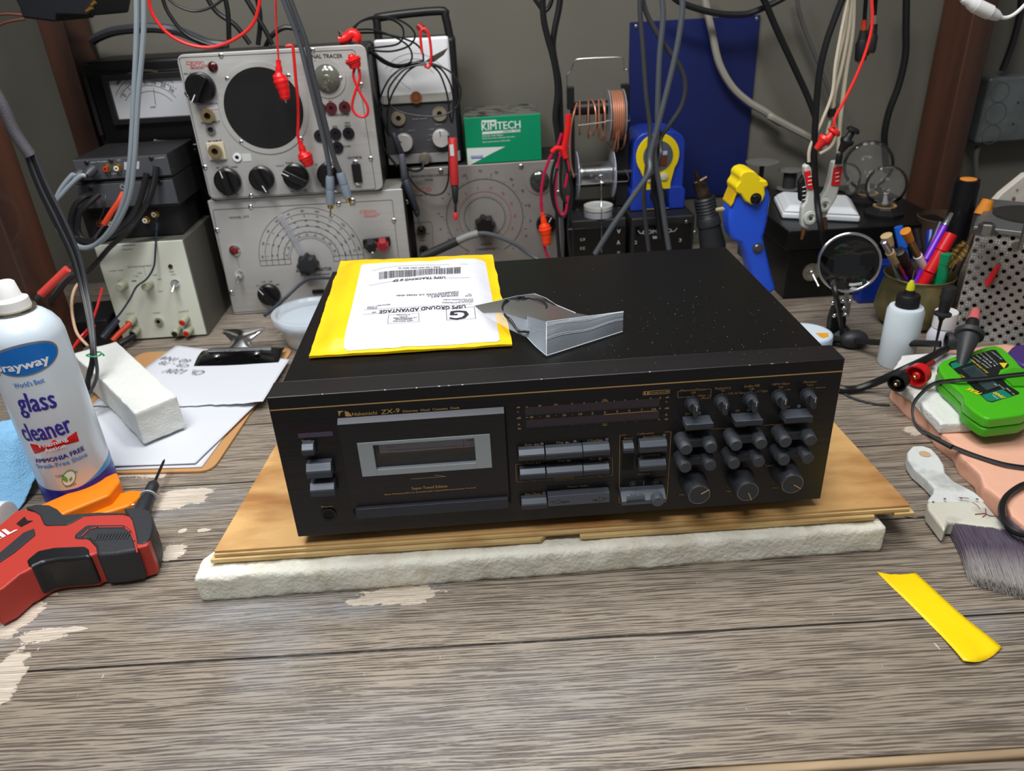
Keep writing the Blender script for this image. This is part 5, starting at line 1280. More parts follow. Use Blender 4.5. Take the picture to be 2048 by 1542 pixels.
# two idle reels behind
def reel(px_c, y, label, r=0.0265, h=0.02, K=L4, stem=True, zc_=None):
    c = K(*px_c, y=y); o = thing('empty_reel', label, 'spool', (c.x, y, c.z - h))
    gm = mat('grey_reel', (112, 112, 110), 0.4)
    MB().lathe((c.x, y, c.z), ZN, [(0, r), (0.0015, r), (0.0018, r * .9)], 36).build('upper_flange', gm, o)
    MB().cyl((c.x, y, c.z - h), (c.x, y, c.z), r * 0.55 if not stem else 0.004, None, 20).build('core', mat('dark_reel_core', (62, 62, 64), 0.4, 0.3), o)
    MB().lathe((c.x, y, c.z - h - 0.0015), ZN, [(0, r), (0.0015, r)], 36).build('lower_flange', gm, o)
    return o
reel((92, 92), 0.80, 'grey empty reel on a tall stem behind the yellow-capped gun', 0.0285, 0.065)
MB_c = L4(300, 150, y=0.79)
reel((300, 150), 0.79, 'small grey reel behind the white plastic case', 0.0205, 0.030, stem=False)

# lamp-load box with bulbs
bb = thing('lamp_box', 'long black switch box carrying clear light bulbs, behind the magnifier', 'electrical box', (0.74, 0.66, 0))
BY = 0.558
BXM = mat('black_painted_box', (14, 14, 16), 0.35, bump=(200, 0.05))
MB().prism([(0.634, BY + 0.004, 0.0), (0.865, BY + 0.004, 0.0), (0.865, 0.79, 0.0), (0.634, 0.79, 0.0)], (0, 0, 0.079)).build('lower_box', BXM, bb, bevel=0.002)
MB().box((0.626, BY - 0.004, 0.081), (0.870, 0.80, 0.1105)).build('top_box', BXM, bb, bevel=0.002)
toggle(L4(450, 905, y=BY + 0.004), bb, Vector((0.004, -0.016, -0.013)), 0.0085)
MB().ring(L4(450, 895, y=BY + 0.004), YN, 0.009, 0.014, 0.002, 24).build('switch_washer', mat('nickel', (190, 184, 172), 0.3, 0.9), bb)
BGL = film('bulb_glass', (235, 235, 235), 0.03, 0.03, 1.16)
for gi, (gc, rr_, sc2, lab) in enumerate((((1000, 262), 0.030, (950, 448), 'clear round bulb nearest the wooden post on the black lamp box'), ((868, 112), 0.038, (790, 335), 'large clear bulb behind the front one on the black lamp box'), ((700, 205), 0.024, (690, 330), 'small clear bulb at the left behind the white-handled clips'))):
    y_ = (0.612, 0.69, 0.70)[gi]
    c = L4(*gc, y=y_); s_ = Vector((L4(*sc2, z=0.112).x, y_, 0.1108))
    k_ = thing('light_bulb', lab, 'light bulb', (s_.x, y_, 0.118))
    if gi < 2:
        so = thing('lamp_socket', ('octagonal black bulb socket on the front of the lamp box', 'black bulb socket behind the octagonal one')[gi], 'lamp socket', (s_.x, y_, 0.1105))
        MB().lathe(s_, ZN, [(0, 0.030), (0.004, 0.030), (0.010, 0.020), (0.0125, 0.0175)], 8 if gi == 0 else 24, True).build('base', BLACK, so, smooth=False)
        MB().ring(s_ + Vector((0, 0, 0.0125)), ZN, 0.0125, 0.0170, 0.0012, 28).build('rim', mat('porcelain_tan', (186, 152, 104), 0.4), so)
    neck = s_ + Vector((0, 0, 0.014)); d = c - neck; Ln = d.length
    prof = [(0, 0.010), (0.006, 0.0115)]
    for k in range(1, 16):
        a = math.radians(-60 + 150 * k / 15); prof.append((Ln + rr_ * math.sin(a), max(rr_ * math.cos(a), 0.0004)))
    prof = [q for q in prof if q[0] > 0.005 or q[0] == 0]
    MB().lathe(neck, d, prof, 36).build('glass', BGL, k_, angle=180)
    MB().lathe(neck, d, [(0, 0.006), (0.006, 0.004), (Ln * 0.55, 0.0022), (Ln * 0.6, 0.0035)], 12).build('glass_stem', film('stem_glass', (220, 220, 220), 0.35, 0.05, 1.5), k_)
    f_ = neck + d * 0.75
    MB().tube([neck + d * .4, f_ + Vector((-0.006, 0, 0)), f_ + Vector((-0.002, 0, 0.003)), f_ + Vector((0.002, 0, -0.001)), f_ + Vector((0.006, 0, 0.002)), neck + d * .42], 0.0003, 5, 4).build('filament', STEEL, k_)
    MB().cyl(neck - d.normalized() * 0.006, neck + d.normalized() * 0.003, 0.0112, None, 20).build('cap', STEEL, k_)
# white plastic case lying on the box
wc = thing('plastic_case', 'white plastic case lying on the black lamp box', 'case', (0.70, 0.65, 0.1107))
WCM = mat('white_case_plastic', (222, 226, 230), 0.35, sss=0.1)
zt_ = 0.1107
base_ = [Vector((0.640, 0.620, zt_)), Vector((0.742, 0.575, zt_)), Vector((0.770, 0.665, zt_)), Vector((0.664, 0.722, zt_))]
cen = sum(base_, Vector()) / 4
MB().prism(base_, (0, 0, 0.010)).build('tray', WCM, wc, bevel=0.0035, seg=3)
top_ = [cen + (v - cen) * 0.985 + Vector((0, 0, 0.0105)) for v in base_]
mbx = MB(); mbx.v = [Vector(v) for v in top_] + [cen + (v - cen) * 0.80 + Vector((0, 0, 0.020)) for v in base_]
mbx.f = [(3, 2, 1, 0), (4, 5, 6, 7), (0, 1, 5, 4), (1, 2, 6, 5), (2, 3, 7, 6), (3, 0, 4, 7)]
mbx.build('lid', WCM, wc, bevel=0.003, seg=3)
# blue item behind the cup
o = MB().box((0.735, 0.525, 0.0), (0.812, 0.550, 0.062)).build('blue_case', mat('blue_case', (18, 46, 130), 0.35), bevel=0.003)
tag(o, 'dark blue case standing between the lamp box and the brush cup', 'case')

# grey electrical box on the wall at the right and its cables
eb = thing('junction_box', 'weathered grey metal junction box on the wall beside the post', 'electrical box', (1.09, 0.83, 0.16))
EG = mat('galvanised_grey', (112, 118, 118), 0.5, 0.4, var=(16, (86, 90, 90), 0.4, 0.65))
ey = 0.815
a1, a2, a3 = K5(1690, 1080, y=ey), K5(1790, 600, y=ey), K5(2046, 560, y=ey)
MB().box((a1.x - 0.002, ey, a1.z), (1.20, WALL_Y - 0.0005, a2.z + 0.004)).build('box', EG, eb, bevel=0.006, seg=3)
MB().box((a1.x + 0.002, ey - 0.002, a1.z + 0.004), (1.19, ey, a2.z)).build('cover', EG, eb, bevel=0.001)
for c, r_ in (((1868, 690), 0.0165), ((1838, 848), 0.0185), ((1802, 1005), 0.0165)):
    q = K5(*c, y=ey - 0.002); MB().ring(q, YN, r_ - 0.0012, r_, 0.0006, 32).build('knockout', mat('knockout_grey', (92, 97, 97), 0.5, 0.4), eb)
for c in ((2003, 765), (1965, 925)): MB().cyl(K5(*c, y=ey - 0.002), K5(*c, y=ey - 0.0026), 0.002, None, 10).build('screw_hole', HOLE, eb)

# torch with orange end standing behind the brush cup
fl = thing('flashlight', 'black flashlight standing on end, orange tail cap, behind the brush cup', 'flashlight', (0.86, 0.50, 0))
q = L4(1605, 215, y=0.50); q2 = L4(1570, 500, y=0.50)
MB().lathe((q.x, 0.50, 0.0), ZN, [(0, 0.019), (0.03, 0.019), (0.035, 0.0165), (q2.z + 0.05, 0.0165), (q2.z + 0.052, 0.0155), (q.z - 0.001, 0.0155), (q.z, 0.0145)], 28).build('barrel', mat('black_anodised_torch', (18, 18, 22), 0.3, 0.3), fl, angle=40)
MB().lathe((q.x, 0.50, q.z - 0.0005), ZN, [(0, 0.011), (0.0015, 0.0105), (0.002, 0.006)], 24).build('tail_cap', mat('orange_rubber', (226, 140, 50), 0.5), fl)
# ------------------------------------------------------------------ padded mailer, label and bag of belts on the deck
ev = thing('padded_envelope', 'yellow padded envelope with white shipping label lying on the cassette deck', 'envelope', (0.10, 0.19, 0.1856))
EF = [Vector((0.0215, 0.0645, 0)), Vector((0.1925, 0.0620, 0)), Vector((0.1835, 0.2990, 0)), Vector((0.0125, 0.3120, 0))]
def ss_(a, b, x): t = min(max((x - a) / (b - a), 0), 1); return t * t * (3 - 2 * t)
def env_xy(u, v):
    p = EF[0] * (1 - u) * (1 - v) + EF[1] * u * (1 - v) + EF[2] * u * v + EF[3] * (1 - u) * v
    return p
def env_uv(x, y):
    v = min(max((y - 0.063) / 0.242, 0), 1)
    xl = EF[0].x + (EF[3].x - EF[0].x) * v; xr = EF[1].x + (EF[2].x - EF[1].x) * v
    u = (x - xl) / (xr - xl)
    yb = EF[0].y + (EF[1].y - EF[0].y) * u; yt = EF[3].y + (EF[2].y - EF[3].y) * u
    return u, (y - yb) / (yt - yb)
def env_h(x, y):
    u, v = env_uv(x, y)
    pl = ss_(0.0, 0.13, u) * ss_(0.0, 0.14, 1 - u) * ss_(0.0, 0.09, v) * ss_(0.0, 0.12, 1 - v)
    w = noise.noise(Vector((x * 38, y * 22, 0))) * 0.0011 + noise.noise(Vector((x * 90, y * 160, 3))) * 0.0007 * (1 - pl * 0.75)
    return 0.0028 + 0.0068 * pl + w + 0.0015 * max(0, v - 0.6)
def env_pt(u, v):
    p = env_xy(u, v)
    wob = noise.noise(Vector((u * 7, v * 9, 5))) * 0.0012
    if v < .001 or v > .999: p.y += wob
    if u < .001 or u > .999: p.x += wob
    return Vector((p.x, p.y, 0.1856 + env_h(p.x, p.y)))
m = MB(); NU, NV = 60, 80
m.grid(env_pt, NU, NV)
k = len(m.v)
m.grid(lambda u, v: Vector((env_pt(u, v).x, env_pt(u, v).y, 0.1856 + 0.0006)), NU, NV, flip=True)
for i in range(NU):
    m.f.append((i, k + i, k + i + 1, i + 1)); a = NV * (NU + 1) + i; m.f.append((a + 1, k + a + 1, k + a, a))
for j in range(NV):
    a = j * (NU + 1); b = a + NU + 1; m.f.append((b, k + b, k + a, a)); a += NU; b += NU; m.f.append((a, k + a, k + b, b))
m.build('mailer', mat('yellow_kraft_poly', (240, 190, 12), 0.42, bump=(55, 0.35), var=(10, (232, 178, 6), 0.4, 0.7)), ev, angle=60)
def drape(mb, lift):
    for v in mb.v: v.z = 0.1856 + env_h(v.x, v.y) + lift
    return mb
# label
lc = [M4(383, 848, z=0.1945), M4(1778, 762, z=0.1945), M4(1648, 66, z=0.1965), M4(548, 122, z=0.1965)]
def lab(u, v):
    # rounded corners by pulling the grid's corner points in
    r = 0.03
    du, dv = min(u, 1 - u), min(v, 1 - v)
    p = lc[0] * (1 - u) * (1 - v) + lc[1] * u * (1 - v) + lc[2] * u * v + lc[3] * (1 - u) * v
    if du < 0.001 and dv < 0.001:
        c = (lc[0] + lc[1] + lc[2] + lc[3]) / 4; p = p + (c - p) * 0.02
    return p
drape(MB().grid(lab, 60, 80), 0.0004).build('shipping_label', mat('label_paper', (196, 197, 204), 0.5), ev)
p = Print(M4, ZN, z=0.1950, lift=0)
def txt(s_, a, b, h, **k_): p.text(s_, a, b, h, **k_)
txt('USPS GROUND ADVANTAGE', (1474, 492), (712, 545), 28, thick=0.0003); txt('TM', (682, 552), (645, 556), 12)
txt('USPS TRACKING # EP', (1296, 244), (832, 268), 18, thick=0.0002)
txt('9400 1108 9897 2083 4850 38', (1250, 152), (880, 168), 9)
txt('G', (1510, 540), (1352, 546), -0 + 74, thick=0.0010)
txt('GEORGE RIST', (1412, 408), (1168, 420), 12); txt('4505 CALAND CT', (1414, 392), (1138, 408), 11); txt('CAMERON PARK CA 95682-4046', (1414, 378), (862, 410), 11)
txt('SHIP', (1530, 410), (1470, 412), 9); txt('TO:', (1528, 396), (1495, 398), 8)
txt('VINTAGE ELECTRONICS', (1544, 464), (1268, 472), 8); txt('PO BOX 117', (1542, 452), (1420, 456), 7); txt('RYE COLORADO 81069', (1540, 440), (1280, 448), 7)
txt('01/02/2025', (688, 520), (600, 524), 8); txt('0.2000', (688, 508), (600, 512), 7); txt('Mailed From 81069', (806, 490), (690, 497), 8)
txt('US POSTAGE PAID', (1040, 604), (832, 614), 9); txt('ADVANTAGE', (1000, 616), (850, 624), 9); txt('USPS GROUND', (1010, 630), (830, 640), 9); txt('ATFM', (960, 596), (890, 600), 8); txt('e Postage', (980, 580), (862, 586), 8)
for a in (((642, 197), (760, 170), (900, 152), (1100, 140), (1494, 132)), ((616, 322), (760, 290), (900, 275), (1100, 266), (1510, 256)), ((575, 540), (1530, 488)), ((565, 582), (1300, 536))): p.line(a, 0.0004)
p.line([(1302, 528), (1552, 514), (1565, 618), (1308, 632), (1302, 528)], 0.0004).line([(790, 590), (1058, 570), (1060, 648), (782, 666), (790, 590)], 0.0003)
random.seed(5); x = 0.0
while x < 1.0:
    w_ = random.choice((0.004, 0.004, 0.008, 0.012)); g_ = random.choice((0.004, 0.004, 0.008))
    def bc(t, top): return (706 + (1432 - 706) * t, (208 if top else 266) + ((158 if top else 214) - (208 if top else 266)) * (t ** 0.8))
    p.poly([bc(x, True), bc(x + w_, True), bc(x + w_, False), bc(x, False)]); x += w_ + g_
drape(p.mb, 0.0008)
p.mb.build('label_print', mat('label_ink', (34, 34, 40), 0.6), ev, smooth=False)

# clear bag with drive belts
ZD = 0.1858
bag = thing('plastic_bag', 'clear zip bag lying half on the yellow envelope, black rubber belts inside', 'bag', (0.23, 0.10, ZD))
BF = film('clear_polythene', (212, 224, 238), 0.24, 0.3, 1.12)
def mp(a, b, z): return M5(a, b, z=z)
B = dict(A=mp(22, 345, 0.2005), A2=mp(150, 318, 0.2000), Bp=mp(340, 283, 0.1885), C=mp(450, 340, 0.1900), C2=mp(555, 383, 0.1900), D=mp(640, 398, 0.196), E=mp(806, 376, 0.200), Fp=mp(802, 480, 0.1865), G=mp(402, 608, 0.1862), H=mp(345, 560, 0.1868), I=mp(300, 512, 0.1880), J=mp(200, 466, 0.1960), J2=mp(100, 410, 0.2005),
         K=mp(402, 430, 0.2040), L=mp(520, 425, 0.2010), Mc=mp(300, 400, 0.1990), N=mp(170, 380, 0.2020), O=mp(400, 510, 0.1925), Q=mp(560, 520, 0.1890), R=mp(500, 380, 0.1960))
names = list(B); m = MB(); m.v = [B[n_] for n_ in names]; ix = {n_: i for i, n_ in enumerate(names)}
for f in ('A A2 N', 'A N J2', 'A2 Bp Mc', 'A2 Mc N', 'N Mc J', 'N J J2', 'Mc Bp C', 'C R Mc', 'C C2 R', 'C2 D L R', 'R L K', 'Mc R K', 'Mc K I', 'J Mc I', 'K O I', 'I O H', 'O G H', 'D E L'):
    m.f.append(tuple(ix[q] for q in f.split()))
m.build('pouch', BF, bag, angle=50, solid=0.0)
# the stiff folded mouth with zip ribs, standing proud
def mouth(u, v):
    a = B['K'] * (1 - u) + B['E'] * u; b = B['G'] * (1 - u) + B['Fp'] * u
    q = a * (1 - v) + b * v; q.z += 0.004 * math.sin(PI * v) + 0.0012 * math.sin(9 * u) * math.sin(PI * v); return q
MB().grid(mouth, 16, 10).build('bag_mouth', film('clear_polythene_double', (210, 222, 236), 0.16, 0.25, 1.14), bag, angle=50)
m = MB()
for v in (0.14, 0.19, 0.25, 0.62, 0.66):
    m.tube([mouth(t / 16, v) + Vector((0, 0, 0.0005)) for t in range(17)], 0.00022, 5, 1)
m.tube([mouth(t / 16, 0.0) for t in range(17)], 0.0004, 5, 1); m.tube([mouth(t / 16, 1.0) for t in range(17)], 0.0004, 5, 1); m.tube([mouth(0, t / 10) for t in range(11)], 0.0004, 5, 1)
m.tube([B[q] + Vector((0, 0, 0.0002)) for q in ('I', 'H', 'G')], 0.0003, 5, 2).tube([B[q] + Vector((0, 0, 0.0002)) for q in ('A2', 'Bp', 'C', 'C2')], 0.0003, 5, 2)
m.build('zip_ribs', mat('polythene_edge', (206, 216, 226), 0.25, trans=0.3), bag)
RUB = mat('belt_rubber', (24, 24, 26), 0.4)
for i, (cx, cy, rx, ry, z_, r_) in enumerate(((322, 395, 150, 88, 0.1900, 0.0012), (400, 425, 100, 52, 0.1880, 0.0011), (285, 350, 118, 48, 0.1925, 0.0010))):
    pts = [M5(cx + rx * math.cos(a), cy + ry * math.sin(a), z=z_ + (0.004 if math.cos(a) < -0.2 else 0)) for a in [j * PI / 12 for j in range(24)]]
    if i == 0: pts = [Vector((q.x, q.y, q.z + (0.0065 if q.x < 0.196 else 0))) for q in pts]
    o = MB().tube(pts, r_, 8, 3, closed=True).build('drive_belt', RUB)
    tag(o, ('large black rubber belt loop, outermost inside the clear bag', 'black rubber belt loop in the bag nearest the zip mouth', 'black rubber belt loop in the bag with its bow nearest the back')[i], 'belt', 'belts inside the clear bag')
# ------------------------------------------------------------------ front left of the bench
# spray can
CR = 0.0355
cy_ = 0.168
pr_ = P(223, 937, y=cy_ - 0.010)
CCX = -0.2690
class CylPrint:
    def __init__(s, K, cx, cy, r, lift=0.0003): s.K, s.cx, s.cy, s.r, s.lift = K, cx, cy, r, lift; s.mb = MB()
    def tz(s, a, b):
        px = s.K.px(a, b); d = ray(*px); ox, oy = CAM.x - s.cx, CAM.y - s.cy
        A = d.x ** 2 + d.y ** 2; Bq = 2 * (ox * d.x + oy * d.y); Cq = ox * ox + oy * oy - s.r ** 2
        disc = Bq * Bq - 4 * A * Cq
        t = (-Bq - math.sqrt(max(disc, 0))) / (2 * A); q = CAM + d * t
        return (math.atan2(q.y - s.cy, q.x - s.cx) * s.r, q.z)
    def w(s, u, z, lift=None): a = u / s.r; r = s.r + (s.lift if lift is None else lift); return Vector((s.cx + r * math.cos(a), s.cy + r * math.sin(a), z))
    def text(s, st, a, b, h, thick=0.0, shear=0.0):
        vs, fs = glyph(st); x0 = min(v[0] for v in vs); x1 = max(v[0] for v in vs)
        A, B_ = Vector(s.tz(*a)), Vector(s.tz(*b)); U = (B_ - A); L = U.length; U.normalize(); V = Vector((-U.y, U.x))
        mid = ((a[0] + b[0]) / 2, (a[1] + b[1]) / 2); m0, m1 = Vector(s.tz(*mid)), Vector(s.tz(mid[0], mid[1] - h)); hh = abs((m1 - m0).dot(V))
        sx, sy = L / (x1 - x0), hh / 0.69
        for k in ((0, 0), (1, 0), (0, 1)) if thick else ((0, 0),):
            out = []
            for v in vs:
                q = A + U * ((v[0] - x0) * sx + v[1] * sy * shear + thick * k[0]) + V * (v[1] * sy + thick * k[1] * .6)
                out.append(s.w(q.x, q.y, s.lift + 0.00004 * (k[0] + 2 * k[1])))
            s.mb.add(out, fs)
        return s
    def poly(s, pts, sub=1):
        q = [s.tz(*c) for c in pts]; return s.poly_tz(q)
    def poly_tz(s, q):
        n = len(q); cu = sum(a for a, _ in q) / n; cz = sum(b for _, b in q) / n
        R_ = 6; vs = [s.w(cu, cz)]
        for k in range(1, R_ + 1): vs += [s.w(cu + (a - cu) * k / R_, cz + (b - cz) * k / R_) for a, b in q]
        fs = [(0, 1 + i, 1 + (i + 1) % n) for i in range(n)]
        for k in range(R_ - 1):
            for i in range(n): a, b = 1 + k * n + i, 1 + k * n + (i + 1) % n; fs.append((a, a + n, b + n, b))
        s.mb.add(vs, fs); return s
    def ell(s, c, p1, p2, seg=40, k=1.0):
        """ellipse centre c, half-axis end points p1, p2 (crop)"""
        C_, A_, B_ = Vector(s.tz(*c)), Vector(s.tz(*p1)), Vector(s.tz(*p2)); A_ -= C_; B_ -= C_
        return s.poly_tz([tuple(C_ + (A_ * math.cos(t) + B_ * math.sin(t)) * k) for t in [2 * PI * i / seg for i in range(seg)]])
can = thing('spray_can', 'white and blue glass cleaner spray can at the left edge of the bench', 'spray can', (CCX, cy_, 0))
zt = P(20, 560, y=cy_).z
CANW = mat('white_can_lacquer', (214, 228, 240), 0.28, 0.15)
zs_ = 0.181
MB().lathe((CCX, cy_, 0.0), ZN, [(0, CR * .97), (0.003, CR), (zs_, CR), (zs_ + 0.008, CR * .96), (zs_ + 0.016, CR * .84), (zs_ + 0.022, CR * .68), (zs_ + 0.026, CR * .52)], 64).build('can_body', CANW, can, angle=50)
MB().lathe((CCX, cy_, zs_ + 0.0255), ZN, [(0, CR * .50), (0.0015, CR * .54), (0.004, CR * .54), (0.0045, CR * .46)], 40).build('rim', mat('tin_rim', (176, 170, 152), 0.25, 0.9), can)
zz = zs_ + 0.028
MB().lathe((CCX, cy_, zz), ZN, [(0, CR * .46), (0.010, CR * .43), (0.0115, CR * .34), (0.014, CR * .30), (0.026, CR * .25), (0.0275, CR * .2)], 32).build('nozzle_cap', WHITEP, can, angle=50)
MB().lathe((CCX, cy_, 0.0), ZN, [(0.0, CR * 0.972), (0.003, CR + 0.0002), (0.024, CR + 0.0002)], 64, False).build('blue_band', mat('can_deep_blue', (34, 30, 150), 0.3), can)
def cp(lift): return CylPrint(L6, CCX, cy_, CR, lift)
o = cp(0.0003)
pts = [(-2.2, 0.024), (-1.0, 0.024)]
q = [o.tz(*c) for c in ((240, 1420), (320, 1470), (420, 1480), (520, 1460), (620, 1405), (700, 1340), (745, 1260))]
low = [(a, 0.004) for a, _ in reversed(q)]
def dense(q):
    return [(a[0] + (b[0] - a[0]) * t / 8, a[1] + (b[1] - a[1]) * t / 8) for a, b in zip(q, q[1:]) for t in range(8)] + [q[-1]]
q = dense(q); low = [(a, 0.004) for a, _ in reversed(q)]
vsq = [o.w(*c) for c in q] + [o.w(*c) for c in low]; n = len(q)
o.mb.add(vsq, [(i, i + 1, 2 * n - 2 - i, 2 * n - 1 - i) for i in range(n - 1)])
o.mb.build('blue_swoosh', mat('can_deep_blue', (34, 30, 150), 0.3), can)
o = cp(0.0002); q = [o.tz(*c) for c in ((560, 1440), (640, 1370), (700, 1290), (742, 1190))]; q2 = [o.tz(*c) for c in ((560, 1450), (640, 1400), (700, 1335), (748, 1262))]
q, q2 = dense(q), dense(q2); n = len(q); o.mb.add([o.w(*c) for c in q] + [o.w(*c) for c in q2], [(i, i + n, i + n + 1, i + 1) for i in range(n - 1)]); o.mb.build('light_swoosh', mat('can_sky_blue', (60, 150, 215), 0.3), can)
cp(0.0004).ell((165, 604), (388, 536), (172, 490), 48, 1.0).mb.build('silver_oval', mat('silver_outline', (150, 165, 190), 0.3, 0.6), can)
cp(0.0006).ell((165, 608), (380, 540), (172, 506), 48, 0.985).mb.build('brand_oval', mat('can_brand_blue', (20, 112, 200), 0.3), can)
o = cp(0.0009); o.text('prayway', (-12, 680), (330, 614), 58, thick=0.0009); o.poly([(0, 640), (6, 640), (10, 672), (0, 676)]).mb.build('brand_lettering', mat('can_white_ink', (236, 240, 244), 0.4), can)
o = cp(0.0004)
o.text('glass', (138, 950), (380, 918), 132, thick=0.0009); o.text('cleaner', (172, 1142), (486, 1078), 128, thick=0.0009); o.text('AMMONIA FREE', (244, 1290), (566, 1205), 30, thick=0.0004)
o.mb.build('product_lettering', mat('can_navy_ink', (48, 42, 150), 0.4), can)
o = cp(0.0004); o.text("World's Best", (100, 792), (300, 750), 34, thick=0.0002).text('Streak-Free Shine', (252, 1326), (586, 1245), 30, thick=0.0002); o.mb.build('tagline_lettering', mat('can_mid_blue', (86, 140, 205), 0.4), can)
cp(0.0004).poly([(202, 1165), (360, 1140), (512, 1082), (518, 1110), (530, 1145), (390, 1205), (235, 1232), (218, 1200)]).mb.build('red_ribbon', mat('can_red', (200, 24, 30), 0.35), can)
o = cp(0.0008); o.text('Foaming', (270, 1192), (454, 1140), 30, thick=0.0004).text('Action', (306, 1222), (440, 1185), 28, thick=0.0004); o.mb.build('ribbon_lettering', mat('can_white_ink', (236, 240, 244), 0.4), can)
cp(0.0004).ell((462, 1396), (510, 1384), (466, 1340), 32).mb.build('scent_ring', mat('leaf_green', (96, 176, 70), 0.4), can)
cp(0.0006).ell((462, 1396), (503, 1386), (466, 1349), 32).mb.build('scent_disc', mat('can_white_ink', (236, 240, 244), 0.4), can)
o = cp(0.0009); o.poly([(414, 1385), (430, 1376), (450, 1390), (458, 1418), (440, 1415), (420, 1405)]).poly([(462, 1400), (482, 1380), (484, 1400), (470, 1416)]); o.mb.build('scent_leaf', mat('leaf_green', (96, 176, 70), 0.4), can)
o = cp(0.0004); o.text('CLEAN FRESH', (375, 1392), (520, 1358), 16).text('SCENT', (440, 1460), (516, 1440), 16); o.mb.build('scent_lettering', mat('can_navy_ink', (48, 42, 150), 0.4), can)

# blue paper towel
m = MB()
def towel(u, v):
    x = -0.44 + 0.118 * u + 0.01 * v; y = 0.135 + 0.10 * v
    z = 0.003 + 0.052 * ss_(0.0, 0.7, v) * (1 - ss_(0.8, 1.0, u) * 0.6) + 0.006 * noise.noise(Vector((u * 4, v * 4, 0))) * (0.3 + v) + 0.0012 * noise.noise(Vector((u * 22, v * 22, 0)))
    return Vector((x, y, max(z, 0.0012)))
m.grid(towel, 60, 60)
o = m.build('paper_towel', mat('blue_shop_towel', (132, 186, 224), 0.85, bump=(500, 0.8)), angle=180, solid=0.0008)
tag(o, 'crumpled light blue shop towel at the left edge behind the spray can', 'towel')
# white tube on its side
tb = thing('plastic_tube', 'short white translucent tube lying at the left edge in front of the towel', 'tube', (-0.33, 0.115, 0))
e = L7(165, 500, y=0.105); rT = 0.0165
MB().lathe((-0.39, 0.112, rT), (1, -0.08, 0), [(0, rT), (0.078, rT), (0.080, rT * .97)], 36).build('tube_body', mat('milky_plastic', (212, 222, 228), 0.3, sss=0.3), tb, angle=40)
# orange tools
OR = mat('orange_plastic', (238, 128, 14), 0.38)
ZL = 0.020
def zprism(K, lst, z0, z1, name, m, par=None, bev=0.002, seg=3, zread=None, **kw):
    zr = z1 if zread is None else zread
    pts = [K(a, b, z=zr) for a, b in lst]; pts = [Vector((q.x, q.y, z0)) for q in pts]
    return MB().prism(pts, (0, 0, z1 - z0)).build(name, m, par, bevel=bev, seg=seg, **kw)
o = zprism(L7, [(-60, 745), (250, 590), (1000, 268), (1028, 345), (930, 470), (560, 620), (-60, 900)], 0.0, 0.022, 'spring_clamp', OR, None, 0.003)
tag(o, 'chunky orange plastic bar resting against the foot of the spray can', 'clamp')
ok = thing('utility_knife', 'flat orange handle with a silver rod edge under the red driver', 'knife', (-0.21, 0.115, 0))
zprism(L7, [(560, 650), (1000, 455), (1130, 424), (1225, 430), (1190, 490), (1100, 560), (640, 700), (500, 740)], 0.0, 0.010, 'handle', OR, ok, 0.003)
MB().cyl(L7(760, 690, z=0.006), L7(1150, 556, z=0.006), 0.0022, None, 12).build('rod', CHROME, ok)
# small screwdriver
sd = thing('precision_screwdriver', 'small black screwdriver with thin dark blade leaning over the orange handle', 'screwdriver', (-0.17, 0.12, 0))
a, b, c_, d = L7(1412, 165, z=0.016), L7(1312, 378, z=0.014), L7(1258, 405, z=0.013), L7(1165, 690, z=0.012)
# follow one straight axis in space
ax0, ax1 = L7(1410, 165, z=0.020), L7(1180, 690, z=0.0095)
def on(t): return ax0.lerp(ax1, t)
Lx = (ax1 - ax0).length
MB().lathe(ax0, ax1 - ax0, [(0, 0.0004), (0.004, 0.0014), (0.010, 0.0015), (Lx * .42, 0.0015)], 14).build('blade', mat('dark_blade', (70, 74, 74), 0.3, 0.9), sd)
MB().lathe(on(0.40), ax1 - ax0, [(0, 0.0035), (0.004, 0.0058), (0.012, 0.0062), (0.016, 0.0050), (0.022, 0.0056), (0.030, 0.0078), (0.05, 0.0082), (Lx * .6, 0.0078)], 24).build('handle', mat('soft_black_grip', (38, 40, 44), 0.5), sd)
MB().lathe(on(0.615), ax1 - ax0, [(0, 0.0078), (0.001, 0.0081), (0.0016, 0.0078)], 24).build('ring', mat('pale_grey_ring', (170, 178, 182), 0.4), sd)

# red cordless driver lying on its side
rd = thing('power_screwdriver', 'red and black cordless driver lying on its side at the left front', 'power tool', (-0.24, 0.05, 0))
RED = mat('red_tool_plastic', (178, 56, 46), 0.45)
GRIP = mat('black_overmould', (44, 46, 50), 0.55, bump=(300, 0.2))
H1, H0 = 0.036, 0.002
body = [(-80, 950), (-80, 860), (60, 750), (160, 660), (235, 645), (330, 670), (390, 690), (420, 760), (620, 760), (720, 700), (860, 690), (1080, 690), (1180, 720), (1270, 760), (1300, 800), (1310, 880), (1290, 960), (1200, 985), (1000, 1010), (820, 1035), (780, 1060), (500, 1080), (380, 1105), (260, 1180), (200, 1210), (60, 1330), (-80, 1400)]
def shifted(lst, ins=0.0): return lst
zprism(L7, body, H0, H1, 'body', RED, rd, 0.010, 5, zread=0.028)
zprism(L7, [(240, 625), (330, 600), (440, 605), (510, 640), (560, 690), (700, 680), (860, 668), (1080, 672), (1120, 690), (1060, 685), (860, 690), (740, 700), (640, 755), (590, 778), (420, 782), (395, 770), (360, 690), (300, 650)], 0.006, H1 + 0.001, 'top_grip', GRIP, rd, 0.004, 3, zread=0.030)
zprism(L7, [(640, 830), (750, 745), (1075, 742), (1135, 790), (1165, 870), (1190, 965), (1000, 1000), (835, 1012), (825, 940), (760, 870), (640, 868)], 0.003, H1 + 0.0018, 'side_grip', GRIP, rd, 0.005, 3, zread=0.034)
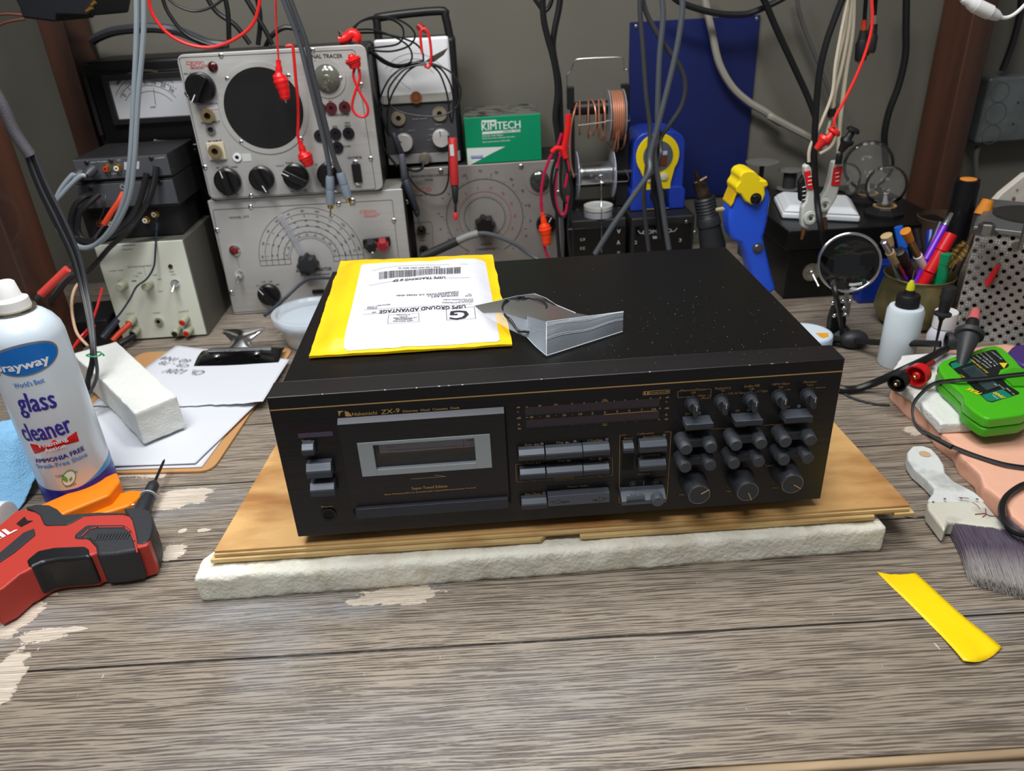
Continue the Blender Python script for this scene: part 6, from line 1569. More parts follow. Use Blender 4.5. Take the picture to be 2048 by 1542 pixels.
zprism(L7, [(1090, 672), (1220, 668), (1300, 690), (1335, 740), (1345, 820), (1330, 900), (1300, 965), (1260, 985), (1205, 985), (1185, 880), (1160, 780), (1110, 710)], 0.001, H1 + 0.001, 'end_cap', GRIP, rd, 0.008, 4, zread=0.024)
zprism(L7, [(220, 1050), (330, 960), (480, 930), (740, 920), (780, 950), (790, 1018), (640, 1036), (500, 1045), (380, 1065), (250, 1125)], 0.004, H1 + 0.0012, 'trigger', mat('trigger_black', (26, 27, 29), 0.3), rd, 0.004, 4, zread=0.034)
zprism(L7, [(-60, 1010), (200, 790), (290, 755), (300, 810), (120, 960), (-60, 1080)], H1 - 0.002, H1 + 0.0012, 'side_strip', GRIP, rd, 0.0008, 2)
zprism(L7, [(140, 715), (210, 655), (235, 690), (280, 690), (180, 742)], H1 - 0.001, H1 + 0.0006, 'bit_slot', HOLE, rd, 0.0)
p = Print(L7, ZN, z=H1 + 0.0004)
p.line([(710, 835), (770, 775), (840, 762), (1070, 760), (1120, 800), (1158, 880), (1180, 975)], 0.0012).build('red_piping', RED, rd)
rdp = bpy.data.objects['red_piping']
for v in rdp.data.vertices: v.co.z += 0.0018
p = Print(L7, ZN, z=H1 + 0.0004); p.text('SKIL', (-190, 950), (140, 778), 66, thick=0.0012).build('brand_lettering', mat('tool_white_ink', (232, 232, 232), 0.4), rd)
m = MB()
for k in range(11):
    q = L7(830 + k * 27, 830 - k * 1.5, z=H1 + 0.0024); m.ball(q, 0.0028, 8, 4, (0.32, 1.9, 0.25))
m.build('grip_ribs', GRIP, rd)
q = L7(1300, 840, z=0.019); MB().lathe(q + Vector((-0.001, 0, 0)), (1, -0.1, 0.1), [(0, 0.008), (0.004, 0.0075)], 20).build('end_button', mat('dark_red_button', (110, 30, 30), 0.4), rd)

# clipboard, papers, clip
cb = thing('clipboard', 'brown hardboard clipboard lying at the left, stuffed with white papers', 'clipboard', (-0.24, 0.35, 0))
FR, BR, BL, FLc = Vector((-0.1375, 0.185, 0)), Vector((-0.110, 0.497, 0)), Vector((-0.338, 0.517, 0)), Vector((-0.3655, 0.205, 0))
def rounded(corners, r, n=6):
    out = []; N_ = len(corners)
    for i in range(N_):
        p0, p1, p2 = corners[i - 1], corners[i], corners[(i + 1) % N_]
        a = p1 + (p0 - p1).normalized() * r; b = p1 + (p2 - p1).normalized() * r
        for k in range(n + 1):
            t = k / n; out.append(a * (1 - t) ** 2 + p1 * 2 * t * (1 - t) + b * t * t)
    return out
MB().prism(rounded([FR, BR, BL, FLc], 0.018), (0, 0, 0.0032)).build('board', mat('hardboard', (186, 140, 92), 0.5, bump=(200, 0.1)), cb, bevel=0.0008)
ck = MB(); ca, cbk = Vector((-0.195, 0.470, 0)), Vector((-0.135, 0.462, 0))
CLB = mat('clip_black_enamel', (20, 20, 22), 0.18, 0.6)
def clipf(u, v):
    x = -0.236 + 0.118 * u; y = 0.438 + 0.050 * v - 0.008 * u
    return Vector((x, y, 0.0075 + 0.010 * math.sin(PI * min(v * 0.75, 1)) * (0.6 + 0.4 * math.sin(PI * u))))
MB().grid(clipf, 16, 12).build('clip_plate', CLB, cb, solid=0.0012)
def lev(u, v):
    w_ = 0.026 * (1 - 0.45 * math.sin(PI * min(v * 1.15, 1)) ** 2) * (1.0 if v < .8 else 1.15)
    return Vector((-0.178 + (u - .5) * 2 * w_, 0.462 + 0.045 * v, 0.014 + 0.020 * v + 0.006 * math.sin(PI * v) * (1 - (2 * u - 1) ** 2)))
MB().grid(lev, 14, 14).build('clip_lever', CHROME, cb, solid=0.0012)
MB().cyl((-0.222, 0.474, 0.017), (-0.132, 0.466, 0.017), 0.0038, None, 16).build('clip_spring', CHROME, cb)
for x in (-0.205, -0.15): MB().ball((x, 0.452, 0.018), 0.0042, 14, 8, (1, 1, 0.6)).build('rivet', CHROME, cb)
PAP = mat('writing_paper', (206, 209, 216), 0.7)
def sheet(name, label, quad, z, curl=0.0, mt_=PAP, n=26, seed=0.0, tear=False):
    q = [Vector(v) for v in quad]
    def f(u, v):
        p_ = q[0] * (1 - u) * (1 - v) + q[1] * u * (1 - v) + q[2] * u * v + q[3] * (1 - u) * v
        if tear and v < 0.001: p_ = p_ + Vector((0, 0.004 * noise.noise(Vector((u * 14, seed, 0))), 0))
        return Vector((p_.x, p_.y, z + curl * (max(0, u - .5) * 2) ** 2 * (1 - v) + 0.0010 * (0.5 + 0.5 * noise.noise(Vector((u * 3 + seed, v * 3, 0))))))
    o = MB().grid(f, n, n).build(name, mt_, angle=180, solid=0.0002); tag(o, label, 'paper', 'papers on the clipboard'); return o
sheet('paper_sheet', 'lowest white sheet in the clipboard pile, its corner showing at the front edge', [(-0.345, 0.206, 0), (-0.150, 0.192, 0), (-0.122, 0.44, 0), (-0.33, 0.455, 0)], 0.0038)
s2 = sheet('paper_sheet', 'white squared sheet spread across the front of the clipboard under the foam block', [(-0.345, 0.209, 0), (-0.158, 0.197, 0), (-0.122, 0.325, 0), (-0.33, 0.46, 0)], 0.0062, seed=2.0)
s3 = sheet('paper_sheet', 'torn white sheet with pencil notes nearest the clip', [(-0.335, 0.345, 0), (-0.110, 0.315, 0), (-0.105, 0.445, 0), (-0.285, 0.52, 0)], 0.0085, 0.006, seed=5.0, tear=True)
def hand(K, strokes, z, par, name):
    pn = Print(K, ZN, z=z, lift=0.0006)
    for st, a, b, h in strokes: pn.text(st, a, b, h, shear=0.25)
    return pn.build(name, mat('pencil_grey', (120, 122, 132), 0.7), par)
hand(L6, [('60 1N4', (1290, 602), (1110, 578), 26), ('CR - 78', (1280, 636), (1095, 612), 22), ('Ch. 120V', (1388, 676), (1130, 660), 30)], 0.0102, s3, 'pencil_notes')

# foam block on the papers
fz0, fz1 = 0.0105, 0.0525
top = [(480, 560), (780, 478), (1185, 845), (897, 958), (722, 775)]
tp = [L6(a, b, z=fz1) for a, b in top]
def slab_from(poly, z0, z1, name, label, rows=10, amt=0.0012, sc=70, m_=FOAMW, cat='foam'):
    bm = bmesh.new()
    vs = [bm.verts.new((q.x, q.y, z0)) for q in poly]; f = bm.faces.new(vs)
    if f.normal.z > 0: f.normal_flip()
    bm.normal_update()
    r = bmesh.ops.extrude_face_region(bm, geom=[f]); vv = [g for g in r['geom'] if isinstance(g, bmesh.types.BMVert)]
    bmesh.ops.translate(bm, vec=(0, 0, z1 - z0), verts=vv)
    bmesh.ops.recalc_face_normals(bm, faces=bm.faces)
    bmesh.ops.bevel(bm, geom=list(bm.edges), offset=0.002, segments=2, affect='EDGES', profile=0.6)
    bmesh.ops.triangulate(bm, faces=bm.faces)
    for _ in range(4):
        es = [e for e in bm.edges if e.calc_length() > 0.0045]
        if not es: break
        bmesh.ops.subdivide_edges(bm, edges=es, cuts=1); bmesh.ops.triangulate(bm, faces=[f for f in bm.faces if len(f.verts) > 3])
    m = MB(); bm.verts.ensure_lookup_table()
    m.v = [v.co.copy() for v in bm.verts]; m.f = [tuple(v.index for v in f.verts) for f in bm.faces]; bm.verts.index_update()
    m.f = [tuple(v.index for v in f.verts) for f in bm.faces]; bm.free()
    for v in m.v:
        q = v * sc; v += Vector((noise.noise(q), noise.noise(q + Vector((9, 0, 0))), noise.noise(q + Vector((0, 9, 0))) * .7)) * amt
        v.z = max(v.z, z0)
    o = m.build(name, m_, angle=70); tag(o, label, cat); return o
FOAMP = mat('white_pe_foam', (216, 218, 214), 0.7, bump=(220, 0.6, (1, 1, 2.2)), sss=0.3)
slab_from(tp, fz0, fz1, 'foam_block', 'chunky white foam block sitting on the clipboard papers', m_=FOAMP)

# tub with frosted lid
tu = thing('plastic_tub', 'round clear tub with frosted lid behind the cassette deck, beside the clip', 'tub', (-0.083, 0.525, 0))
q = L1(905, 1090, z=0.043)
tx, ty = -0.083, 0.525
MB().lathe((tx, ty, 0.0005), ZN, [(0, 0.040), (0.003, 0.042), (0.036, 0.049)], 40).build('tub_body', mat('milky_plastic', (212, 222, 228), 0.3, sss=0.3), tu, angle=50)
FRM = film('frosted_lid', (206, 218, 230), 0.5, 0.2)
MB().lathe((tx, ty, 0.036), ZN, [(0, 0.0555), (0.010, 0.0575), (0.012, 0.0565), (0.0125, 0.050), (0.009, 0.0475), (0.009, 0.0001)], 56, False).build('lid', FRM, tu, angle=40)
# ------------------------------------------------------------------ front right of the bench
# yellow tape on the bench
def tape():
    # long strip as a grid so it can lift a little
    L0 = [(147, 835), (215, 905), (300, 985), (370, 1055), (440, 1125), (510, 1195), (575, 1265), (625, 1325)]
    R0 = [(362, 840), (430, 902), (505, 972), (580, 1040), (650, 1100), (720, 1155), (790, 1210), (838, 1250)]
    m = MB(); n = 8; vs = []
    Ls = spline([Vector((a, b, 0)) for a, b in L0], 4); Rs = spline([Vector((a, b, 0)) for a, b in R0], 4); N_ = len(Ls)
    for i in range(N_):
        t = i / (N_ - 1)
        for k in range(n + 1):
            s_ = k / n; c = Ls[i] * (1 - s_) + Rs[i] * s_
            if i == 0: c.y += 14 * math.sin(PI * s_) + 3 * noise.noise(Vector((s_ * 9, 0, 0)))
            if i == N_ - 1: c.y += 36 * math.sin(PI * s_); c.x += 8 * math.sin(PI * s_)
            z = 0.0006 + 0.0028 * ss_(0.55, 0.95, t) * (1 - s_) ** 2 + 0.0012 * ss_(0.6, 1, t) * (0.5 + 0.5 * math.sin(s_ * 11 + t * 5)) + 0.0004 * abs(noise.noise(Vector((s_ * 4, t * 12, 0))))
            vs.append(M6(c.x, c.y, z=z))
    fs = [(i * (n + 1) + k, (i + 1) * (n + 1) + k, (i + 1) * (n + 1) + k + 1, i * (n + 1) + k + 1) for i in range(N_ - 1) for k in range(n)]
    m.add(vs, fs)
    return m
o = tape().build('masking_tape', mat('yellow_masking_tape', (252, 214, 10), 0.4, bump=(260, 0.15)), angle=60, solid=0.0004)
tag(o, 'torn strip of yellow tape lying on the bench at the right front', 'tape')

# paint brush
br = thing('paintbrush', 'wide angled paintbrush with white paint-caked handle and purple grey bristles', 'paintbrush', (0.60, 0.03, 0))
PW = mat('caked_white_paint', (206, 210, 208), 0.45, bump=(120, 0.35), var=(40, (176, 178, 176), 0.5, 0.66))
hp = [(345, 140), (400, 138), (450, 155), (492, 200), (520, 245), (528, 290), (575, 335), (690, 395), (742, 440), (745, 452), (455, 452), (425, 440), (455, 400), (462, 370), (420, 325), (350, 265), (318, 215), (315, 175)]
bz = 0.011
hole_c = (412, 188)
zprism(M6, hp, 0.001, bz + 0.003, 'handle', PW, br, 0.0045, 4)
q = M6(*hole_c, z=bz + 0.0032); MB().lathe(q, ZN, [(0, 0.0055), (0.0003, 0.0055)], 24).build('hanging_hole', mat('pale_wood_hole', (186, 160, 122), 0.6), br)
fp = [(428, 440), (742, 440), (872, 602), (540, 558), (520, 606), (470, 530), (425, 462)]
zprism(M6, [(424, 446), (740, 446), (875, 603), (545, 560), (522, 608), (430, 490)], 0.001, 0.0165, 'ferrule', mat('painted_ferrule', (212, 210, 196), 0.4, 0.1, bump=(60, 0.3), var=(26, (184, 182, 170), 0.5, 0.62)), br, 0.003, 3)
p = Print(M6, ZN, z=0.0168)
p.line([(690, 520), (740, 515), (770, 528), (800, 530)], 0.0010).line([(745, 490), (750, 520), (730, 535)], 0.0008).line([(670, 450), (700, 470), (715, 490)], 0.0005).line([(600, 428), (650, 432)], 0.0012)
p.build('rust_marks', mat('rust_brown', (128, 72, 58), 0.7), br)
for c in ((522, 434), (612, 430), (700, 436), (458, 452)): MB().lathe(M6(*c, z=0.0166), ZN, [(0, 0.0012), (0.0004, 0.0010)], 10).build('nail', mat('rust_brown', (128, 72, 58), 0.7), br)
# bristles: tapered strands from the ferrule's mouth to the slanted tip, root dark purple, tip grey
def bristle_mat():
    m = bpy.data.materials.new('two_tone_bristle'); m.use_nodes = True; nt = m.node_tree; b = nt.nodes['Principled BSDF']
    at = nt.nodes.new('ShaderNodeAttribute'); at.attribute_name = 'along'
    cr = nt.nodes.new('ShaderNodeValToRGB'); nt.links.new(at.outputs['Fac'], cr.inputs[0]); nt.links.new(cr.outputs[0], b.inputs['Base Color'])
    cr.color_ramp.elements[0].color = S(92, 82, 98); cr.color_ramp.elements[1].color = S(190, 186, 182)
    e = cr.color_ramp.elements.new(0.55); e.color = S(100, 90, 106); b.inputs['Roughness'].default_value = 0.5
    return m
m = MB(); along = []; random.seed(21)
ra, rb = M6(530, 606, z=0.0), M6(872, 604, z=0.0)
ta, tb_ = M6(668, 905, z=0.0), M6(1080, 1010, z=0.0)
mid1a, mid1b = M6(600, 745, z=0), M6(985, 760, z=0)
NB = 2600
for i in range(NB):
    t = random.random(); h = random.random()
    e0 = ra.lerp(rb, t); e0 = Vector((e0.x, e0.y + 0.008 * (1 - abs(2 * t - 1)) * 0.3, 0.0025 + h * 0.0125))
    e2 = ta.lerp(tb_, t) ; j = Vector((random.uniform(-1, 1) * 0.0022, random.uniform(-1, 1) * 0.0040, 0))
    hz = 0.0008 + (h ** 1.3) * 0.0105
    e2 = Vector((e2.x, e2.y, hz)) + j * (1.0 if random.random() < .9 else 1.6)
    e1 = mid1a.lerp(mid1b, t); e1 = Vector((e1.x, e1.y, 0.0018 + h * 0.0135)) + j * 0.25
    d = (e2 - e0).normalized(); s_ = d.cross(Vector((0, 0, 1))).normalized(); up = s_.cross(d)
    k0 = len(m.v)
    for c, w_, al in ((e0, 0.00030, 0), (e0.lerp(e1, .5) + (e1 - e0.lerp(e2, .5)) * .25, 0.00028, .25), (e1, 0.00025, .5), (e1.lerp(e2, .55), 0.00021, .78), (e2, 0.00006, 1.0)):
        for an in (90, 210, 330):
            a = math.radians(an); m.v.append(c + (s_ * math.cos(a) + up * math.sin(a)) * w_); along.append(al)
    for r in range(4):
        for c in range(3):
            a, b = k0 + r * 3 + c, k0 + r * 3 + (c + 1) % 3; m.f.append((a, b, b + 3, a + 3))
o = m.build('bristles', bristle_mat(), br); o['kind'] = 'stuff'
at = o.data.attributes.new('along', 'FLOAT', 'POINT'); at.data.foreach_set('value', along)
# solid core of packed bristle under the outer hairs
core = MB(); core.v = []
def coref(u, v):
    a = ra.lerp(rb, u); b = mid1a.lerp(mid1b, u); c = ta.lerp(tb_, u).lerp(b, 0.42)
    q = a * (1 - v) ** 2 + (b * 2 - (a + c) * 0.5) * 2 * v * (1 - v) + c * v * v
    return Vector((q.x, q.y, 0.0135 - 0.006 * v ** 1.5 - 0.006 * (2 * abs(u - .5)) ** 4))
k_ = core.grid(coref, 16, 14); n0 = len(core.v)
core.grid(lambda u, v: Vector((coref(u, v).x, coref(u, v).y, 0.0012)), 16, 14, flip=True)
for i in range(16):
    core.f.append((i, n0 + i, n0 + i + 1, i + 1)); a = 14 * 17 + i; core.f.append((a + 1, n0 + a + 1, n0 + a, a))
for j in range(14):
    a = j * 17; b = a + 17; core.f.append((b, n0 + b, n0 + a, a)); a += 16; b += 16; core.f.append((a, n0 + a, n0 + b, b))
core.build('bristle_core', mat('bristle_core', (90, 82, 92), 0.8, bump=(900, 0.6, (1, 0.2, 1))), br)

# pink foam sheet and white foam pad
PINK = mat('pink_foam', (226, 172, 146), 0.75, bump=(90, 0.3), var=(30, (208, 152, 128), 0.55, 0.72), sss=0.15)
pk = [Vector(q) for q in ((0.641, 0.243, 0), (0.639, 0.205, 0), (0.644, 0.170, 0), (0.637, 0.134, 0), (0.640, 0.108, 0), (0.633, 0.085, 0), (0.634, 0.060, 0), (0.626, 0.038, 0), (0.631, 0.011, 0), (0.624, -0.004, 0), (0.628, -0.030, 0), (0.622, -0.07, 0), (0.80, -0.07, 0), (0.90, 0.05, 0), (0.90, 0.25, 0), (0.83, 0.325, 0), (0.742, 0.318, 0), (0.70, 0.285, 0), (0.655, 0.262, 0))]
slab_from(pk, 0.0, 0.020, 'foam_sheet', 'pink foam sheet under the green tester at the right edge', m_=PINK, amt=0.0014, sc=45)
wf = [L5(a, b, z=0.032) for a, b in ((790, 812), (700, 950), (715, 1000), (860, 1100), (1085, 1345), (1340, 1330), (1400, 1250), (1380, 900), (1200, 790), (1000, 790))]
slab_from([Vector((q.x, q.y, 0)) for q in wf], 0.0205, 0.032, 'foam_pad', 'white foam pad on the pink foam, under the green tester and banana plugs', m_=FOAMP, amt=0.0012)

# green component tester
gt = thing('component_tester', 'bright green handheld tester with black and teal face lying on the white pad', 'tester', (0.71, 0.18, 0.033))
GT0, GT1 = 0.0335, 0.056
gp = [(1068, 880), (1100, 850), (1190, 815), (1300, 790), (1420, 745), (1500, 733), (1560, 750), (1610, 790), (1660, 840), (1700, 890), (1790, 960), (1830, 1040), (1840, 1150), (1800, 1230), (1720, 1270), (1600, 1285), (1470, 1300), (1420, 1290), (1340, 1240), (1265, 1180), (1258, 1120), (1200, 1060), (1120, 990), (1075, 930)]
pl = [L5(a, b, z=GT1) for a, b in gp]
GRN = mat('bright_green_plastic', (72, 176, 28), 0.32)
GRN2 = mat('green_plastic_side', (62, 156, 22), 0.36)
cen = sum(pl, Vector()) / len(pl)
MB().prism([Vector((q.x, q.y, GT0)) for q in pl], (0, 0, 0.0105)).build('lower_shell', GRN2, gt, bevel=0.004, seg=4)
MB().prism([Vector((q.x, q.y, GT0 + 0.0108)) for q in pl], (0, 0, GT1 - GT0 - 0.0108)).build('upper_shell', GRN, gt, bevel=0.0045, seg=4)
def zpoly(K, lst, z, h, name, m, par): 
    pts = [K(a, b, z=z) for a, b in lst]; return MB().prism(pts, (0, 0, h)).build(name, m, par)
zpoly(L5, [(1142, 882), (1160, 862), (1300, 822), (1480, 770), (1510, 772), (1612, 888), (1600, 905), (1545, 925), (1530, 960), (1600, 1040), (1690, 1100), (1688, 1112), (1480, 1176), (1440, 1165)], GT1, 0.0003, 'face_label', mat('face_black', (24, 30, 28), 0.35), gt)
zpoly(L5, [(1160, 878), (1300, 832), (1330, 862), (1180, 918)], GT1 + 0.0003, 0.0002, 'teal_panel', mat('teal_print', (20, 122, 98), 0.4), gt)
zpoly(L5, [(1400, 1120), (1560, 1075), (1640, 1128), (1478, 1168), (1440, 1160)], GT1 + 0.0003, 0.0002, 'teal_panel', mat('teal_print', (20, 122, 98), 0.4), gt)
zpoly(L5, [(1245, 918), (1345, 888), (1540, 1050), (1440, 1085)], GT1 + 0.0004, 0.0006, 'display', mat('lcd_dark', (52, 68, 68), 0.2), gt)
zpoly(L5, [(1262, 925), (1340, 902), (1480, 1015), (1395, 1040)], GT1 + 0.001, 0.0002, 'lcd_glass', mat('lcd_grey', (44, 56, 60), 0.15), gt)
p = Print(L5, ZN, z=GT1 + 0.0005)
p.text('PEAK', (1405, 1105), (1308, 1062), 30, thick=0.0005).text('ZEN50', (1590, 1142), (1512, 1098), 22, thick=0.0004).text('Zener Diode Analyser', (1455, 950), (1308, 832), 15, thick=0.0002).text('SELECT', (1275, 985), (1240, 960), 12)
p.poly([(1535, 872), (1600, 872), (1572, 914)]).build('yellow_lettering', mat('yellow_print', (226, 204, 40), 0.5), gt)
p = Print(L5, ZN, z=GT1 + 0.0007)
for k, s_ in enumerate(('Zener Diodes', 'Voltage Refs', 'LEDs', 'TVS Diodes')): p.text(s_, (1400 + k * 25 + 60, 900 - k * 8 + 12), (1330 + k * 32, 822 - k * 11), 11)
p.text('Do not connect', (1560, 842), (1480, 784), 12).text('atlas', (1530, 1150), (1490, 1118), 14).text('off', (1525, 1050), (1506, 1032), 14).text('test on', (1582, 1076), (1538, 1040), 12).text('on - hold', (1660, 1118), (1600, 1068), 14)
p.build('white_lettering', mat('white_print', (206, 210, 204), 0.5), gt)
zpoly(L5, [(1540, 965), (1640, 920), (1740, 930), (1780, 1000), (1740, 1060), (1640, 1060)], GT1 + 0.0002, 0.0022, 'keypad', GRN2, gt)

# purple case beyond the tester
o = zprism(L5, [(1600, 775), (1640, 728), (1727, 715), (1850, 720), (1850, 900), (1727, 880), (1640, 840)], 0.0205, 0.052, 'purple_case', mat('purple_plastic', (70, 46, 112), 0.35), None, 0.006, 3)
tag(o, 'purple plastic case beyond the green tester at the right edge', 'case')

# banana plugs
def banana(K, face, back, z, m_, label, r=0.0125):
    f = K(*face, z=z); b = K(*back, z=z + 0.002); d = (f - b).normalized()
    o = thing('banana_plug', label, 'plug', (f.x, f.y, 0.0325), 'banana plugs on the foam pad')
    MB().lathe(f - d * 0.020, d, [(0, 0.0048), (0.002, r * .62), (0.008, r * .8), (0.0085, r * .95), (0.020, r), (0.020, r * .86), (0.010, r * .80), (0.010, 0.0001)], 32, False).build('shroud', m_, o, angle=40)
    MB().lathe(f - d * 0.010, d, [(0, 0.0046), (0.009, 0.0044), (0.010, 0.0036)], 18).build('inner_barrel', m_, o)
    MB().lathe(f, d, [(0, 0.0022), (0.003, 0.0021), (0.004, 0.0012)], 14).build('pin', GOLDM, o)
    return o
banana(L5, (892, 975), (985, 905), 0.0475, mat('red_plug', (196, 24, 28), 0.32), 'red shrouded banana plug on the white foam pad')
banana(L5, (745, 1030), (815, 965), 0.045, mat('black_plug', (24, 25, 28), 0.35), 'black shrouded banana plug beside the red one', 0.0105)
o = MB().cyl(L5(960, 905, z=0.040), L5(1020, 868, z=0.040), 0.004, None, 12).build('red_wire_end', mat('dark_red_wire', (130, 34, 32), 0.4)); tag(o, 'dark red wire stub leaving the red banana plug', 'wire')

# squeeze bottle with needle
sqc = L5(738, 885, z=0.0)
sx, sy = sqc.x, sqc.y + 0.003
zh = L5(818, 430, y=sy).z; rB = (L5(940, 480, y=sy) - L5(690, 455, y=sy)).length / 2
bo = thing('squeeze_bottle', 'milky squeeze bottle with black cap and yellow needle tip', 'bottle', (sx, sy, 0))
MB().lathe((sx, sy, 0), ZN, [(0, rB * .92), (0.003, rB), (zh - 0.006, rB), (zh - 0.001, rB * .9), (zh, rB * .6)], 44).build('bottle_body', mat('milky_squeeze_plastic', (206, 218, 226), 0.32, sss=0.35), bo, angle=50)
z1_ = L5(835, 335, y=sy).z; rC = rB * 0.64
MB().lathe((sx, sy, zh - 0.001), ZN, [(0, rC), (z1_ - zh - 0.002, rC * .97), (z1_ - zh, rC * .88), (z1_ - zh + 0.001, rC * .5)], 32).build('cap', BLACK, bo, angle=40)
z2_, z3_, z4_ = L5(850, 305, y=sy).z, L5(858, 228, y=sy).z, L5(876, 155, y=sy).z
MB().lathe((sx, sy, z1_), ZN, [(0, 0.0065), (z2_ - z1_, 0.0055)], 20).build('collar', BLACK, bo)
MB().lathe((sx, sy, z2_ - 0.001), ZN, [(0, 0.0052), (0.008, 0.0044), (z3_ - z2_, 0.0018)], 20).build('needle_hub', mat('yellow_green_hub', (196, 196, 40), 0.35), bo)
MB().cyl((sx, sy, z3_ - 0.002), (sx, sy, z4_), 0.0006, None, 8).build('needle', STEEL, bo)
# small white bottle
wy = 0.372; wq = L5(1065, 760, y=wy)
wb = thing('small_bottle', 'small white capped bottle between the squeeze bottle and the perforated box', 'bottle', (wq.x, wy, 0))
wz0, wz1 = L5(1095, 590, y=wy).z, L5(1110, 470, y=wy).z; rw = (L5(1190, 520, y=wy) - L5(1030, 520, y=wy)).length / 2
MB().lathe((wq.x, wy, 0), ZN, [(0, rw * 1.15), (0.002, rw * 1.22), (wz0 - 0.012, rw * 1.22), (wz0 - 0.002, rw * .95), (wz0, rw * .8)], 36).build('bottle_body', mat('milky_bottle', (214, 216, 228), 0.35, sss=0.3), wb, angle=50)
MB().lathe((wq.x, wy, wz0), ZN, [(0, rw), (wz1 - wz0 - 0.001, rw), (wz1 - wz0, rw * .93)], 32).build('cap', WHITEP, wb, angle=40)

# test probes
bp = thing('test_probe', 'black test probe standing needle down beside the small white bottle', 'test probe', (0.72, 0.33, 0))
yy = 0.315
a, b, c_ = L5(1160, 285, y=yy), L5(1098, 500, y=yy), L5(1032, 790, y=yy)
d = (b - a); L_ = d.length
MB().lathe(a, d, [(0, 0.0075), (0.003, 0.0084), (0.012, 0.0080), (0.014, 0.0086), (L_ * .5, 0.0072), (L_ * .9, 0.0060)], 20).build('grip', DARKRUB, bp, angle=50)
MB().lathe(a + d * .88, d, [(0, 0.0062), (0.002, 0.0102), (0.0045, 0.0100), (0.0065, 0.0050), (0.012, 0.0024)], 22).build('finger_guard', DARKRUB, bp)
d2 = c_ - b; MB().lathe(b, d2, [(0, 0.0024), (0.02, 0.0018), (d2.length, 0.0009)], 12).build('needle', mat('dark_needle', (60, 60, 64), 0.3, 0.8), bp)
pp = thing('test_probe', 'dark grey test probe with pink clear end leaning on the green tester', 'test probe', (0.72, 0.2, 0.033))
yy = 0.245
a, b, c_, e_ = L5(1335, 495, y=yy), L5(1320, 590, y=yy), L5(1300, 670, y=yy - 0.004), L5(1190, 1075, y=0.180)
dd = (e_ - c_); e_ = L5(1190, 1075, z=0.036); dd = e_ - c_
up = -(dd.normalized())
MB().lathe(c_ + up * 0.022, up, [(0, 0.0062), (0.006, 0.0058), (0.016, 0.0046), (0.019, 0.002)], 18).build('clear_end', mat('pink_clear_plastic', (226, 120, 120), 0.15, trans=0.4), pp)
MB().lathe(c_ + up * 0.010, up, [(0, 0.0075), (0.010, 0.0072), (0.014, 0.006)], 20).build('collar', BLACK, pp)
MB().lathe(c_, up, [(0, 0.0120), (0.001, 0.0150), (0.006, 0.0155), (0.009, 0.0130), (0.0105, 0.0095)], 24).build('finger_guard', mat('charcoal_rubber', (46, 48, 52), 0.5), pp)
MB().lathe(c_, dd, [(0, 0.0112), (0.010, 0.0100), (dd.length * .45, 0.0058), (dd.length * .85, 0.0030), (dd.length, 0.0005)], 24).build('body', mat('charcoal_rubber', (46, 48, 52), 0.5), pp)

# grey rubber tube end with black cord
rt = thing('rubber_tube', 'open grey rubber tube end lying between the white bottles and the tester', 'tube', (0.72, 0.27, 0.03))
f = L5(1128, 700, z=0.047); g_ = L5(1235, 705, z=0.047)
MB().lathe(f, g_ - f, [(0, 0.0068), (0, 0.0105), (0.004, 0.0112), ((g_ - f).length, 0.0100)], 24, False).build('tube_wall', mat('charcoal_rubber', (46, 48, 52), 0.5), rt, angle=50)
MB().lathe(f + (g_ - f) * .1, g_ - f, [(0, 0.0001), (0.0003, 0.0069), (0.03, 0.0069)], 20, False).build('bore', HOLE, rt)

# magnifier on its stand
mg = thing('magnifier', 'round magnifying lens in a chrome ring on a helping-hand stand', 'magnifier', (0.645, 0.40, 0))
my = 0.402; c = L4(727, 828, y=my); rx = 0.0375
n_ = (CAM - c).normalized(); n_ = Vector((n_.x * .6, n_.y, n_.z * 0.6)).normalized()
MB().tube([c + (frame(n_)[0] * math.cos(a) + frame(n_)[1] * math.sin(a)) * rx for a in [k * PI / 24 for k in range(48)]], 0.0019, 10, 1, closed=True).build('lens_ring', CHROME, mg)
def glass_mat():
    m = bpy.data.materials.new('lens_glass'); m.use_nodes = True; b = m.node_tree.nodes['Principled BSDF']
    b.inputs['Transmission Weight'].default_value = 1.0; b.inputs['Roughness'].default_value = 0.0; b.inputs['IOR'].default_value = 1.5; b.inputs['Base Color'].default_value = (0.95, 0.97, 0.96, 1)
    return m
R_ = rx - 0.0012
prof = [(-0.0050 + 0.0050 * (1 - math.cos(math.radians(0))), 0.0001)]
prof = []
for k in range(9): t = k / 8; prof.append((-0.0048 * (1 - t * t) - 0.0004, R_ * t + 0.0001))
for k in range(8, -1, -1): t = k / 8; prof.append((0.0048 * (1 - t * t) + 0.0004, R_ * t + 0.0001))
MB().lathe(c, n_, prof, 48, False).build('lens', glass_mat(), mg, angle=40)
s0 = L4(715, 1010, y=my); s1 = L4(705, 1110, y=my); s2 = L4(700, 1215, y=my)
MB().cyl(s0, s1, 0.0030, None, 14).build('stem', STEEL, mg)
MB().obox((s1 + s2) / 2, (0.0045, 0, 0), (0, 0.004, 0), (0, 0, (s1 - s2).length / 2)).build('clamp_plate', STEEL, mg, bevel=0.001)
for cc in ((682, 1110), (735, 1108), (690, 1160), (700, 1208), (610, 1122), (622, 1215)): MB().ball(L4(*cc, y=my - 0.006), 0.0032, 12, 8).build('clamp_screw', CHROME, mg)
MB().prism([L4(a, b, y=my) for a, b in ((640, 1110), (690, 1120), (712, 1250), (690, 1400), (575, 1400), (590, 1250))], (0, 0.012, 0)).build('arm', BLACK, mg, bevel=0.002)
q = L4(650, 1400, y=my)
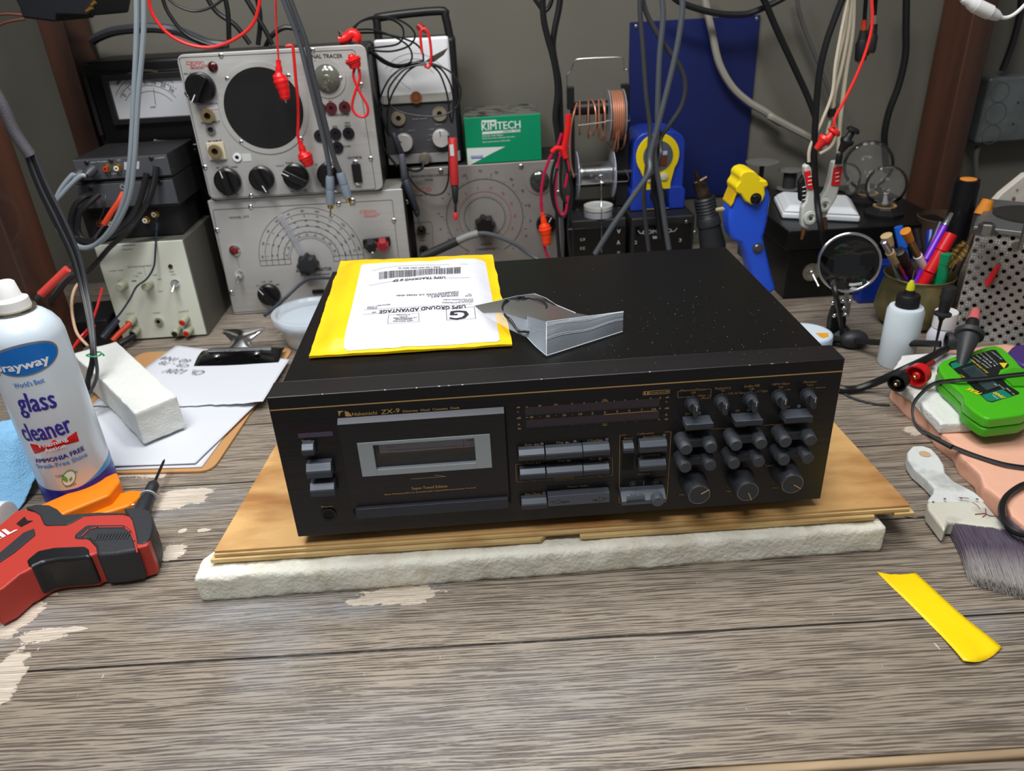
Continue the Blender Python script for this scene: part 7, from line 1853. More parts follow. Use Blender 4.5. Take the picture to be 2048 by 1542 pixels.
MB().lathe((q.x + 0.005, my + 0.006, 0), ZN, [(0, 0.026), (0.005, 0.026), (0.009, 0.020), (0.016, 0.010), (max(q.z + 0.01, 0.02), 0.007)], 28).build('base', BLACK, mg)
q = L5(415, 690, z=0.012); MB().ball((q.x, q.y, 0.0125), 0.0125, 18, 12, (1.5, 1.0, 1.0)).build('base_weight', mat('worn_black_iron', (38, 38, 42), 0.5), mg)
# tin with blue white lid, half hidden by the deck
q = L5(48, 640, z=0.020)
tn = thing('solder_tin', 'flat round tin with pale blue label beside the back right corner of the deck', 'tin', (q.x, q.y, 0))
MB().lathe((q.x, q.y, 0), ZN, [(0, 0.0345), (0.018, 0.0345), (0.020, 0.0335)], 44).build('tin_body', mat('pale_blue_tin', (176, 196, 210), 0.35), tn, angle=40)
MB().lathe((q.x, q.y, 0.0201), ZN, [(0, 0.031), (0.0004, 0.031)], 44).build('label', mat('tin_label', (206, 218, 228), 0.5), tn)
MB().prism([L5(a, b, z=0.0207) for a, b in ((120, 640), (218, 640), (222, 668), (180, 680), (150, 668))], (0, 0, 0.0003)).build('orange_band', mat('amber_print', (222, 160, 50), 0.5), tn)

# brass pot and what stands in it
pot = thing('brass_pot', 'tarnished brass pot holding brushes and pens', 'pot', (0.778, 0.445, 0))
rim = L4(1270, 985, y=0.412); pr0 = (L4(1500, 1000, y=0.44) - L4(1042, 975, y=0.44)).length / 2
px_, py_ = 0.776, 0.452; pz = L4(1262, 1000, y=py_ - pr0).z
BRS = mat('tarnished_brass', (142, 134, 92), 0.38, 0.75, bump=(40, 0.15), var=(22, (96, 92, 62), 0.42, 0.66))
MB().lathe((px_, py_, 0), ZN, [(0, pr0 * .80), (0.006, pr0 * .98), (0.022, pr0 * 1.13), (0.040, pr0 * 1.08), (pz - 0.008, pr0 * .97), (pz - 0.003, pr0 * .97), (pz, pr0 * 1.02), (pz + 0.001, pr0 * .99), (pz - 0.006, pr0 * .94), (0.01, pr0 * .9), (0.008, 0.0001)], 52, False).build('pot_wall', BRS, pot, angle=50)
def stick(name, label, cat, tip, foot, y, parts, yfoot=None, seg=16):
    """tip/foot crop points in L4; parts = [(part name, from, to, r0, r1, material)] fractions along"""
    a = L4(*tip, y=y); b = L4(*foot, y=(yfoot if yfoot is not None else py_))
    d = b - a
    if b.z > 0.012: k_ = (a.z - 0.012) / max(a.z - b.z, 1e-4); ext = a + d * k_
    else: ext = b
    # keep the foot inside the pot
    off = Vector((ext.x - px_, ext.y - py_, 0)); lim = pr0 * 0.80
    if off.length > lim: ext = Vector((px_, py_, 0.012)) + off * (lim / off.length); ext.z = 0.012
    o = thing(name, label, cat, (ext.x, ext.y, ext.z), 'brushes and pens in the brass pot')
    d1 = b - a; L1_ = d1.length; u = d1.normalized()
    for nm_, f0, f1, r0, r1, m_ in parts: MB().lathe(a + u * L1_ * f0, u, [(0, r0 * .8), (0.0006, r0), ((f1 - f0) * L1_ - 0.0006, r1), ((f1 - f0) * L1_, r1 * .8)], seg).build(nm_, m_, o, angle=40)
    e = ext - b
    if e.length > 0.004: MB().cyl(b, ext, parts[-1][4], None, seg).build('lower_shaft', parts[-1][5], o)
    return o
TAN = mat('tan_bristle', (186, 160, 116), 0.8, bump=(600, 0.5, (1, 1, 0.1))); SILV = mat('silver_ferrule', (186, 188, 190), 0.25, 0.95)
ORB = mat('amber_bristle', (206, 128, 34), 0.7, bump=(500, 0.5, (1, 1, 0.1)))
stick('artist_brush', 'flat tan-bristled brush leaning out at the left of the pot', 'brush', (1000, 625), (1100, 960), 0.445, [('bristle', 0, .22, .0075, .0065, TAN), ('ferrule', .22, .5, .006, .0045, SILV), ('handle', .5, 1, .004, .0035, mat('grey_handle', (150, 154, 156), 0.4))])
stick('artist_brush', 'silver-handled brush with pale collar just in front of the leftmost one', 'brush', (978, 672), (1158, 958), 0.425, [('tip', 0, .25, .0042, .0046, SILV), ('collar', .25, .5, .0058, .0062, TAN), ('handle', .5, 1, .0055, .005, SILV)])
stick('ballpoint_pen', 'blue plastic pen at the back left of the pot', 'pen', (1088, 560), (1180, 960), 0.470, [('cap', 0, .4, .0058, .0062, mat('bright_blue_pen', (28, 92, 196), 0.3)), ('barrel', .4, 1, .005, .005, mat('bright_blue_pen', (28, 92, 196), 0.3))])
stick('marker_pen', 'thick black marker standing behind the squeeze bottle needle', 'pen', (1092, 742), (1215, 970), 0.432, [('cap', 0, .45, .0075, .0075, BLACK), ('barrel', .45, 1, .007, .0068, mat('dark_grey_barrel', (46, 48, 52), 0.4))])
stick('artist_brush', 'white-handled brush with amber bristle tip in the middle of the pot', 'brush', (1140, 592), (1335, 985), 0.430, [('bristle', 0, .18, .0068, .0052, ORB), ('ferrule', .18, .45, .0046, .0048, mat('old_brass_ferrule', (150, 128, 84), 0.35, 0.8)), ('handle', .45, 1, .0058, .0055, WHITEP)])
stick('ballpoint_pen', 'slim black pen with clip behind the amber-tipped brush', 'pen', (1222, 575), (1290, 960), 0.480, [('cap', 0, .4, .005, .005, BLACK), ('barrel', .4, 1, .0042, .0042, BLACK)])
stick('ballpoint_pen', 'dark blue pen half hidden behind the purple one', 'pen', (1330, 590), (1290, 960), 0.490, [('cap', 0, .4, .0058, .0056, mat('royal_blue_pen', (24, 48, 150), 0.3)), ('barrel', .4, 1, .005, .005, mat('royal_blue_pen', (24, 48, 150), 0.3))])
stick('ballpoint_pen', 'purple pen with silver end leaning right out of the pot', 'pen', (1482, 462), (1290, 810), 0.470, [('clip_end', 0, .28, .0026, .0048, SILV), ('barrel', .28, 1, .0046, .0050, mat('violet_pen', (120, 34, 206), 0.3))], yfoot=0.448)
stick('ballpoint_pen', 'black pen lying just left of the purple one', 'pen', (1400, 530), (1290, 800), 0.482, [('barrel', 0, 1, .0042, .0050, mat('slate_pen', (40, 42, 56), 0.35))], yfoot=0.460)
stick('marker_pen', 'fat red marker leaning right in the pot', 'pen', (1480, 615), (1315, 900), 0.440, [('cap', 0, .45, .0082, .0086, mat('red_marker', (206, 26, 34), 0.3)), ('barrel', .45, 1, .0080, .0078, mat('red_marker', (206, 26, 34), 0.3))], yfoot=0.430)
stick('marker_pen', 'green marker with white cap band at the right of the pot', 'pen', (1442, 758), (1395, 985), 0.425, [('cap', 0, .35, .0072, .0076, mat('green_marker', (10, 130, 84), 0.35)), ('barrel', .35, 1, .0078, .0078, mat('green_marker', (10, 130, 84), 0.35))], yfoot=0.425)
stick('paint_brush_small', 'long brush with orange bristles at the far right of the pot', 'brush', (1752, 365), (1500, 930), 0.470, [('bristle', 0, .20, .0075, .0105, ORB), ('ferrule', .20, .34, .0065, .005, SILV), ('handle', .34, 1, .0045, .0042, mat('dark_handle', (60, 44, 34), 0.4))])
# twisted brass brush
wbz = thing('wire_brush', 'brass wire bottle brush poking up at the right of the pot', 'brush', (0.80, 0.42, 0.02))
a, b = L4(1590, 690, y=0.415), L4(1445, 860, y=0.418); m = MB(); random.seed(9); d = (b - a).normalized(); u_, v_ = frame(d)
for i in range(900):
    t = random.random(); c = a.lerp(b, t); an = random.uniform(0, 2 * PI); r_ = random.uniform(.004, .0115) * (0.6 + 0.5 * math.sin(PI * min(t * 1.1 + .05, 1)))
    e = c + (u_ * math.cos(an) + v_ * math.sin(an)) * r_ + d * random.uniform(-.003, .003); w_ = frame(e - c)[0] * 0.00022; w2 = frame(e - c)[1] * 0.00022
    m.add([c + w_, c - w_, c + w2, e], [(0, 1, 3), (1, 2, 3), (2, 0, 3)])
o = m.build('wire_bristles', mat('brass_wire', (158, 128, 66), 0.4, 0.8), wbz, smooth=False); o['kind'] = 'stuff'
MB().cyl(a, Vector((px_ + .012, py_ - 0.01, 0.012)), 0.0012, None, 8).build('twisted_stem', STEEL, wbz)
# brown round tin behind the pot
bt = thing('brown_tin', 'open brown round tin behind the brush pot', 'tin', (0.86, 0.455, 0))
q = L4(1600, 560, y=0.49); 
MB().lathe((0.862, 0.560, 0), ZN, [(0, 0.036), (0.115, 0.036), (0.117, 0.037), (0.118, 0.0355), (0.01, 0.033), (0.01, 0.0001)], 40, False).build('tin_wall', mat('brown_tin_paint', (92, 74, 60), 0.4, 0.4), bt, angle=50)
bt.location = (0.862, 0.560, 0); 
for ch in bt.children: ch.location = Vector((0.86, 0.455, 0)) - Vector((0.862, 0.560, 0))

# perforated metal box
A0 = Vector((0.806, 0.400, 0)); D1 = Vector((0.775, -0.632, 0)).normalized(); D2 = Vector((0.632, 0.775, 0)).normalized()
pb = thing('perforated_box', 'perforated grey metal enclosure with bolted lid at the right edge', 'enclosure', (0.87, 0.43, 0))
PERF = mat('perforated_zinc', (168, 166, 162), 0.4, 0.35, var=(30, (140, 138, 134), 0.4, 0.65))
def perf_face(org, du, width, height, nrm, nx, nz):
    m = MB(); cw, chh = width / nx, height / nz
    for i in range(nx):
        for j in range(nz):
            if (i + j) % 2: 
                # dimpled cell: small bumps
                q = [org + du * (cw * (i + a)) + Vector((0, 0, chh * (j + b))) for a, b in ((0, 0), (1, 0), (1, 1), (0, 1))]
                k = len(m.v); m.v += q; m.f.append((k, k + 1, k + 2, k + 3))
                continue
            cx, cz = cw * (i + .5), chh * (j + .5); r = min(cw, chh) * 0.36
            k = len(m.v)
            for t in range(16):
                a = 2 * PI * t / 16; ca, sa = math.cos(a), math.sin(a); s_ = 1 / max(abs(ca), abs(sa))
                m.v.append(org + du * (cx + ca * r) + Vector((0, 0, cz + sa * r)))
                m.v.append(org + du * (cx + ca * s_ * cw / 2) + Vector((0, 0, cz + sa * s_ * chh / 2)))
            for t in range(16):
                t2 = (t + 1) % 16; m.f.append((k + 2 * t, k + 2 * t + 1, k + 2 * t2 + 1, k + 2 * t2))
    for i in range(nx):
        for j in range(nz):
            if (i + j) % 2:
                for a, b in ((.28, .28), (.72, .28), (.28, .72), (.72, .72)):
                    c = org + du * (cw * (i + a)) + Vector((0, 0, chh * (j + b)))
                    u2, v2 = du, Vector((0, 0, 1)); k = len(m.v); r = cw * 0.13
                    m.v += [c + (u2 * math.cos(t * PI / 3) + v2 * math.sin(t * PI / 3)) * r for t in range(6)] + [c + nrm * r * 0.7]
                    m.f += [(k + t, k + (t + 1) % 6, k + 6) for t in range(6)]
            else:
                pass
    return m
N1 = -D2
PH = 0.146
perf_face(A0, D1, 0.150, PH, N1, 20, 20).build('perforated_face', PERF, pb, smooth=False)
perf_face(A0 + D2 * 0.14, -D2, 0.14, PH, -D1, 18, 20).build('perforated_side', PERF, pb, smooth=False)
ib = [A0 + D1 * 0.012 + D2 * 0.012, A0 + D1 * 0.15 + D2 * 0.012, A0 + D1 * 0.15 + D2 * 0.13, A0 + D1 * 0.012 + D2 * 0.13]
MB().prism(ib, (0, 0, 0.135)).build('inner_core', mat('rust_red_core', (48, 22, 18), 0.7, var=(40, (20, 14, 14), 0.4, 0.6)), pb)
lidp = [A0 - D1 * .004 - D2 * .004, A0 + D1 * 0.156 - D2 * .004, A0 + D1 * 0.156 + D2 * 0.146, A0 - D1 * .004 + D2 * 0.146]
MB().prism([q + Vector((0, 0, PH)) for q in lidp], (0, 0, 0.007)).build('lid', mat('cast_grey_lid', (122, 124, 124), 0.45, 0.6, bump=(120, 0.3)), pb, bevel=0.0015)
q = L4(1740, 560, z=PH + 0.016); 
MB().lathe((q.x, q.y, PH + 0.007), ZN, [(0, 0.0145), (0.0015, 0.0145)], 28).build('washer', STEEL, pb)
MB().lathe((q.x, q.y, PH + 0.0085), ZN, [(0, 0.0095), (0.010, 0.0095), (0.0115, 0.0075)], 6).build('bolt_head', STEEL, pb, smooth=False)
c = L5(1520, 42, y=0.36); 
q = A0 + D1 * 0.047 + Vector((0, 0, 0.134)); MB().lathe(q, N1, [(0, 0.0055), (0.002, 0.005)], 16).build('face_screw', STEEL, pb)
# red tube caught in the holes
q0, q1 = A0 + D1 * 0.027 + N1 * 0.003 + Vector((0, 0, 0.079)), A0 + D1 * 0.034 + N1 * 0.0035 + Vector((0, 0, 0.108))
o = MB().lathe(q0, q1 - q0, [(0, 0.0040), ((q1 - q0).length * .6, 0.0036), ((q1 - q0).length, 0.0020)], 14).build('red_sleeve', mat('red_sleeve', (214, 40, 48), 0.35)); tag(o, 'short red plastic sleeve stuck on the perforated box face', 'sleeve')
# dark disc and paint spattered board behind it
md = thing('magnet_dish', 'dark round dish on a short stem over the perforated box lid', 'dish', (0.872, 0.42, PH + 0.007))
q = L4(2050, 470, z=0.195)
md.location = (q.x, q.y, PH + 0.007); _off[md.name] = Vector(md.location)
MB().lathe((q.x, q.y, 0.192), ZN, [(0, 0.030), (0.001, 0.036), (0.0035, 0.036), (0.0045, 0.032), (0.003, 0.0001)], 40, False).build('dish', mat('tarnished_dark_disc', (74, 72, 70), 0.4, 0.7), md, angle=50)
MB().cyl((q.x, q.y, PH + 0.0072), (q.x, q.y, 0.193), 0.0025, None, 12).build('stem', STEEL, md)
SPAT = mat('paint_spattered_white', (214, 208, 198), 0.6, bump=(50, 0.5), var=(38, (128, 86, 72), 0.60, 0.64))
a, b = L4(1700, 520, y=0.50), L4(2040, 170, y=0.52)
d = (b - a); w_ = Vector((0.025, 0, -0.030))
o = MB().prism(pts_y(L4, [(1700, 522), (1750, 430), (1850, 320), (2030, 175), (2260, 160), (2260, 540), (1900, 560)], .56), (0, 0.012, 0)).build('painted_board', SPAT, bevel=0.002); tag(o, 'paint-spattered white stick leaning at the far right behind the perforated box', 'board')
# ------------------------------------------------------------------ cables, leads, clips
CBK = mat('black_cable', (22, 22, 24), 0.42); CGR = mat('grey_cable', (132, 142, 150), 0.4); CDG = mat('dark_grey_cable', (58, 60, 64), 0.4)
CRD = mat('red_wire', (206, 34, 34), 0.35); CWH = mat('off_white_cable', (196, 188, 168), 0.45); CHS = mat('grey_white_hose', (150, 146, 136), 0.5)
CMR = mat('magenta_red_wire', (176, 20, 66), 0.35); CRB = mat('red_boot_rubber', (214, 28, 30), 0.3)
def cy(name, label, K, pts, y, r, m, cat='cable', group=None, seg=8, n=8):
    return cable(name, label, pts_y(K, pts, y), r, m, cat, group, seg=seg, n=n)
TOPZ = -60
# left pair of grey leads with plugs in the top shallow box
for k, dx in enumerate((0, 9)):
    o = thing('grey_lead', ('left one of two grey leads hanging down and curling into the top shallow box', 'right one of two grey leads hanging down and curling into the top shallow box')[k], 'cable', P(270 + dx, 0, y=0.50))
    e = ((740, 300), (850, 262))[k]
    pts = [P(272 + dx * 1.6, -60, y=0.50), P(273 + dx * 1.6, 60, y=0.50), P(267 + dx, 200, y=0.50), P(259 + dx, 330, y=0.50), P(246 + dx, 405, y=0.505), P(212 + dx * .5, 470, y=0.515), P(168, 497 - dx * .2, y=0.525), P(124, 470 - dx * .5, y=0.54), P(108, 425 - dx, y=0.55), P(118 + dx, 385, y=0.552), P(145 + dx * 1.5, 350 + (4 if k else 0), y=0.556)]
    q = K6(*e, y=0.572); pts.append(q + Vector((-0.006, -0.014, -0.006)))
    MB().tube(pts, 0.0031, 10, 8).build('lead', CGR, o)
    MB().lathe(pts[-1], q - pts[-1], [(0, 0.0040), (0.006, 0.0066), ((q - pts[-1]).length, 0.0070)], 16).build('plug', CDG, o)
# black cables from the boxes sweeping down
def lead6(label, pts, y, r, m, name='cable'): return cy(name, label, K6, pts, y, r, m)
lead6('thick black lead looping down from the left of the middle shallow box', [(820, 500, .566), (740, 530, .555), (670, 620, .55), (645, 760, .55), (690, 880, .55), (800, 935, .545), (940, 900, .545), (1100, 800, .55), (1230, 640, .555), (1300, 450, .562), (1330, 300, .568)], .55, 0.0042, CBK, 'audio_cable')
lead6('second thick black lead looping inside the first under the middle shallow box', [(900, 490, .566), (800, 580, .556), (720, 660, .552), (700, 780, .552), (720, 860, .55), (760, 900, .548), (900, 915, .545), (1080, 860, .547), (1220, 740, .552), (1340, 560, .556), (1400, 380, .565), (1420, 240, .572)], .55, 0.0042, CBK, 'audio_cable')
lead6('black lead crossing below the shallow boxes down to the left', [(1250, 720, .555), (1150, 840, .545), (1000, 970, .54), (880, 1110, .535), (790, 1190, .53), (640, 1250, .52), (520, 1390, .51), (400, 1540, .50), (300, 1620, .49)], .53, 0.0036, CBK, 'audio_cable')
lead6('slim grey cable behind the spray can running beside the black lead', [(900, 1110, .545), (760, 1200, .535), (620, 1240, .525), (540, 1330, .515), (440, 1500, .505), (380, 1600, .50)], .53, 0.0030, CDG, 'audio_cable')
# thin blue-black lead over the cream front
lead6('thin blue black lead hanging across the cream-fronted supply', [(1418, 690, .575), (1420, 800, .572), (1410, 1000, .562), (1395, 1150, .556), (1330, 1260, .55), (1240, 1330, .545), (1180, 1440, .54), (1100, 1560, .53), (1000, 1680, .52), (930, 1760, .51)], .55, 0.0014, mat('blue_black_wire', (34, 46, 58), 0.35), 'test_lead')
o = cy('probe_sleeve', 'small blue black probe sleeve at the lowest shallow box socket', K6, [(1422, 752), (1418, 815)], 0.572, 0.0034, mat('blue_black_wire', (34, 46, 58), 0.35), 'sleeve')
lead6('orange red insulated plug lead between the middle and lowest shallow boxes', [(1120, 480, .570), (1080, 560, .562), (1010, 660, .558), (945, 765, .556)], .56, 0.0040, mat('orange_red_sleeve', (206, 66, 34), 0.4), 'plug_lead')
lead6('bare silver shank below the orange red lead', [(940, 770, .556), (890, 840, .554), (845, 900, .553)], .555, 0.0015, STEEL, 'wire_end')
lead6('thin black wire curving beside the orange red lead', [(960, 500, .57), (955, 560, .565), (935, 660, .56), (895, 740, .558), (850, 860, .556)], .56, 0.0010, CBK, 'thin_wire')
# red probe sleeve left of the bundle
pr1 = thing('red_test_lead', 'red sleeved test lead slanting behind the spray can at the left', 'test lead', K6(480, 1290, y=.48))
MB().tube(pts_y(K6, [(612, 1170), (372, 1400)], .48), 0.0052, 12, 2).build('sleeve', mat('salmon_red_sleeve', (226, 76, 70), 0.4), pr1)
MB().tube(pts_y(K6, [(700, 1060), (660, 1110), (612, 1170)], .485), 0.0022, 8, 5).build('lead', CDG, pr1)
MB().tube(pts_y(K6, [(372, 1400), (290, 1480), (200, 1570)], .478), 0.0035, 8, 3).build('grip', CDG, pr1)
# striped bundle hanging at the left, tied with a green twist
bd = thing('lead_bundle', 'bundle of black striped leads hanging at the left, tied with a green twist', 'cable bundle', P(190, 780, y=0.33))
MB().tube([P(-30, 150, y=.40), P(5, 210, y=.40), P(30, 265, y=.40), P(62, 312, y=.40)], 0.0066, 14, 5).build('sleeve', mat('mesh_sleeve', (74, 72, 78), 0.5, bump=(900, 0.4)), bd)
for k, dx in enumerate((-8, -3, 3, 8)):
    pts = [P(60 + dx, 308 - dx * .4, y=.40), P(85 + dx * 1.3, 372, y=.40), P(118 + dx * 1.4, 440, y=.398), P(148 + dx * 1.1, 505, y=.395), P(166 + dx * .8, 570, y=.385), P(180 + dx * .6, 640, y=.36), P(187 + dx * .4, 705, y=.335)]
    if k in (0, 3): pts += [P(186 + dx, 750, y=.325), P(178 + dx * .2, 785, y=.318), P(168, 796, y=.316)]
    else: pts += [P(180 + dx, 745, y=.33), P(170, 780, y=.33), P(166, 800, y=.328)]
    MB().tube(pts, 0.0021, 8, 6).build('lead', CDG if k % 2 else CBK, bd)
q = P(188, 709, y=.333); MB().tube([q + Vector((0.0085 * math.cos(a), 0.006 * math.sin(a), 0.0006 * math.sin(a * 2))) for a in [j * PI / 8 for j in range(16)]], 0.0009, 6, 2, closed=True).build('twist_tie', mat('green_twist_tie', (22, 150, 90), 0.4), bd)
MB().tube([q + Vector((0.008, -0.003, 0)), q + Vector((0.012, -0.004, 0.002)), q + Vector((0.0135, -0.004, -0.001))], 0.0011, 6, 3).build('tie_end', mat('green_twist_tie', (22, 150, 90), 0.4), bd)
# leads around the small black box at left
cy('red_wire', 'red wire rising from behind the foam block at the left', L6, [(685, 120, .52), (665, 200, .51), (640, 280, .50), (600, 380, .49), (540, 450, .48), (470, 550, .45)], .5, 0.0016, CRD, 'wire')
cy('red_wire', 'second red wire crossing low in front of the small black box', L6, [(640, 370, .50), (590, 420, .49), (530, 480, .48), (440, 560, .46)], .48, 0.0015, CRD, 'wire')
cy('beige_wire', 'beige wire looping behind the bundle at the left', L6, [(545, 60, .53), (500, 130, .52), (480, 220, .51), (490, 330, .50), (520, 430, .48), (590, 510, .46)], .5, 0.0020, mat('beige_wire', (206, 172, 142), 0.45), 'wire')
o = thing('banana_lead', 'orange red stackable plug in the cream supply left terminal', 'plug', L6(820, 420, y=.545))
MB().tube(pts_y(L6, [(875, 358, .552), (800, 425, .54), (755, 475, .53)], .54), 0.0042, 12, 3).build('plug_body', mat('orange_red_sleeve', (206, 66, 34), 0.4), o)
o = thing('banana_lead', 'black stackable plug in the cream supply left terminal below the red one', 'plug', L6(850, 480, y=.545))
MB().tube(pts_y(L6, [(900, 440, .552), (850, 470, .54), (800, 500, .53)], .54), 0.0045, 12, 3).build('plug_body', BLACK, o)
o = thing('banana_lead', 'dark blue grey plug lying left of the cream supply', 'plug', L6(740, 410, y=.535))
MB().tube(pts_y(L6, [(790, 330, .545), (740, 390, .535), (690, 455, .525)], .54), 0.0045, 12, 3).build('plug_body', mat('blue_grey_boot', (52, 58, 68), 0.4), o)
# wires at the top left
cy('black_hose', 'thick black cable arching over the back at the upper left', K1, [(895, 390, .83), (960, 350, .82), (1100, 300, .81), (1300, 275, .80), (1500, 270, .80), (1700, 295, .80), (1850, 350, .79), (2024, 420, .78), (2200, 440, .78)], .80, 0.0070, CDG)
cy('black_cable', 'slim black cable dropping in a curve left of the signal tracer top', K1, [(1560, -40), (1610, 100), (1720, 260), (1840, 360), (2020, 430), (2150, 450)], .70, 0.0028, CBK)
cy('black_cable', 'thin black cable sagging across the top left above the red one', K1, [(1590, -40), (1700, 50), (1850, 105), (1980, 90), (2100, 30), (2200, -60)], .68, 0.0018, CBK)
cy('red_cable', 'red cable sagging in a U at the top left', P_ := Crop(0, 0, 1.0), [(296, -30), (302, 20), (330, 62), (375, 88), (425, 94), (475, 75), (510, 40), (524, -30)], .60, 0.0022, CRD)
cy('brown_wire', 'upper brown wire entering from the left edge', P_, [(-20, 31), (15, 28), (45, 30)], .60, 0.0016, mat('brown_wire', (96, 52, 40), 0.5), 'wire')
cy('brown_wire', 'lower brown wire entering from the left edge', P_, [(-20, 58), (15, 44), (50, 38)], .60, 0.0016, mat('brown_wire', (96, 52, 40), 0.5), 'wire')
o = MB().prism([P(a, b, y=.60) for a, b in ((18, -60), (28, -4), (38, 14), (44, 36), (110, 44), (112, 30), (186, 32), (200, -60))], (0, 0.12, 0)).build('power_strip', mat('navy_black_plastic', (16, 18, 24), 0.5), bevel=0.003)
tag(o, 'black power strip screwed across the wooden post at the top left corner', 'power strip')
for k, (a, b) in enumerate((((172, 22), (184, 14)), ((182, 10), (190, 3)))):
    q, q2 = P(*a, y=.595), P(*b, y=.595); MB().lathe(q, q2 - q, [(0, .002), ((q2 - q).length, .003)], 10).build('brass_prong', GOLDM, None); tag(bpy.data.objects[[o_.name for o_ in COL.objects if o_.name.startswith('brass_prong')][-1]], ('left bare metal prong beside the black power strip', 'right bare metal prong beside the black power strip')[k], 'plug prong')
for k, pts in enumerate(([(440, -40), (455, 20), (458, 80)], [(470, -40), (500, 10), (530, 60), (545, 90)], [(505, -40), (520, 30), (516, 90)], [(395, -40), (430, 20), (470, 50), (500, 88)], [(600, 60), (570, 55), (545, 70), (530, 95)])):
    cy('black_cable', ('black plug lead hanging behind the red U cable', 'black lead running down right behind the red U cable', 'short black lead dropping to the signal tracer top', 'black lead slanting over the voltmeter top', 'black lead hooking behind the signal tracer top edge')[k], P_, pts, .72 + .01 * k, 0.0036, CBK)

# grey phono leads hanging in front of the signal tracer
for k, (pts, plug, tip) in enumerate(((((552, -40), (575, 20), (598, 80), (616, 150), (632, 215), (648, 280), (658, 330), (660, 352)), ((660, 352), (661, 408)), (661, 432)),
                                      (((566, -40), (590, 25), (612, 85), (626, 150), (640, 205), (654, 262), (668, 315), (680, 345)), ((680, 345), (696, 395)), (702, 412)))):
    o = thing('phono_lead', ('grey phono lead hanging before the signal tracer, its fat plug tip pointing down', 'darker grey phono lead beside it, plug slanting right over the tracer')[k], 'cable', P(*tip, y=.575))
    yy = .585 - .008 * k
    MB().tube([P(a, b, y=yy) for a, b in pts], 0.0036, 10, 6).build('lead', (mat('mid_grey_cable', (78, 83, 88), 0.4), CDG)[k], o)
    a, b = P(*plug[0], y=yy), P(*plug[1], y=yy); d = b - a
    MB().lathe(a, d, [(0, 0.0050), (0.003, 0.0062), (d.length * .45, 0.0062), (d.length * .47, 0.0057), (d.length * .52, 0.0062), (d.length, 0.0062)], 18).build('plug', mat('blue_grey_plug', (112, 124, 136), 0.38), o, angle=30)
    MB().lathe(b, d, [(0, 0.0046), (0.006, 0.0044), (0.0065, 0.0018)], 16).build('shell', GOLDM, o)
    MB().cyl(b + d.normalized() * .006, P(*tip, y=yy), 0.0012, 0.001, 10).build('pin', GOLDM, o)
# alligator clip, red, at the grille
def boot_clip(label, K, pts, y, wire, r=0.0055, m=CRB, tip=True, wm=CRD, wr=0.0013, name='alligator_clip'):
    o = thing(name, label, 'test clip', K(*pts[-1], y=y))
    MB().tube([K(a, b, y=y) for a, b in wire], wr, 8, 8).build('wire', wm, o)
    a, b, c, d = [K(*q, y=y) for q in pts]
    m_ = MB(); ax = d - a; L1_ = (b - a).length; L2_ = (c - b).length; L3_ = (d - c).length
    m_.tube([a, a.lerp(b, .5), b, b.lerp(c, .3), b.lerp(c, .6), c, c.lerp(d, .6), d], [r * .35, r * .5, r * .95, r * 1.1, r * 1.0, r * .85, r * .75, r * .6], 14, 3)
    m_.build('boot', m, o, angle=60)
    if tip: MB().obox(d + ax.normalized() * 0.001, ax.normalized() * 0.0032, frame(ax)[0] * 0.0014, frame(ax)[1] * 0.0010).build('jaw', CHROME, o)
    return o
boot_clip('red alligator clip hanging in front of the black speaker grille', K2, [(928, 255), (935, 390), (975, 520), (990, 595)], .600, [(905, -280), (908, -100), (915, 60), (925, 180), (930, 262)], 0.0092)
boot_clip('red cloth-like clip boot low on the tracer, at the end of the long red wire', K2, [(1110, 950), (1145, 1060), (1180, 1130), (1195, 1165)], .615, [(990, 140), (1045, 138), (1060, 220), (1075, 400), (1095, 600), (1098, 800), (1095, 900), (1112, 960)], 0.0100, tip=False, wr=0.0022)
boot_clip('red clip boot upper right of the tracer, its wire a figure eight', K2, [(1545, 205), (1560, 240), (1580, 290), (1590, 330)], .615, [(1585, 320), (1570, 390), (1600, 480), (1640, 560), (1690, 650), (1690, 720), (1640, 745), (1580, 710), (1560, 640), (1590, 520), (1625, 420), (1620, 330)], 0.0105, tip=False, wr=0.0019)
# red banana end and black bunch at the tracer's top right corner
o = thing('red_banana_end', 'red plug collar wedged on the tracer top right corner holding black leads', 'plug', K2(1530, 60, y=.66))
MB().tube(pts_y(K2, [(1450, 85), (1510, 70), (1560, 30), (1600, 60), (1590, 95)], .655), 0.0070, 12, 5).build('collar', CRB, o)
MB().lathe(K2(1462, 50, y=.65), K2(1462, 20, y=.65) - K2(1462, 50, y=.65), [(0, .003), (.004, .0034), (.007, .0025)], 12).build('tip', CHROME, o)
# black lead coiled over the panel meter
def loop(K, c, rx, ry, y, rot=0.0, a0=0, a1=360, n=20, dy=0.0):
    out = []
    for k in range(n + 1):
        a = math.radians(a0 + (a1 - a0) * k / n); x, z = rx * math.cos(a), ry * math.sin(a)
        out.append(K(c[0] + x * math.cos(rot) - z * math.sin(rot), c[1] + x * math.sin(rot) + z * math.cos(rot), y=y + dy * math.sin(a)))
    return out
cl = thing('coiled_test_lead', 'black test lead coiled over the meter face, held by a red wire', 'test lead', K3(780, 560, y=.70))
m_ = lambda pts, r=0.0014, nm='coil_turn': MB().tube(pts, r, 7, 5).build(nm, CBK, cl)
m_(pts_y(K3, [(120, 250), (200, 190), (330, 165), (470, 180), (560, 240), (575, 330), (520, 400), (380, 425), (250, 430), (150, 400)], .705))
m_(pts_y(K3, [(120, 280), (180, 200), (320, 150), (500, 170), (620, 230), (680, 310), (660, 380), (600, 430), (470, 465), (320, 460), (200, 430)], .700))
m_(pts_y(K3, [(150, 270), (300, 270), (480, 330), (600, 400), (650, 480), (640, 560), (560, 590), (450, 570), (300, 480), (150, 400)], .698))
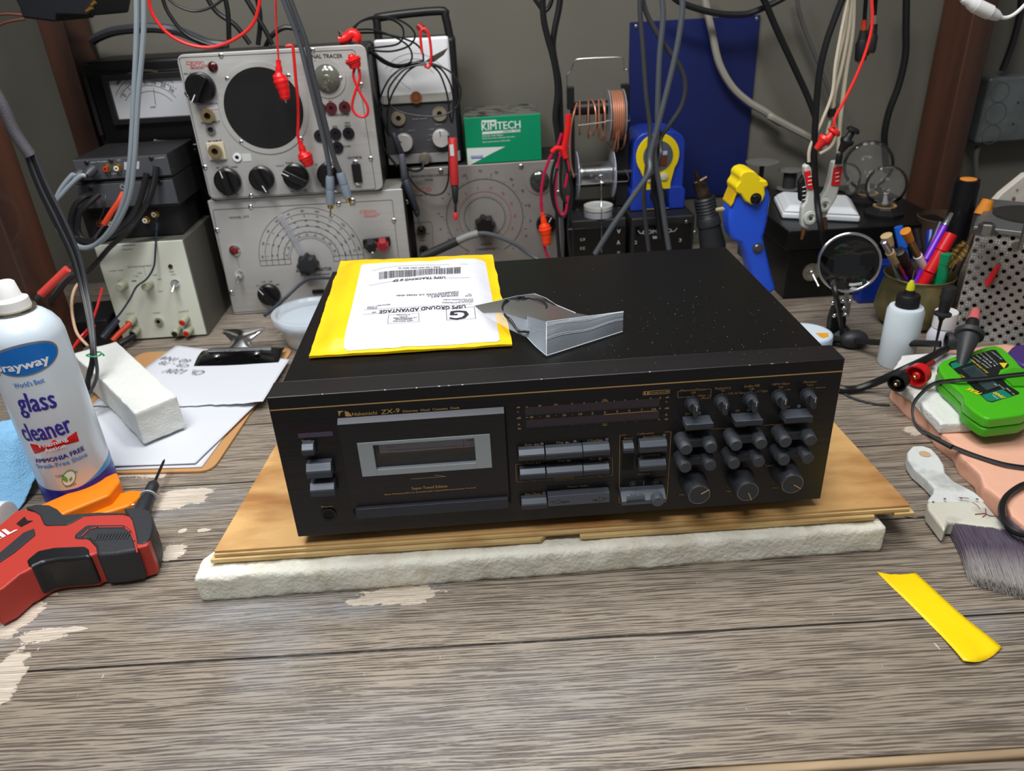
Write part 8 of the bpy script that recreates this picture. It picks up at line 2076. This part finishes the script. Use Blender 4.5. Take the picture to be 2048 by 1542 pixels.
m_(pts_y(K3, [(140, 300), (350, 300), (560, 345), (690, 400), (750, 480), (755, 560)], .702))
m_(pts_y(K3, [(780, 570), (680, 570), (560, 620), (460, 700), (390, 820), (360, 930), (375, 1060), (420, 1180), (450, 1240)], .700))
m_(pts_y(K3, [(790, 580), (660, 600), (560, 650), (450, 790), (440, 900), (480, 980), (600, 1030), (780, 1055), (930, 1045), (1050, 980), (1095, 860), (1080, 760), (1010, 660), (880, 590), (800, 575)], .695))
m_(pts_y(K3, [(780, 575), (700, 590), (600, 660), (500, 800), (450, 920), (430, 1040), (440, 1200)], .697))
m_(pts_y(K3, [(830, 590), (900, 660), (950, 780), (980, 900), (990, 1010), (1010, 1110)], .700))
m_(pts_y(K3, [(850, 590), (930, 640), (1000, 760), (1025, 880), (1030, 1000), (1018, 1120)], .694))
m_(pts_y(K3, [(180, 440), (280, 470), (400, 560), (520, 600), (640, 585), (760, 560)], .703), 0.0032, 'lead_bunch')
m_(pts_y(K3, [(110, 390), (150, 520), (230, 680), (290, 820), (320, 1000), (340, 1200), (420, 1380), (520, 1510)], .690), 0.0018, 'trailing_lead')
m_(pts_y(K3, [(100, 330), (95, 400), (140, 520), (260, 760), (330, 950), (400, 1100), (450, 1230)], .692), 0.0016, 'trailing_lead')
MB().tube(pts_y(K3, [(745, 480), (735, 400), (730, 300), (760, 260), (800, 300), (820, 400), (828, 520), (815, 600), (785, 610), (770, 590)], .690), 0.0020, 8, 6).build('red_tie_wire', CRD, cl)
o = boot_clip('red clip sitting on the top edge of the panel meter', K3, [(790, 300), (750, 265), (720, 240), (700, 225)], .735, [(800, 310), (790, 300)], 0.0058, tip=False, m=mat('deep_red_boot', (150, 26, 30), 0.4))
MB().prism(pts_y(K3, [(770, 560), (835, 510), (985, 430), (940, 500), (850, 565)], .692), (0, 0.004, 0)).build('leather_tab', mat('dark_olive_tab', (58, 56, 50), 0.5), cl, bevel=0.001)
# two probes hanging from it
def probe2(name, label, K, segs, y):
    """segs: [(part, (cx,cy), (cx,cy), r0, r1, material)]"""
    o = thing(name, label, 'test probe', K(*segs[-1][2], y=y))
    for nm_, a, b, r0, r1, m_ in segs:
        A, B_ = K(*a, y=y), K(*b, y=y); MB().lathe(A, B_ - A, [(0, r0 * .8), (0.0012, r0), ((B_ - A).length - 0.001, r1), ((B_ - A).length, r1 * .8)], 16).build(nm_, m_, o, angle=50)
    return o
GP = mat('blue_black_probe', (44, 48, 58), 0.4)
probe2('meter_probe', 'dark grey test probe hanging left, its needle in the comparator socket', L2, [('sleeve', (-60, -60), (10, 120), .0045, .0050, GP), ('neck', (10, 120), (45, 350), .0050, .0058, mat('grey_band_probe', (82, 86, 94), 0.4)), ('grip', (45, 350), (150, 640), .0068, .0050, GP), ('collar', (146, 625), (158, 680), .0052, .0036, GP), ('needle', (158, 680), (190, 800), .0011, .0008, STEEL)], .690)
probe2('meter_probe', 'red test probe hanging over the comparator dial, tip capped red', L2, [('grip', (468, -20), (485, 400), .0066, .0070, mat('dull_red_grip', (172, 40, 40), 0.4)), ('neck', (487, 400), (495, 560), .0060, .0036, DARKRUB), ('shank', (494, 560), (494, 645), .0022, .0020, DARKRUB), ('tip_cap', (494, 645), (494, 712), .0032, .0028, mat('bright_red_cap', (236, 50, 60), 0.4))], .690)
q0, q1 = L2(458, 40, y=.684), L2(472, 140, y=.684); MB().box((q0.x - .003, .6828, q1.z), (q0.x + .003, .6834, q0.z)).build('probe_tag', mat('paper_tag', (190, 196, 192), 0.7), None)
tag(bpy.data.objects['probe_tag'], 'small pale tag on the red meter probe grip', 'tag')
cy('meter_cable', 'black cord drooping from the meter connector to the left over the comparator panel', L2, [(205, 190, .705), (200, 250, .70), (140, 275, .70), (60, 250, .70), (20, 200, .70)], .70, 0.0022, CBK)
cy('meter_cable', 'thin black cord drooping from the meter down and up to the red probe', L2, [(30, 190, .70), (80, 330, .70), (170, 440, .70), (280, 490, .70), (380, 470, .70), (425, 380, .70), (435, 250, .70), (438, 100, .70), (430, -40, .70)], .70, 0.0014, CBK)
# grey cable across the comparator bottom
o = thing('sleeved_cable', 'grey cable with coiled strain relief arching in front of the comparator dial', 'cable', L2(700, 850, y=.64))
MB().tube(pts_y(L2, [(690, 832, .655), (780, 835, .655), (900, 870, .655), (1030, 930, .655), (1130, 1000, .655), (1215, 1055, .65), (1280, 1110, .64)], .65), 0.0034, 10, 6).build('cable', mat('mid_grey_cable', (78, 83, 88), 0.4), o)
MB().tube(pts_y(L2, [(695, 832), (600, 860), (500, 905)], .655), 0.0060, 14, 5).build('strain_relief', mat('light_grey_boot', (124, 126, 124), 0.5, bump=(600, 0.3)), o)
MB().tube(pts_y(L2, [(510, 900), (400, 950), (290, 1000), (200, 1040)], .652), 0.0072, 12, 5).build('plug_boot', DARKRUB, o)
cy('mains_lead', 'thin black lead curving down the front of the dial generator', L1, [(1240, 820, .63), (1040, 822, .62), (930, 880, .60), (800, 1000, .58), (700, 1090, .56), (600, 1170, .54)], .60, 0.0026, mat('blue_grey_boot', (52, 58, 68), 0.4))

# centre cluster: red and black leads beside the spool stand
for k, (pts, r_) in enumerate((([(20, -60), (30, 150), (60, 300), (110, 480), (140, 640), (150, 800), (130, 1000), (150, 1150), (165, 1300)], .0046), ([(178, -60), (160, 80), (125, 250), (110, 400), (135, 560), (160, 700), (172, 900), (178, 1060), (190, 1250)], .0046), ([(-60, -30), (-10, 40), (30, 90), (70, 70), (100, 0), (105, -60)], .0032))):
    cy('black_cable', ('left of the two black cables hanging left of the spool stand', 'right of the two black cables hanging left of the spool stand', 'short black loop at the top left of the hanging pair')[k], K4, pts, .70 + .01 * k, r_, CBK)
ld = thing('lead_set', 'gathered red and black test leads hanging beside the wire spool stand', 'test lead', L2(1430, 0, y=.66))
for pts, r_, m_ in (([(1500, -230), (1495, -120), (1475, 0), (1460, 90), (1475, 160)], .0046, CRB), ([(1440, -60), (1400, 60), (1340, 150), (1290, 280), (1262, 420), (1256, 560), (1268, 660)], .0023, CMR),
                   ([(1500, 60), (1440, 70), (1400, 250), (1385, 420), (1390, 560), (1430, 660), (1475, 640), (1495, 500)], .0023, CMR), ([(1470, 120), (1500, 250), (1470, 420)], .0021, CMR),
                   ([(1410, 120), (1360, 260), (1345, 420), (1365, 560), (1410, 660), (1450, 690)], .0024, CBK), ([(1460, 130), (1500, 300), (1530, 450), (1510, 600), (1450, 690), (1390, 600), (1370, 430), (1400, 250)], .0024, CBK),
                   ([(1440, 150), (1430, 320), (1440, 500), (1490, 560)], .0024, CBK), ([(1395, 640), (1400, 800), (1410, 930), (1420, 1080)], .0028, CBK), ([(1440, 690), (1450, 850), (1448, 1000), (1450, 1090)], .0028, CDG), ([(1520, 560), (1500, 760), (1510, 950), (1530, 1090)], .0028, CBK), ([(1465, 90), (1400, 70), (1350, 110)], .0040, CRB)):
    MB().tube(pts_y(L2, pts, .655), r_, 8, 6).build('lead', m_, ld)
boot_clip('orange red alligator clip hanging at the right of the comparator dial', L2, [(1268, 645), (1285, 760), (1300, 850), (1305, 935)], .650, [(1268, 560), (1268, 650)], 0.0094, m=mat('orange_red_boot', (238, 62, 20), 0.3), wm=CMR)
cy('red_wire', 'magenta red wire tail below the orange red clip', L2, [(1280, 900), (1295, 990), (1330, 1060)], .652, 0.0022, CMR, 'wire')
# four grey cables in front of the soldering station
GL = ('grey cable hanging down the left of the station, crossing to the lower left over the display supply', 'grey cable from the top ending at the hot air station left of centre', 'grey cable bulging right of the soldering station before returning', 'grey cable slanting from upper right to lower left over the station')
c4 = [K4.px(a, b) for a, b in ((850, -40), (855, 120), (880, 400), (905, 800), (930, 1120))]
def mixpts(seq): return [P(a, b, y=y) for a, b, y in seq]
def k4p(lst, y): return [(*K4.px(a, b), y) for a, b in lst]
def l3p(lst, y): return [(*L3.px(a, b), y) for a, b in lst]
cable('grey_cable', 'grey cable hanging left over the soldering station and ending low at the black station', mixpts(k4p([(852, -60), (855, 120), (878, 400), (905, 800), (940, 1130)], .66) + l3p([(905, 260), (860, 440), (835, 650), (850, 900), (880, 1165)], .655)[1:]), 0.0036, CDG, group=None)
cable('grey_cable', 'grey cable slanting from the top right down to the lower left before the display supply', mixpts(k4p([(1215, -60), (1212, 120), (1170, 400), (1090, 750), (1000, 1100), (940, 1330)], .64) + l3p([(880, 470), (740, 680), (560, 940), (400, 1195)], .63)), 0.0042, mat('mid_grey_cable', (78, 83, 88), 0.4))
cable('grey_cable', 'middle grey cable dropping straight over the station display', mixpts(k4p([(1035, -60), (1050, 150), (1020, 500), (1005, 900), (1000, 1150)], .66) + l3p([(930, 280), (950, 450), (985, 640), (1020, 900), (1060, 1150)], .65)), 0.0042, mat('mid_grey_cable', (78, 83, 88), 0.4))
cable('grey_cable', 'grey cable bowing out to the right of the soldering station', mixpts(k4p([(870, -60), (900, 90), (980, 250), (1090, 420), (1190, 560), (1240, 720), (1210, 900), (1110, 1060), (1030, 1180)], .67) + l3p([(985, 300), (950, 420), (870, 520)], .655)), 0.0036, CDG)
cy('braided_cable', 'wide dark cable reaching behind the grey cables over the station front', L3, [(960, 100, .67), (945, 350, .67), (925, 600, .68), (960, 800, .67), (985, 1050, .665)], .67, 0.0056, CBK)
# upper right: hoses and cables on the wall
cy('black_cable', 'black cable sagging in a shallow U along the top of the blue sheet', K4, [(1100, -60), (1200, 20), (1380, 85), (1560, 120), (1760, 120), (1900, 70), (2048, 0), (2150, -60)], .80, 0.0048, CBK)
cable('grey_hose', 'pale grey hose curving down across the blue sheet to the lamp box', mixpts(k4p([(1400, -60), (1430, 100), (1470, 280), (1530, 540), (1640, 740), (1780, 870), (1930, 960), (2048, 1050)], .835)) + pts_y(K5, [(150, 870), (300, 950), (470, 1040), (560, 1110)], .82), 0.0060, CHS, 'hose')
cy('black_cable', 'thick black cable slanting down right of the blue sheet', K5, [(70, -60), (115, 20), (200, 220), (320, 480), (430, 720), (490, 880)], .78, 0.0052, CBK)
cy('grey_cable', 'thin grey cable slanting on the wall behind the white leads', K5, [(345, -60), (370, 100), (430, 270), (520, 490), (600, 700), (660, 800)], .83, 0.0034, mat('warm_dark_grey_cable', (84, 82, 80), 0.5))
cable('black_cable', 'black cable hanging past the white-handled clips down to the magnifier', mixpts([(*K5.px(a, b), .50) for a, b in ((710, -60), (640, 120), (570, 320), (520, 540), (495, 800), (480, 1100), (485, 1300), (500, 1490))]) + pts_y(L4, [(500, 380), (520, 560), (560, 740)], .485)[1:] + pts_y(L4, [(620, 1010), (650, 1180), (672, 1320), (690, 1480)], .39), [.0044] * 12 + [.0042, .0036, .003, .003, .003], CBK)
cy('black_cable', 'black cable hanging left of the right wooden post', K5, [(1170, -60), (1165, 200), (1160, 420), (1110, 640), (1040, 830), (1005, 1000), (1010, 1150), (1020, 1290)], .80, 0.0058, CBK)
cy('black_cable', 'black cable running up from the grey junction box', K5, [(2030, -20), (2015, 120), (1960, 330), (1885, 530)], .825, 0.0056, CBK)
cable('grey_conduit', 'slim grey conduit dropping from the junction box behind the flashlight', pts_y(K5, [(1705, 1095), (1685, 1180), (1690, 1320), (1700, 1420)], .83) + pts_y(L4, [(1640, 470)], .80), 0.0045, mat('warm_grey_conduit', (92, 94, 90), 0.5))
wl = ((((742, -60), (690, 200), (640, 480), (615, 700), (540, 900), (450, 1100), (440, 1210)), 'off-white lead leading to the left white-handled clip'), (((760, -60), (740, 200), (690, 480), (640, 680), (620, 800), (600, 900), (575, 1000)), 'off-white lead behind the red wire with a black band'), (((775, -60), (765, 240), (720, 520), (690, 760), (670, 950), (660, 1160)), 'off-white lead leading to the right white-handled clip'), (((750, -60), (720, 200), (660, 450), (630, 650), (630, 900), (640, 1020), (600, 1100), (520, 1150)), 'off-white lead curling behind the clips'))
for k, (pts, lab_) in enumerate(wl): cy('white_lead', lab_, K5, pts, .50 + .006 * k, 0.0023 if k != 2 else 0.0028, CWH, group='off-white leads of the two large clips')
o = cy('cable_band', 'black band round two off-white leads', K5, [(610, 810), (612, 868)], .505, 0.0058, BLACK, 'cable tie')
cy('red_wire', 'bright red wire swinging down from the top right to the red grabber', K5, [(905, -60), (915, 120), (900, 260), (850, 430), (780, 600), (700, 760), (640, 870), (625, 950)], .47, 0.0019, mat('bright_red_wire', (236, 52, 46), 0.35), 'wire')
for k, (a, b, r_, wa, wb, wm) in enumerate((((840, 290), (825, 455), .0078, (870, -60), (850, 225), mat('orange_red_sleeve', (206, 66, 34), 0.4)), ((915, 240), (895, 395), .0072, (945, -60), (925, 180), CWH))):
    o = thing('barrel_plug', ('black barrel plug with orange sleeve hanging at the top right', 'black barrel plug with white sleeve just right of it')[k], 'plug', K5(*b, y=.52))
    A, B_ = K5(*a, y=.52), K5(*b, y=.52)
    MB().lathe(A, B_ - A, [(0, r_ * .7), (.006, r_), ((B_ - A).length - .004, r_ * .95), ((B_ - A).length, r_ * .8)], 18).build('body', DARKRUB, o, angle=50)
    MB().lathe(B_, B_ - A, [(0, .0036), (.0025, .0034)], 14).build('contact', GOLDM, o)
    w0, w1 = K5(*wa, y=.52), K5(*wb, y=.52)
    MB().tube([w0, w0.lerp(w1, .5), w1, A], 0.0026, 8, 4).build('lead', CBK, o)
    s0 = w0.lerp(w1, .72); MB().cyl(s0, w1, 0.0034, None, 12).build('sleeve', wm, o)
    MB().cyl(w1, A, 0.0046, 0.0058, 14).build('neck', DARKRUB, o)
# small hook grabbers
for k, (a, b, c_, m_) in enumerate((((628, 985), (570, 1030), (530, 1095), mat('red_grabber', (216, 40, 36), 0.35)), ((770, 975), (735, 1040), (690, 1100), BLACK))):
    o = thing('hook_grabber', ('small red hook grabber at the end of the bright red wire', 'small black hook grabber behind the right white-handled clip')[k], 'test clip', K5(*c_, y=.475))
    A, B_, C_ = K5(*a, y=.475), K5(*b, y=.475), K5(*c_, y=.475); d = (C_ - A).normalized()
    MB().lathe(A - d * .004, d, [(0, .006), (.003, .0088), (.006, .0084), (.007, .005)], 18).build('plunger', m_, o)
    MB().lathe(A + d * .003, d, [(0, .0045), ((B_ - A).length, .0055)], 14).build('body', m_, o)
    MB().lathe(B_, d, [(0, .0085), (.004, .0090), (.008, .0060), (.018, .0035)], 18).build('collar', m_, o)
# two large white-handled clips
GW = mat('pale_grey_handle', (196, 200, 194), 0.38)
def big_clip(label, y, outer, red, black, joint, tip0, tip1):
    o = thing('kelvin_clip', label, 'test clip', L4(*tip1, y=y))
    MB().prism([L4(a, b, y=y) for a, b in outer], (0, 0.012, 0)).build('handle', GW, o, bevel=0.003, seg=3)
    if red: 
        MB().prism([L4(a, b, y=y - .0015) for a, b in red], (0, 0.004, 0)).build('red_inlay', mat('red_inlay', (220, 34, 38), 0.35), o, bevel=0.001)
        cx = sum(a for a, b in red) / len(red); cy0 = min(b for a, b in red); cy1 = max(b for a, b in red)
        for t in (.32, .52, .72):
            q = L4(cx, cy0 + (cy1 - cy0) * t, y=y - .002); MB().obox(q, (0.0024, 0, 0.0004), (0, 0.0006, 0), (0, 0, 0.0005)).build('grip_rib', WHITEP, o)
    if black:
        MB().prism([L4(a, b, y=y + .004) for a, b in black], (0, 0.010, 0)).build('rear_handle', BLACK, o, bevel=0.002)
        cx = sum(a for a, b in black) / len(black); cy0 = min(b for a, b in black); cy1 = max(b for a, b in black)
        for t in (.45, .6, .75, .9):
            q = L4(cx, cy0 + (cy1 - cy0) * t, y=y + .003); MB().obox(q, (0.0022, 0, 0.0004), (0, 0.0006, 0), (0, 0, 0.0004)).build('grip_rib', WHITEP, o)
    q = L4(*joint, y=y - .002); MB().lathe(q, YN, [(0, .0095), (.003, .0092), (.0035, .0055), (.002, .0050), (.002, .0001)], 24, False).build('pivot', GW, o, angle=40)
    MB().lathe(q, YN, [(0, .0028), (.0034, .0026)], 12).build('rivet', STEEL, o)
    a, b = L4(*tip0, y=y + .004), L4(*tip1, y=y + .004)
    MB().tube([a, a.lerp(b, .5), b], [.0034, .0030, .0022], 10, 4).build('jaw', mat('bronze_jaw', (150, 106, 70), 0.35, 0.85), o)
big_clip('left large white-handled clip with red inlay and bronze jaw, hanging before the lamp box', .500, [(400, 120), (440, 100), (462, 140), (470, 250), (500, 380), (500, 470), (480, 540), (440, 570), (420, 590), (385, 570), (378, 500), (385, 420), (412, 380), (425, 300), (405, 200)], [(400, 160), (445, 150), (466, 270), (462, 295), (425, 292)], [(362, 240), (400, 180), (430, 330), (425, 385), (368, 380)], (440, 495), (400, 575), (380, 655))
big_clip('right large white-handled clip with red inlay, hanging beside the left one', .508, [(612, 85), (688, 78), (686, 150), (662, 270), (640, 350), (600, 420), (580, 450), (560, 500), (530, 500), (510, 450), (520, 360), (560, 300), (590, 200)], [(618, 128), (685, 122), (660, 268), (598, 262)], None, (545, 400), (548, 500), (558, 580))
for k, c in enumerate(((436, 78), (655, 55))):
    q = L4(*c, y=.505); MB().lathe(q + Vector((0, 0, .006)), (0, 0, -1), [(0, .003), (.002, .0042), (.014, .0046)], 14).build('strain_relief', BLACK, None)
    tag([o_ for o_ in COL.objects if o_.name.startswith('strain_relief') and o_.parent is None and 'label' not in o_][0], ('black strain relief at the top of the left white-handled clip', 'black strain relief at the top of the right white-handled clip')[k], 'strain relief')
# dark hub with wires at the top, white inline connector at top right
o = MB().lathe(P(1752, -14, y=.50), (0, 0, 1), [(0, .016), (.004, .017), (.02, .017)], 20).build('cable_hub', mat('navy_black_plastic', (16, 18, 24), 0.5)); tag(o, 'dark round hub at the top edge where the leads gather', 'cable hub')
o = thing('inline_connector', 'white inline cable connector crossing the top right corner', 'connector', P(1950, 15, y=.42))
a, b, c_, d = K5(1590, -12, y=.42), K5(1680, 40, y=.42), K5(1790, 92, y=.42), K5(1862, 128, y=.42)
MB().lathe(a, b - a, [(0, .0040), (.004, .0052), (.008, .0050), (.012, .0066), ((b - a).length, .0072)], 20).build('sleeve', WHITEP, o, angle=40)
MB().lathe(b, c_ - b, [(0, .0076), (.006, .0078), ((c_ - b).length, .0078)], 20).build('barrel', WHITEP, o)
MB().lathe(c_, d - c_, [(0, .0078), (.003, .0066), (.009, .0060), (.012, .0048), ((d - c_).length, .0042)], 20).build('sleeve', WHITEP, o, angle=40)
MB().tube([d, K5(1920, 132, y=.42), K5(1985, 100, y=.42), K5(2060, 30, y=.42), K5(2100, -20, y=.42)], .0022, 8, 6).build('cable', WHITEP, o)
MB().tube([K5(1540, -60, y=.42), K5(1565, -30, y=.42), a], .0032, 8, 4).build('cable', WHITEP, o)

# right foreground leads
cable('black_cable', 'thick black cable lying from the deck back corner to the rubber tube end', [L4(560, 1380, z=.012), L4(700, 1390, z=.012), L4(900, 1410, z=.022), L4(1100, 1418, z=.034), L4(1250, 1420, z=.040), L4(1400, 1425, z=.045)], .0044, CBK)
cable('black_cable', 'thick black cable curving from the rubber tube end down behind the deck', [L5(1125, 765, z=.040), L5(1000, 830, z=.044), L5(850, 900, z=.044), L5(700, 970, z=.030), L5(560, 1030, z=.014), L5(440, 1070, z=.006), L5(340, 1075, z=.006), L5(260, 1050, z=.006)], .0046, CBK)
cable('thin_black_cable', 'thin black cable lying on the bench by the deck right side', [L5(310, 1080, z=.0016), L5(380, 1130, z=.0016), L5(480, 1165, z=.0016), L5(600, 1190, z=.0016), L5(690, 1195, z=.0016)], .0015, CDG)
tl = [L5(1760, 958, z=.060), L5(1600, 975, z=.060), L5(1400, 1000, z=.060), L5(1200, 1012, z=.060), L5(1040, 1035, z=.042), L5(940, 1110, z=.040), L5(875, 1200, z=.036), L5(875, 1310, z=.028), L5(930, 1400, z=.024), L5(1080, 1470, z=.0225), M6(480, 110, z=.0225), M6(560, 150, z=.0225), M6(700, 205, z=.0225), M6(850, 250, z=.0225), M6(980, 270, z=.0225)]
cable('probe_cable', 'thin black twin lead looping over the green tester and pink foam', tl, .0013, CDG, 'test lead')
cable('probe_cable', 'second strand of the thin black twin lead over the green tester', [q + Vector((0.0012, 0.0030, 0.0004)) for q in tl], .0013, CBK, 'test lead')
o = MB().tube([M6(420, 75, z=.0235), M6(560, 150, z=.0235)], .0026, 10, 2).build('lead_sleeve', DARKRUB); tag(o, 'black heat-shrink sleeve on the twin lead over the pink foam', 'sleeve')
cable('thick_black_lead', 'thick black lead looped on the pink foam at the right edge', [M6(1010, 345, z=.024), M6(940, 365, z=.024), M6(865, 420, z=.024), M6(835, 490, z=.024), M6(850, 560, z=.024), M6(910, 615, z=.024), M6(1010, 640, z=.024)], .0030, CBK, 'test lead')
q = L5(1700, 1362, z=.024); o = MB().lathe(q, (1, 0, .1), [(0, .0018), (.004, .0030), (.03, .0032)], 14).build('gold_tip', GOLDM); tag(o, 'small gold plug tip on the pink foam at the right edge', 'plug tip')
cable('wire_offcut', 'shiny wire offcut on the bench behind the plywood corner', [M6(285, 525, z=.001), M6(320, 532, z=.001), M6(370, 540, z=.0008)], .0006, STEEL, 'wire')
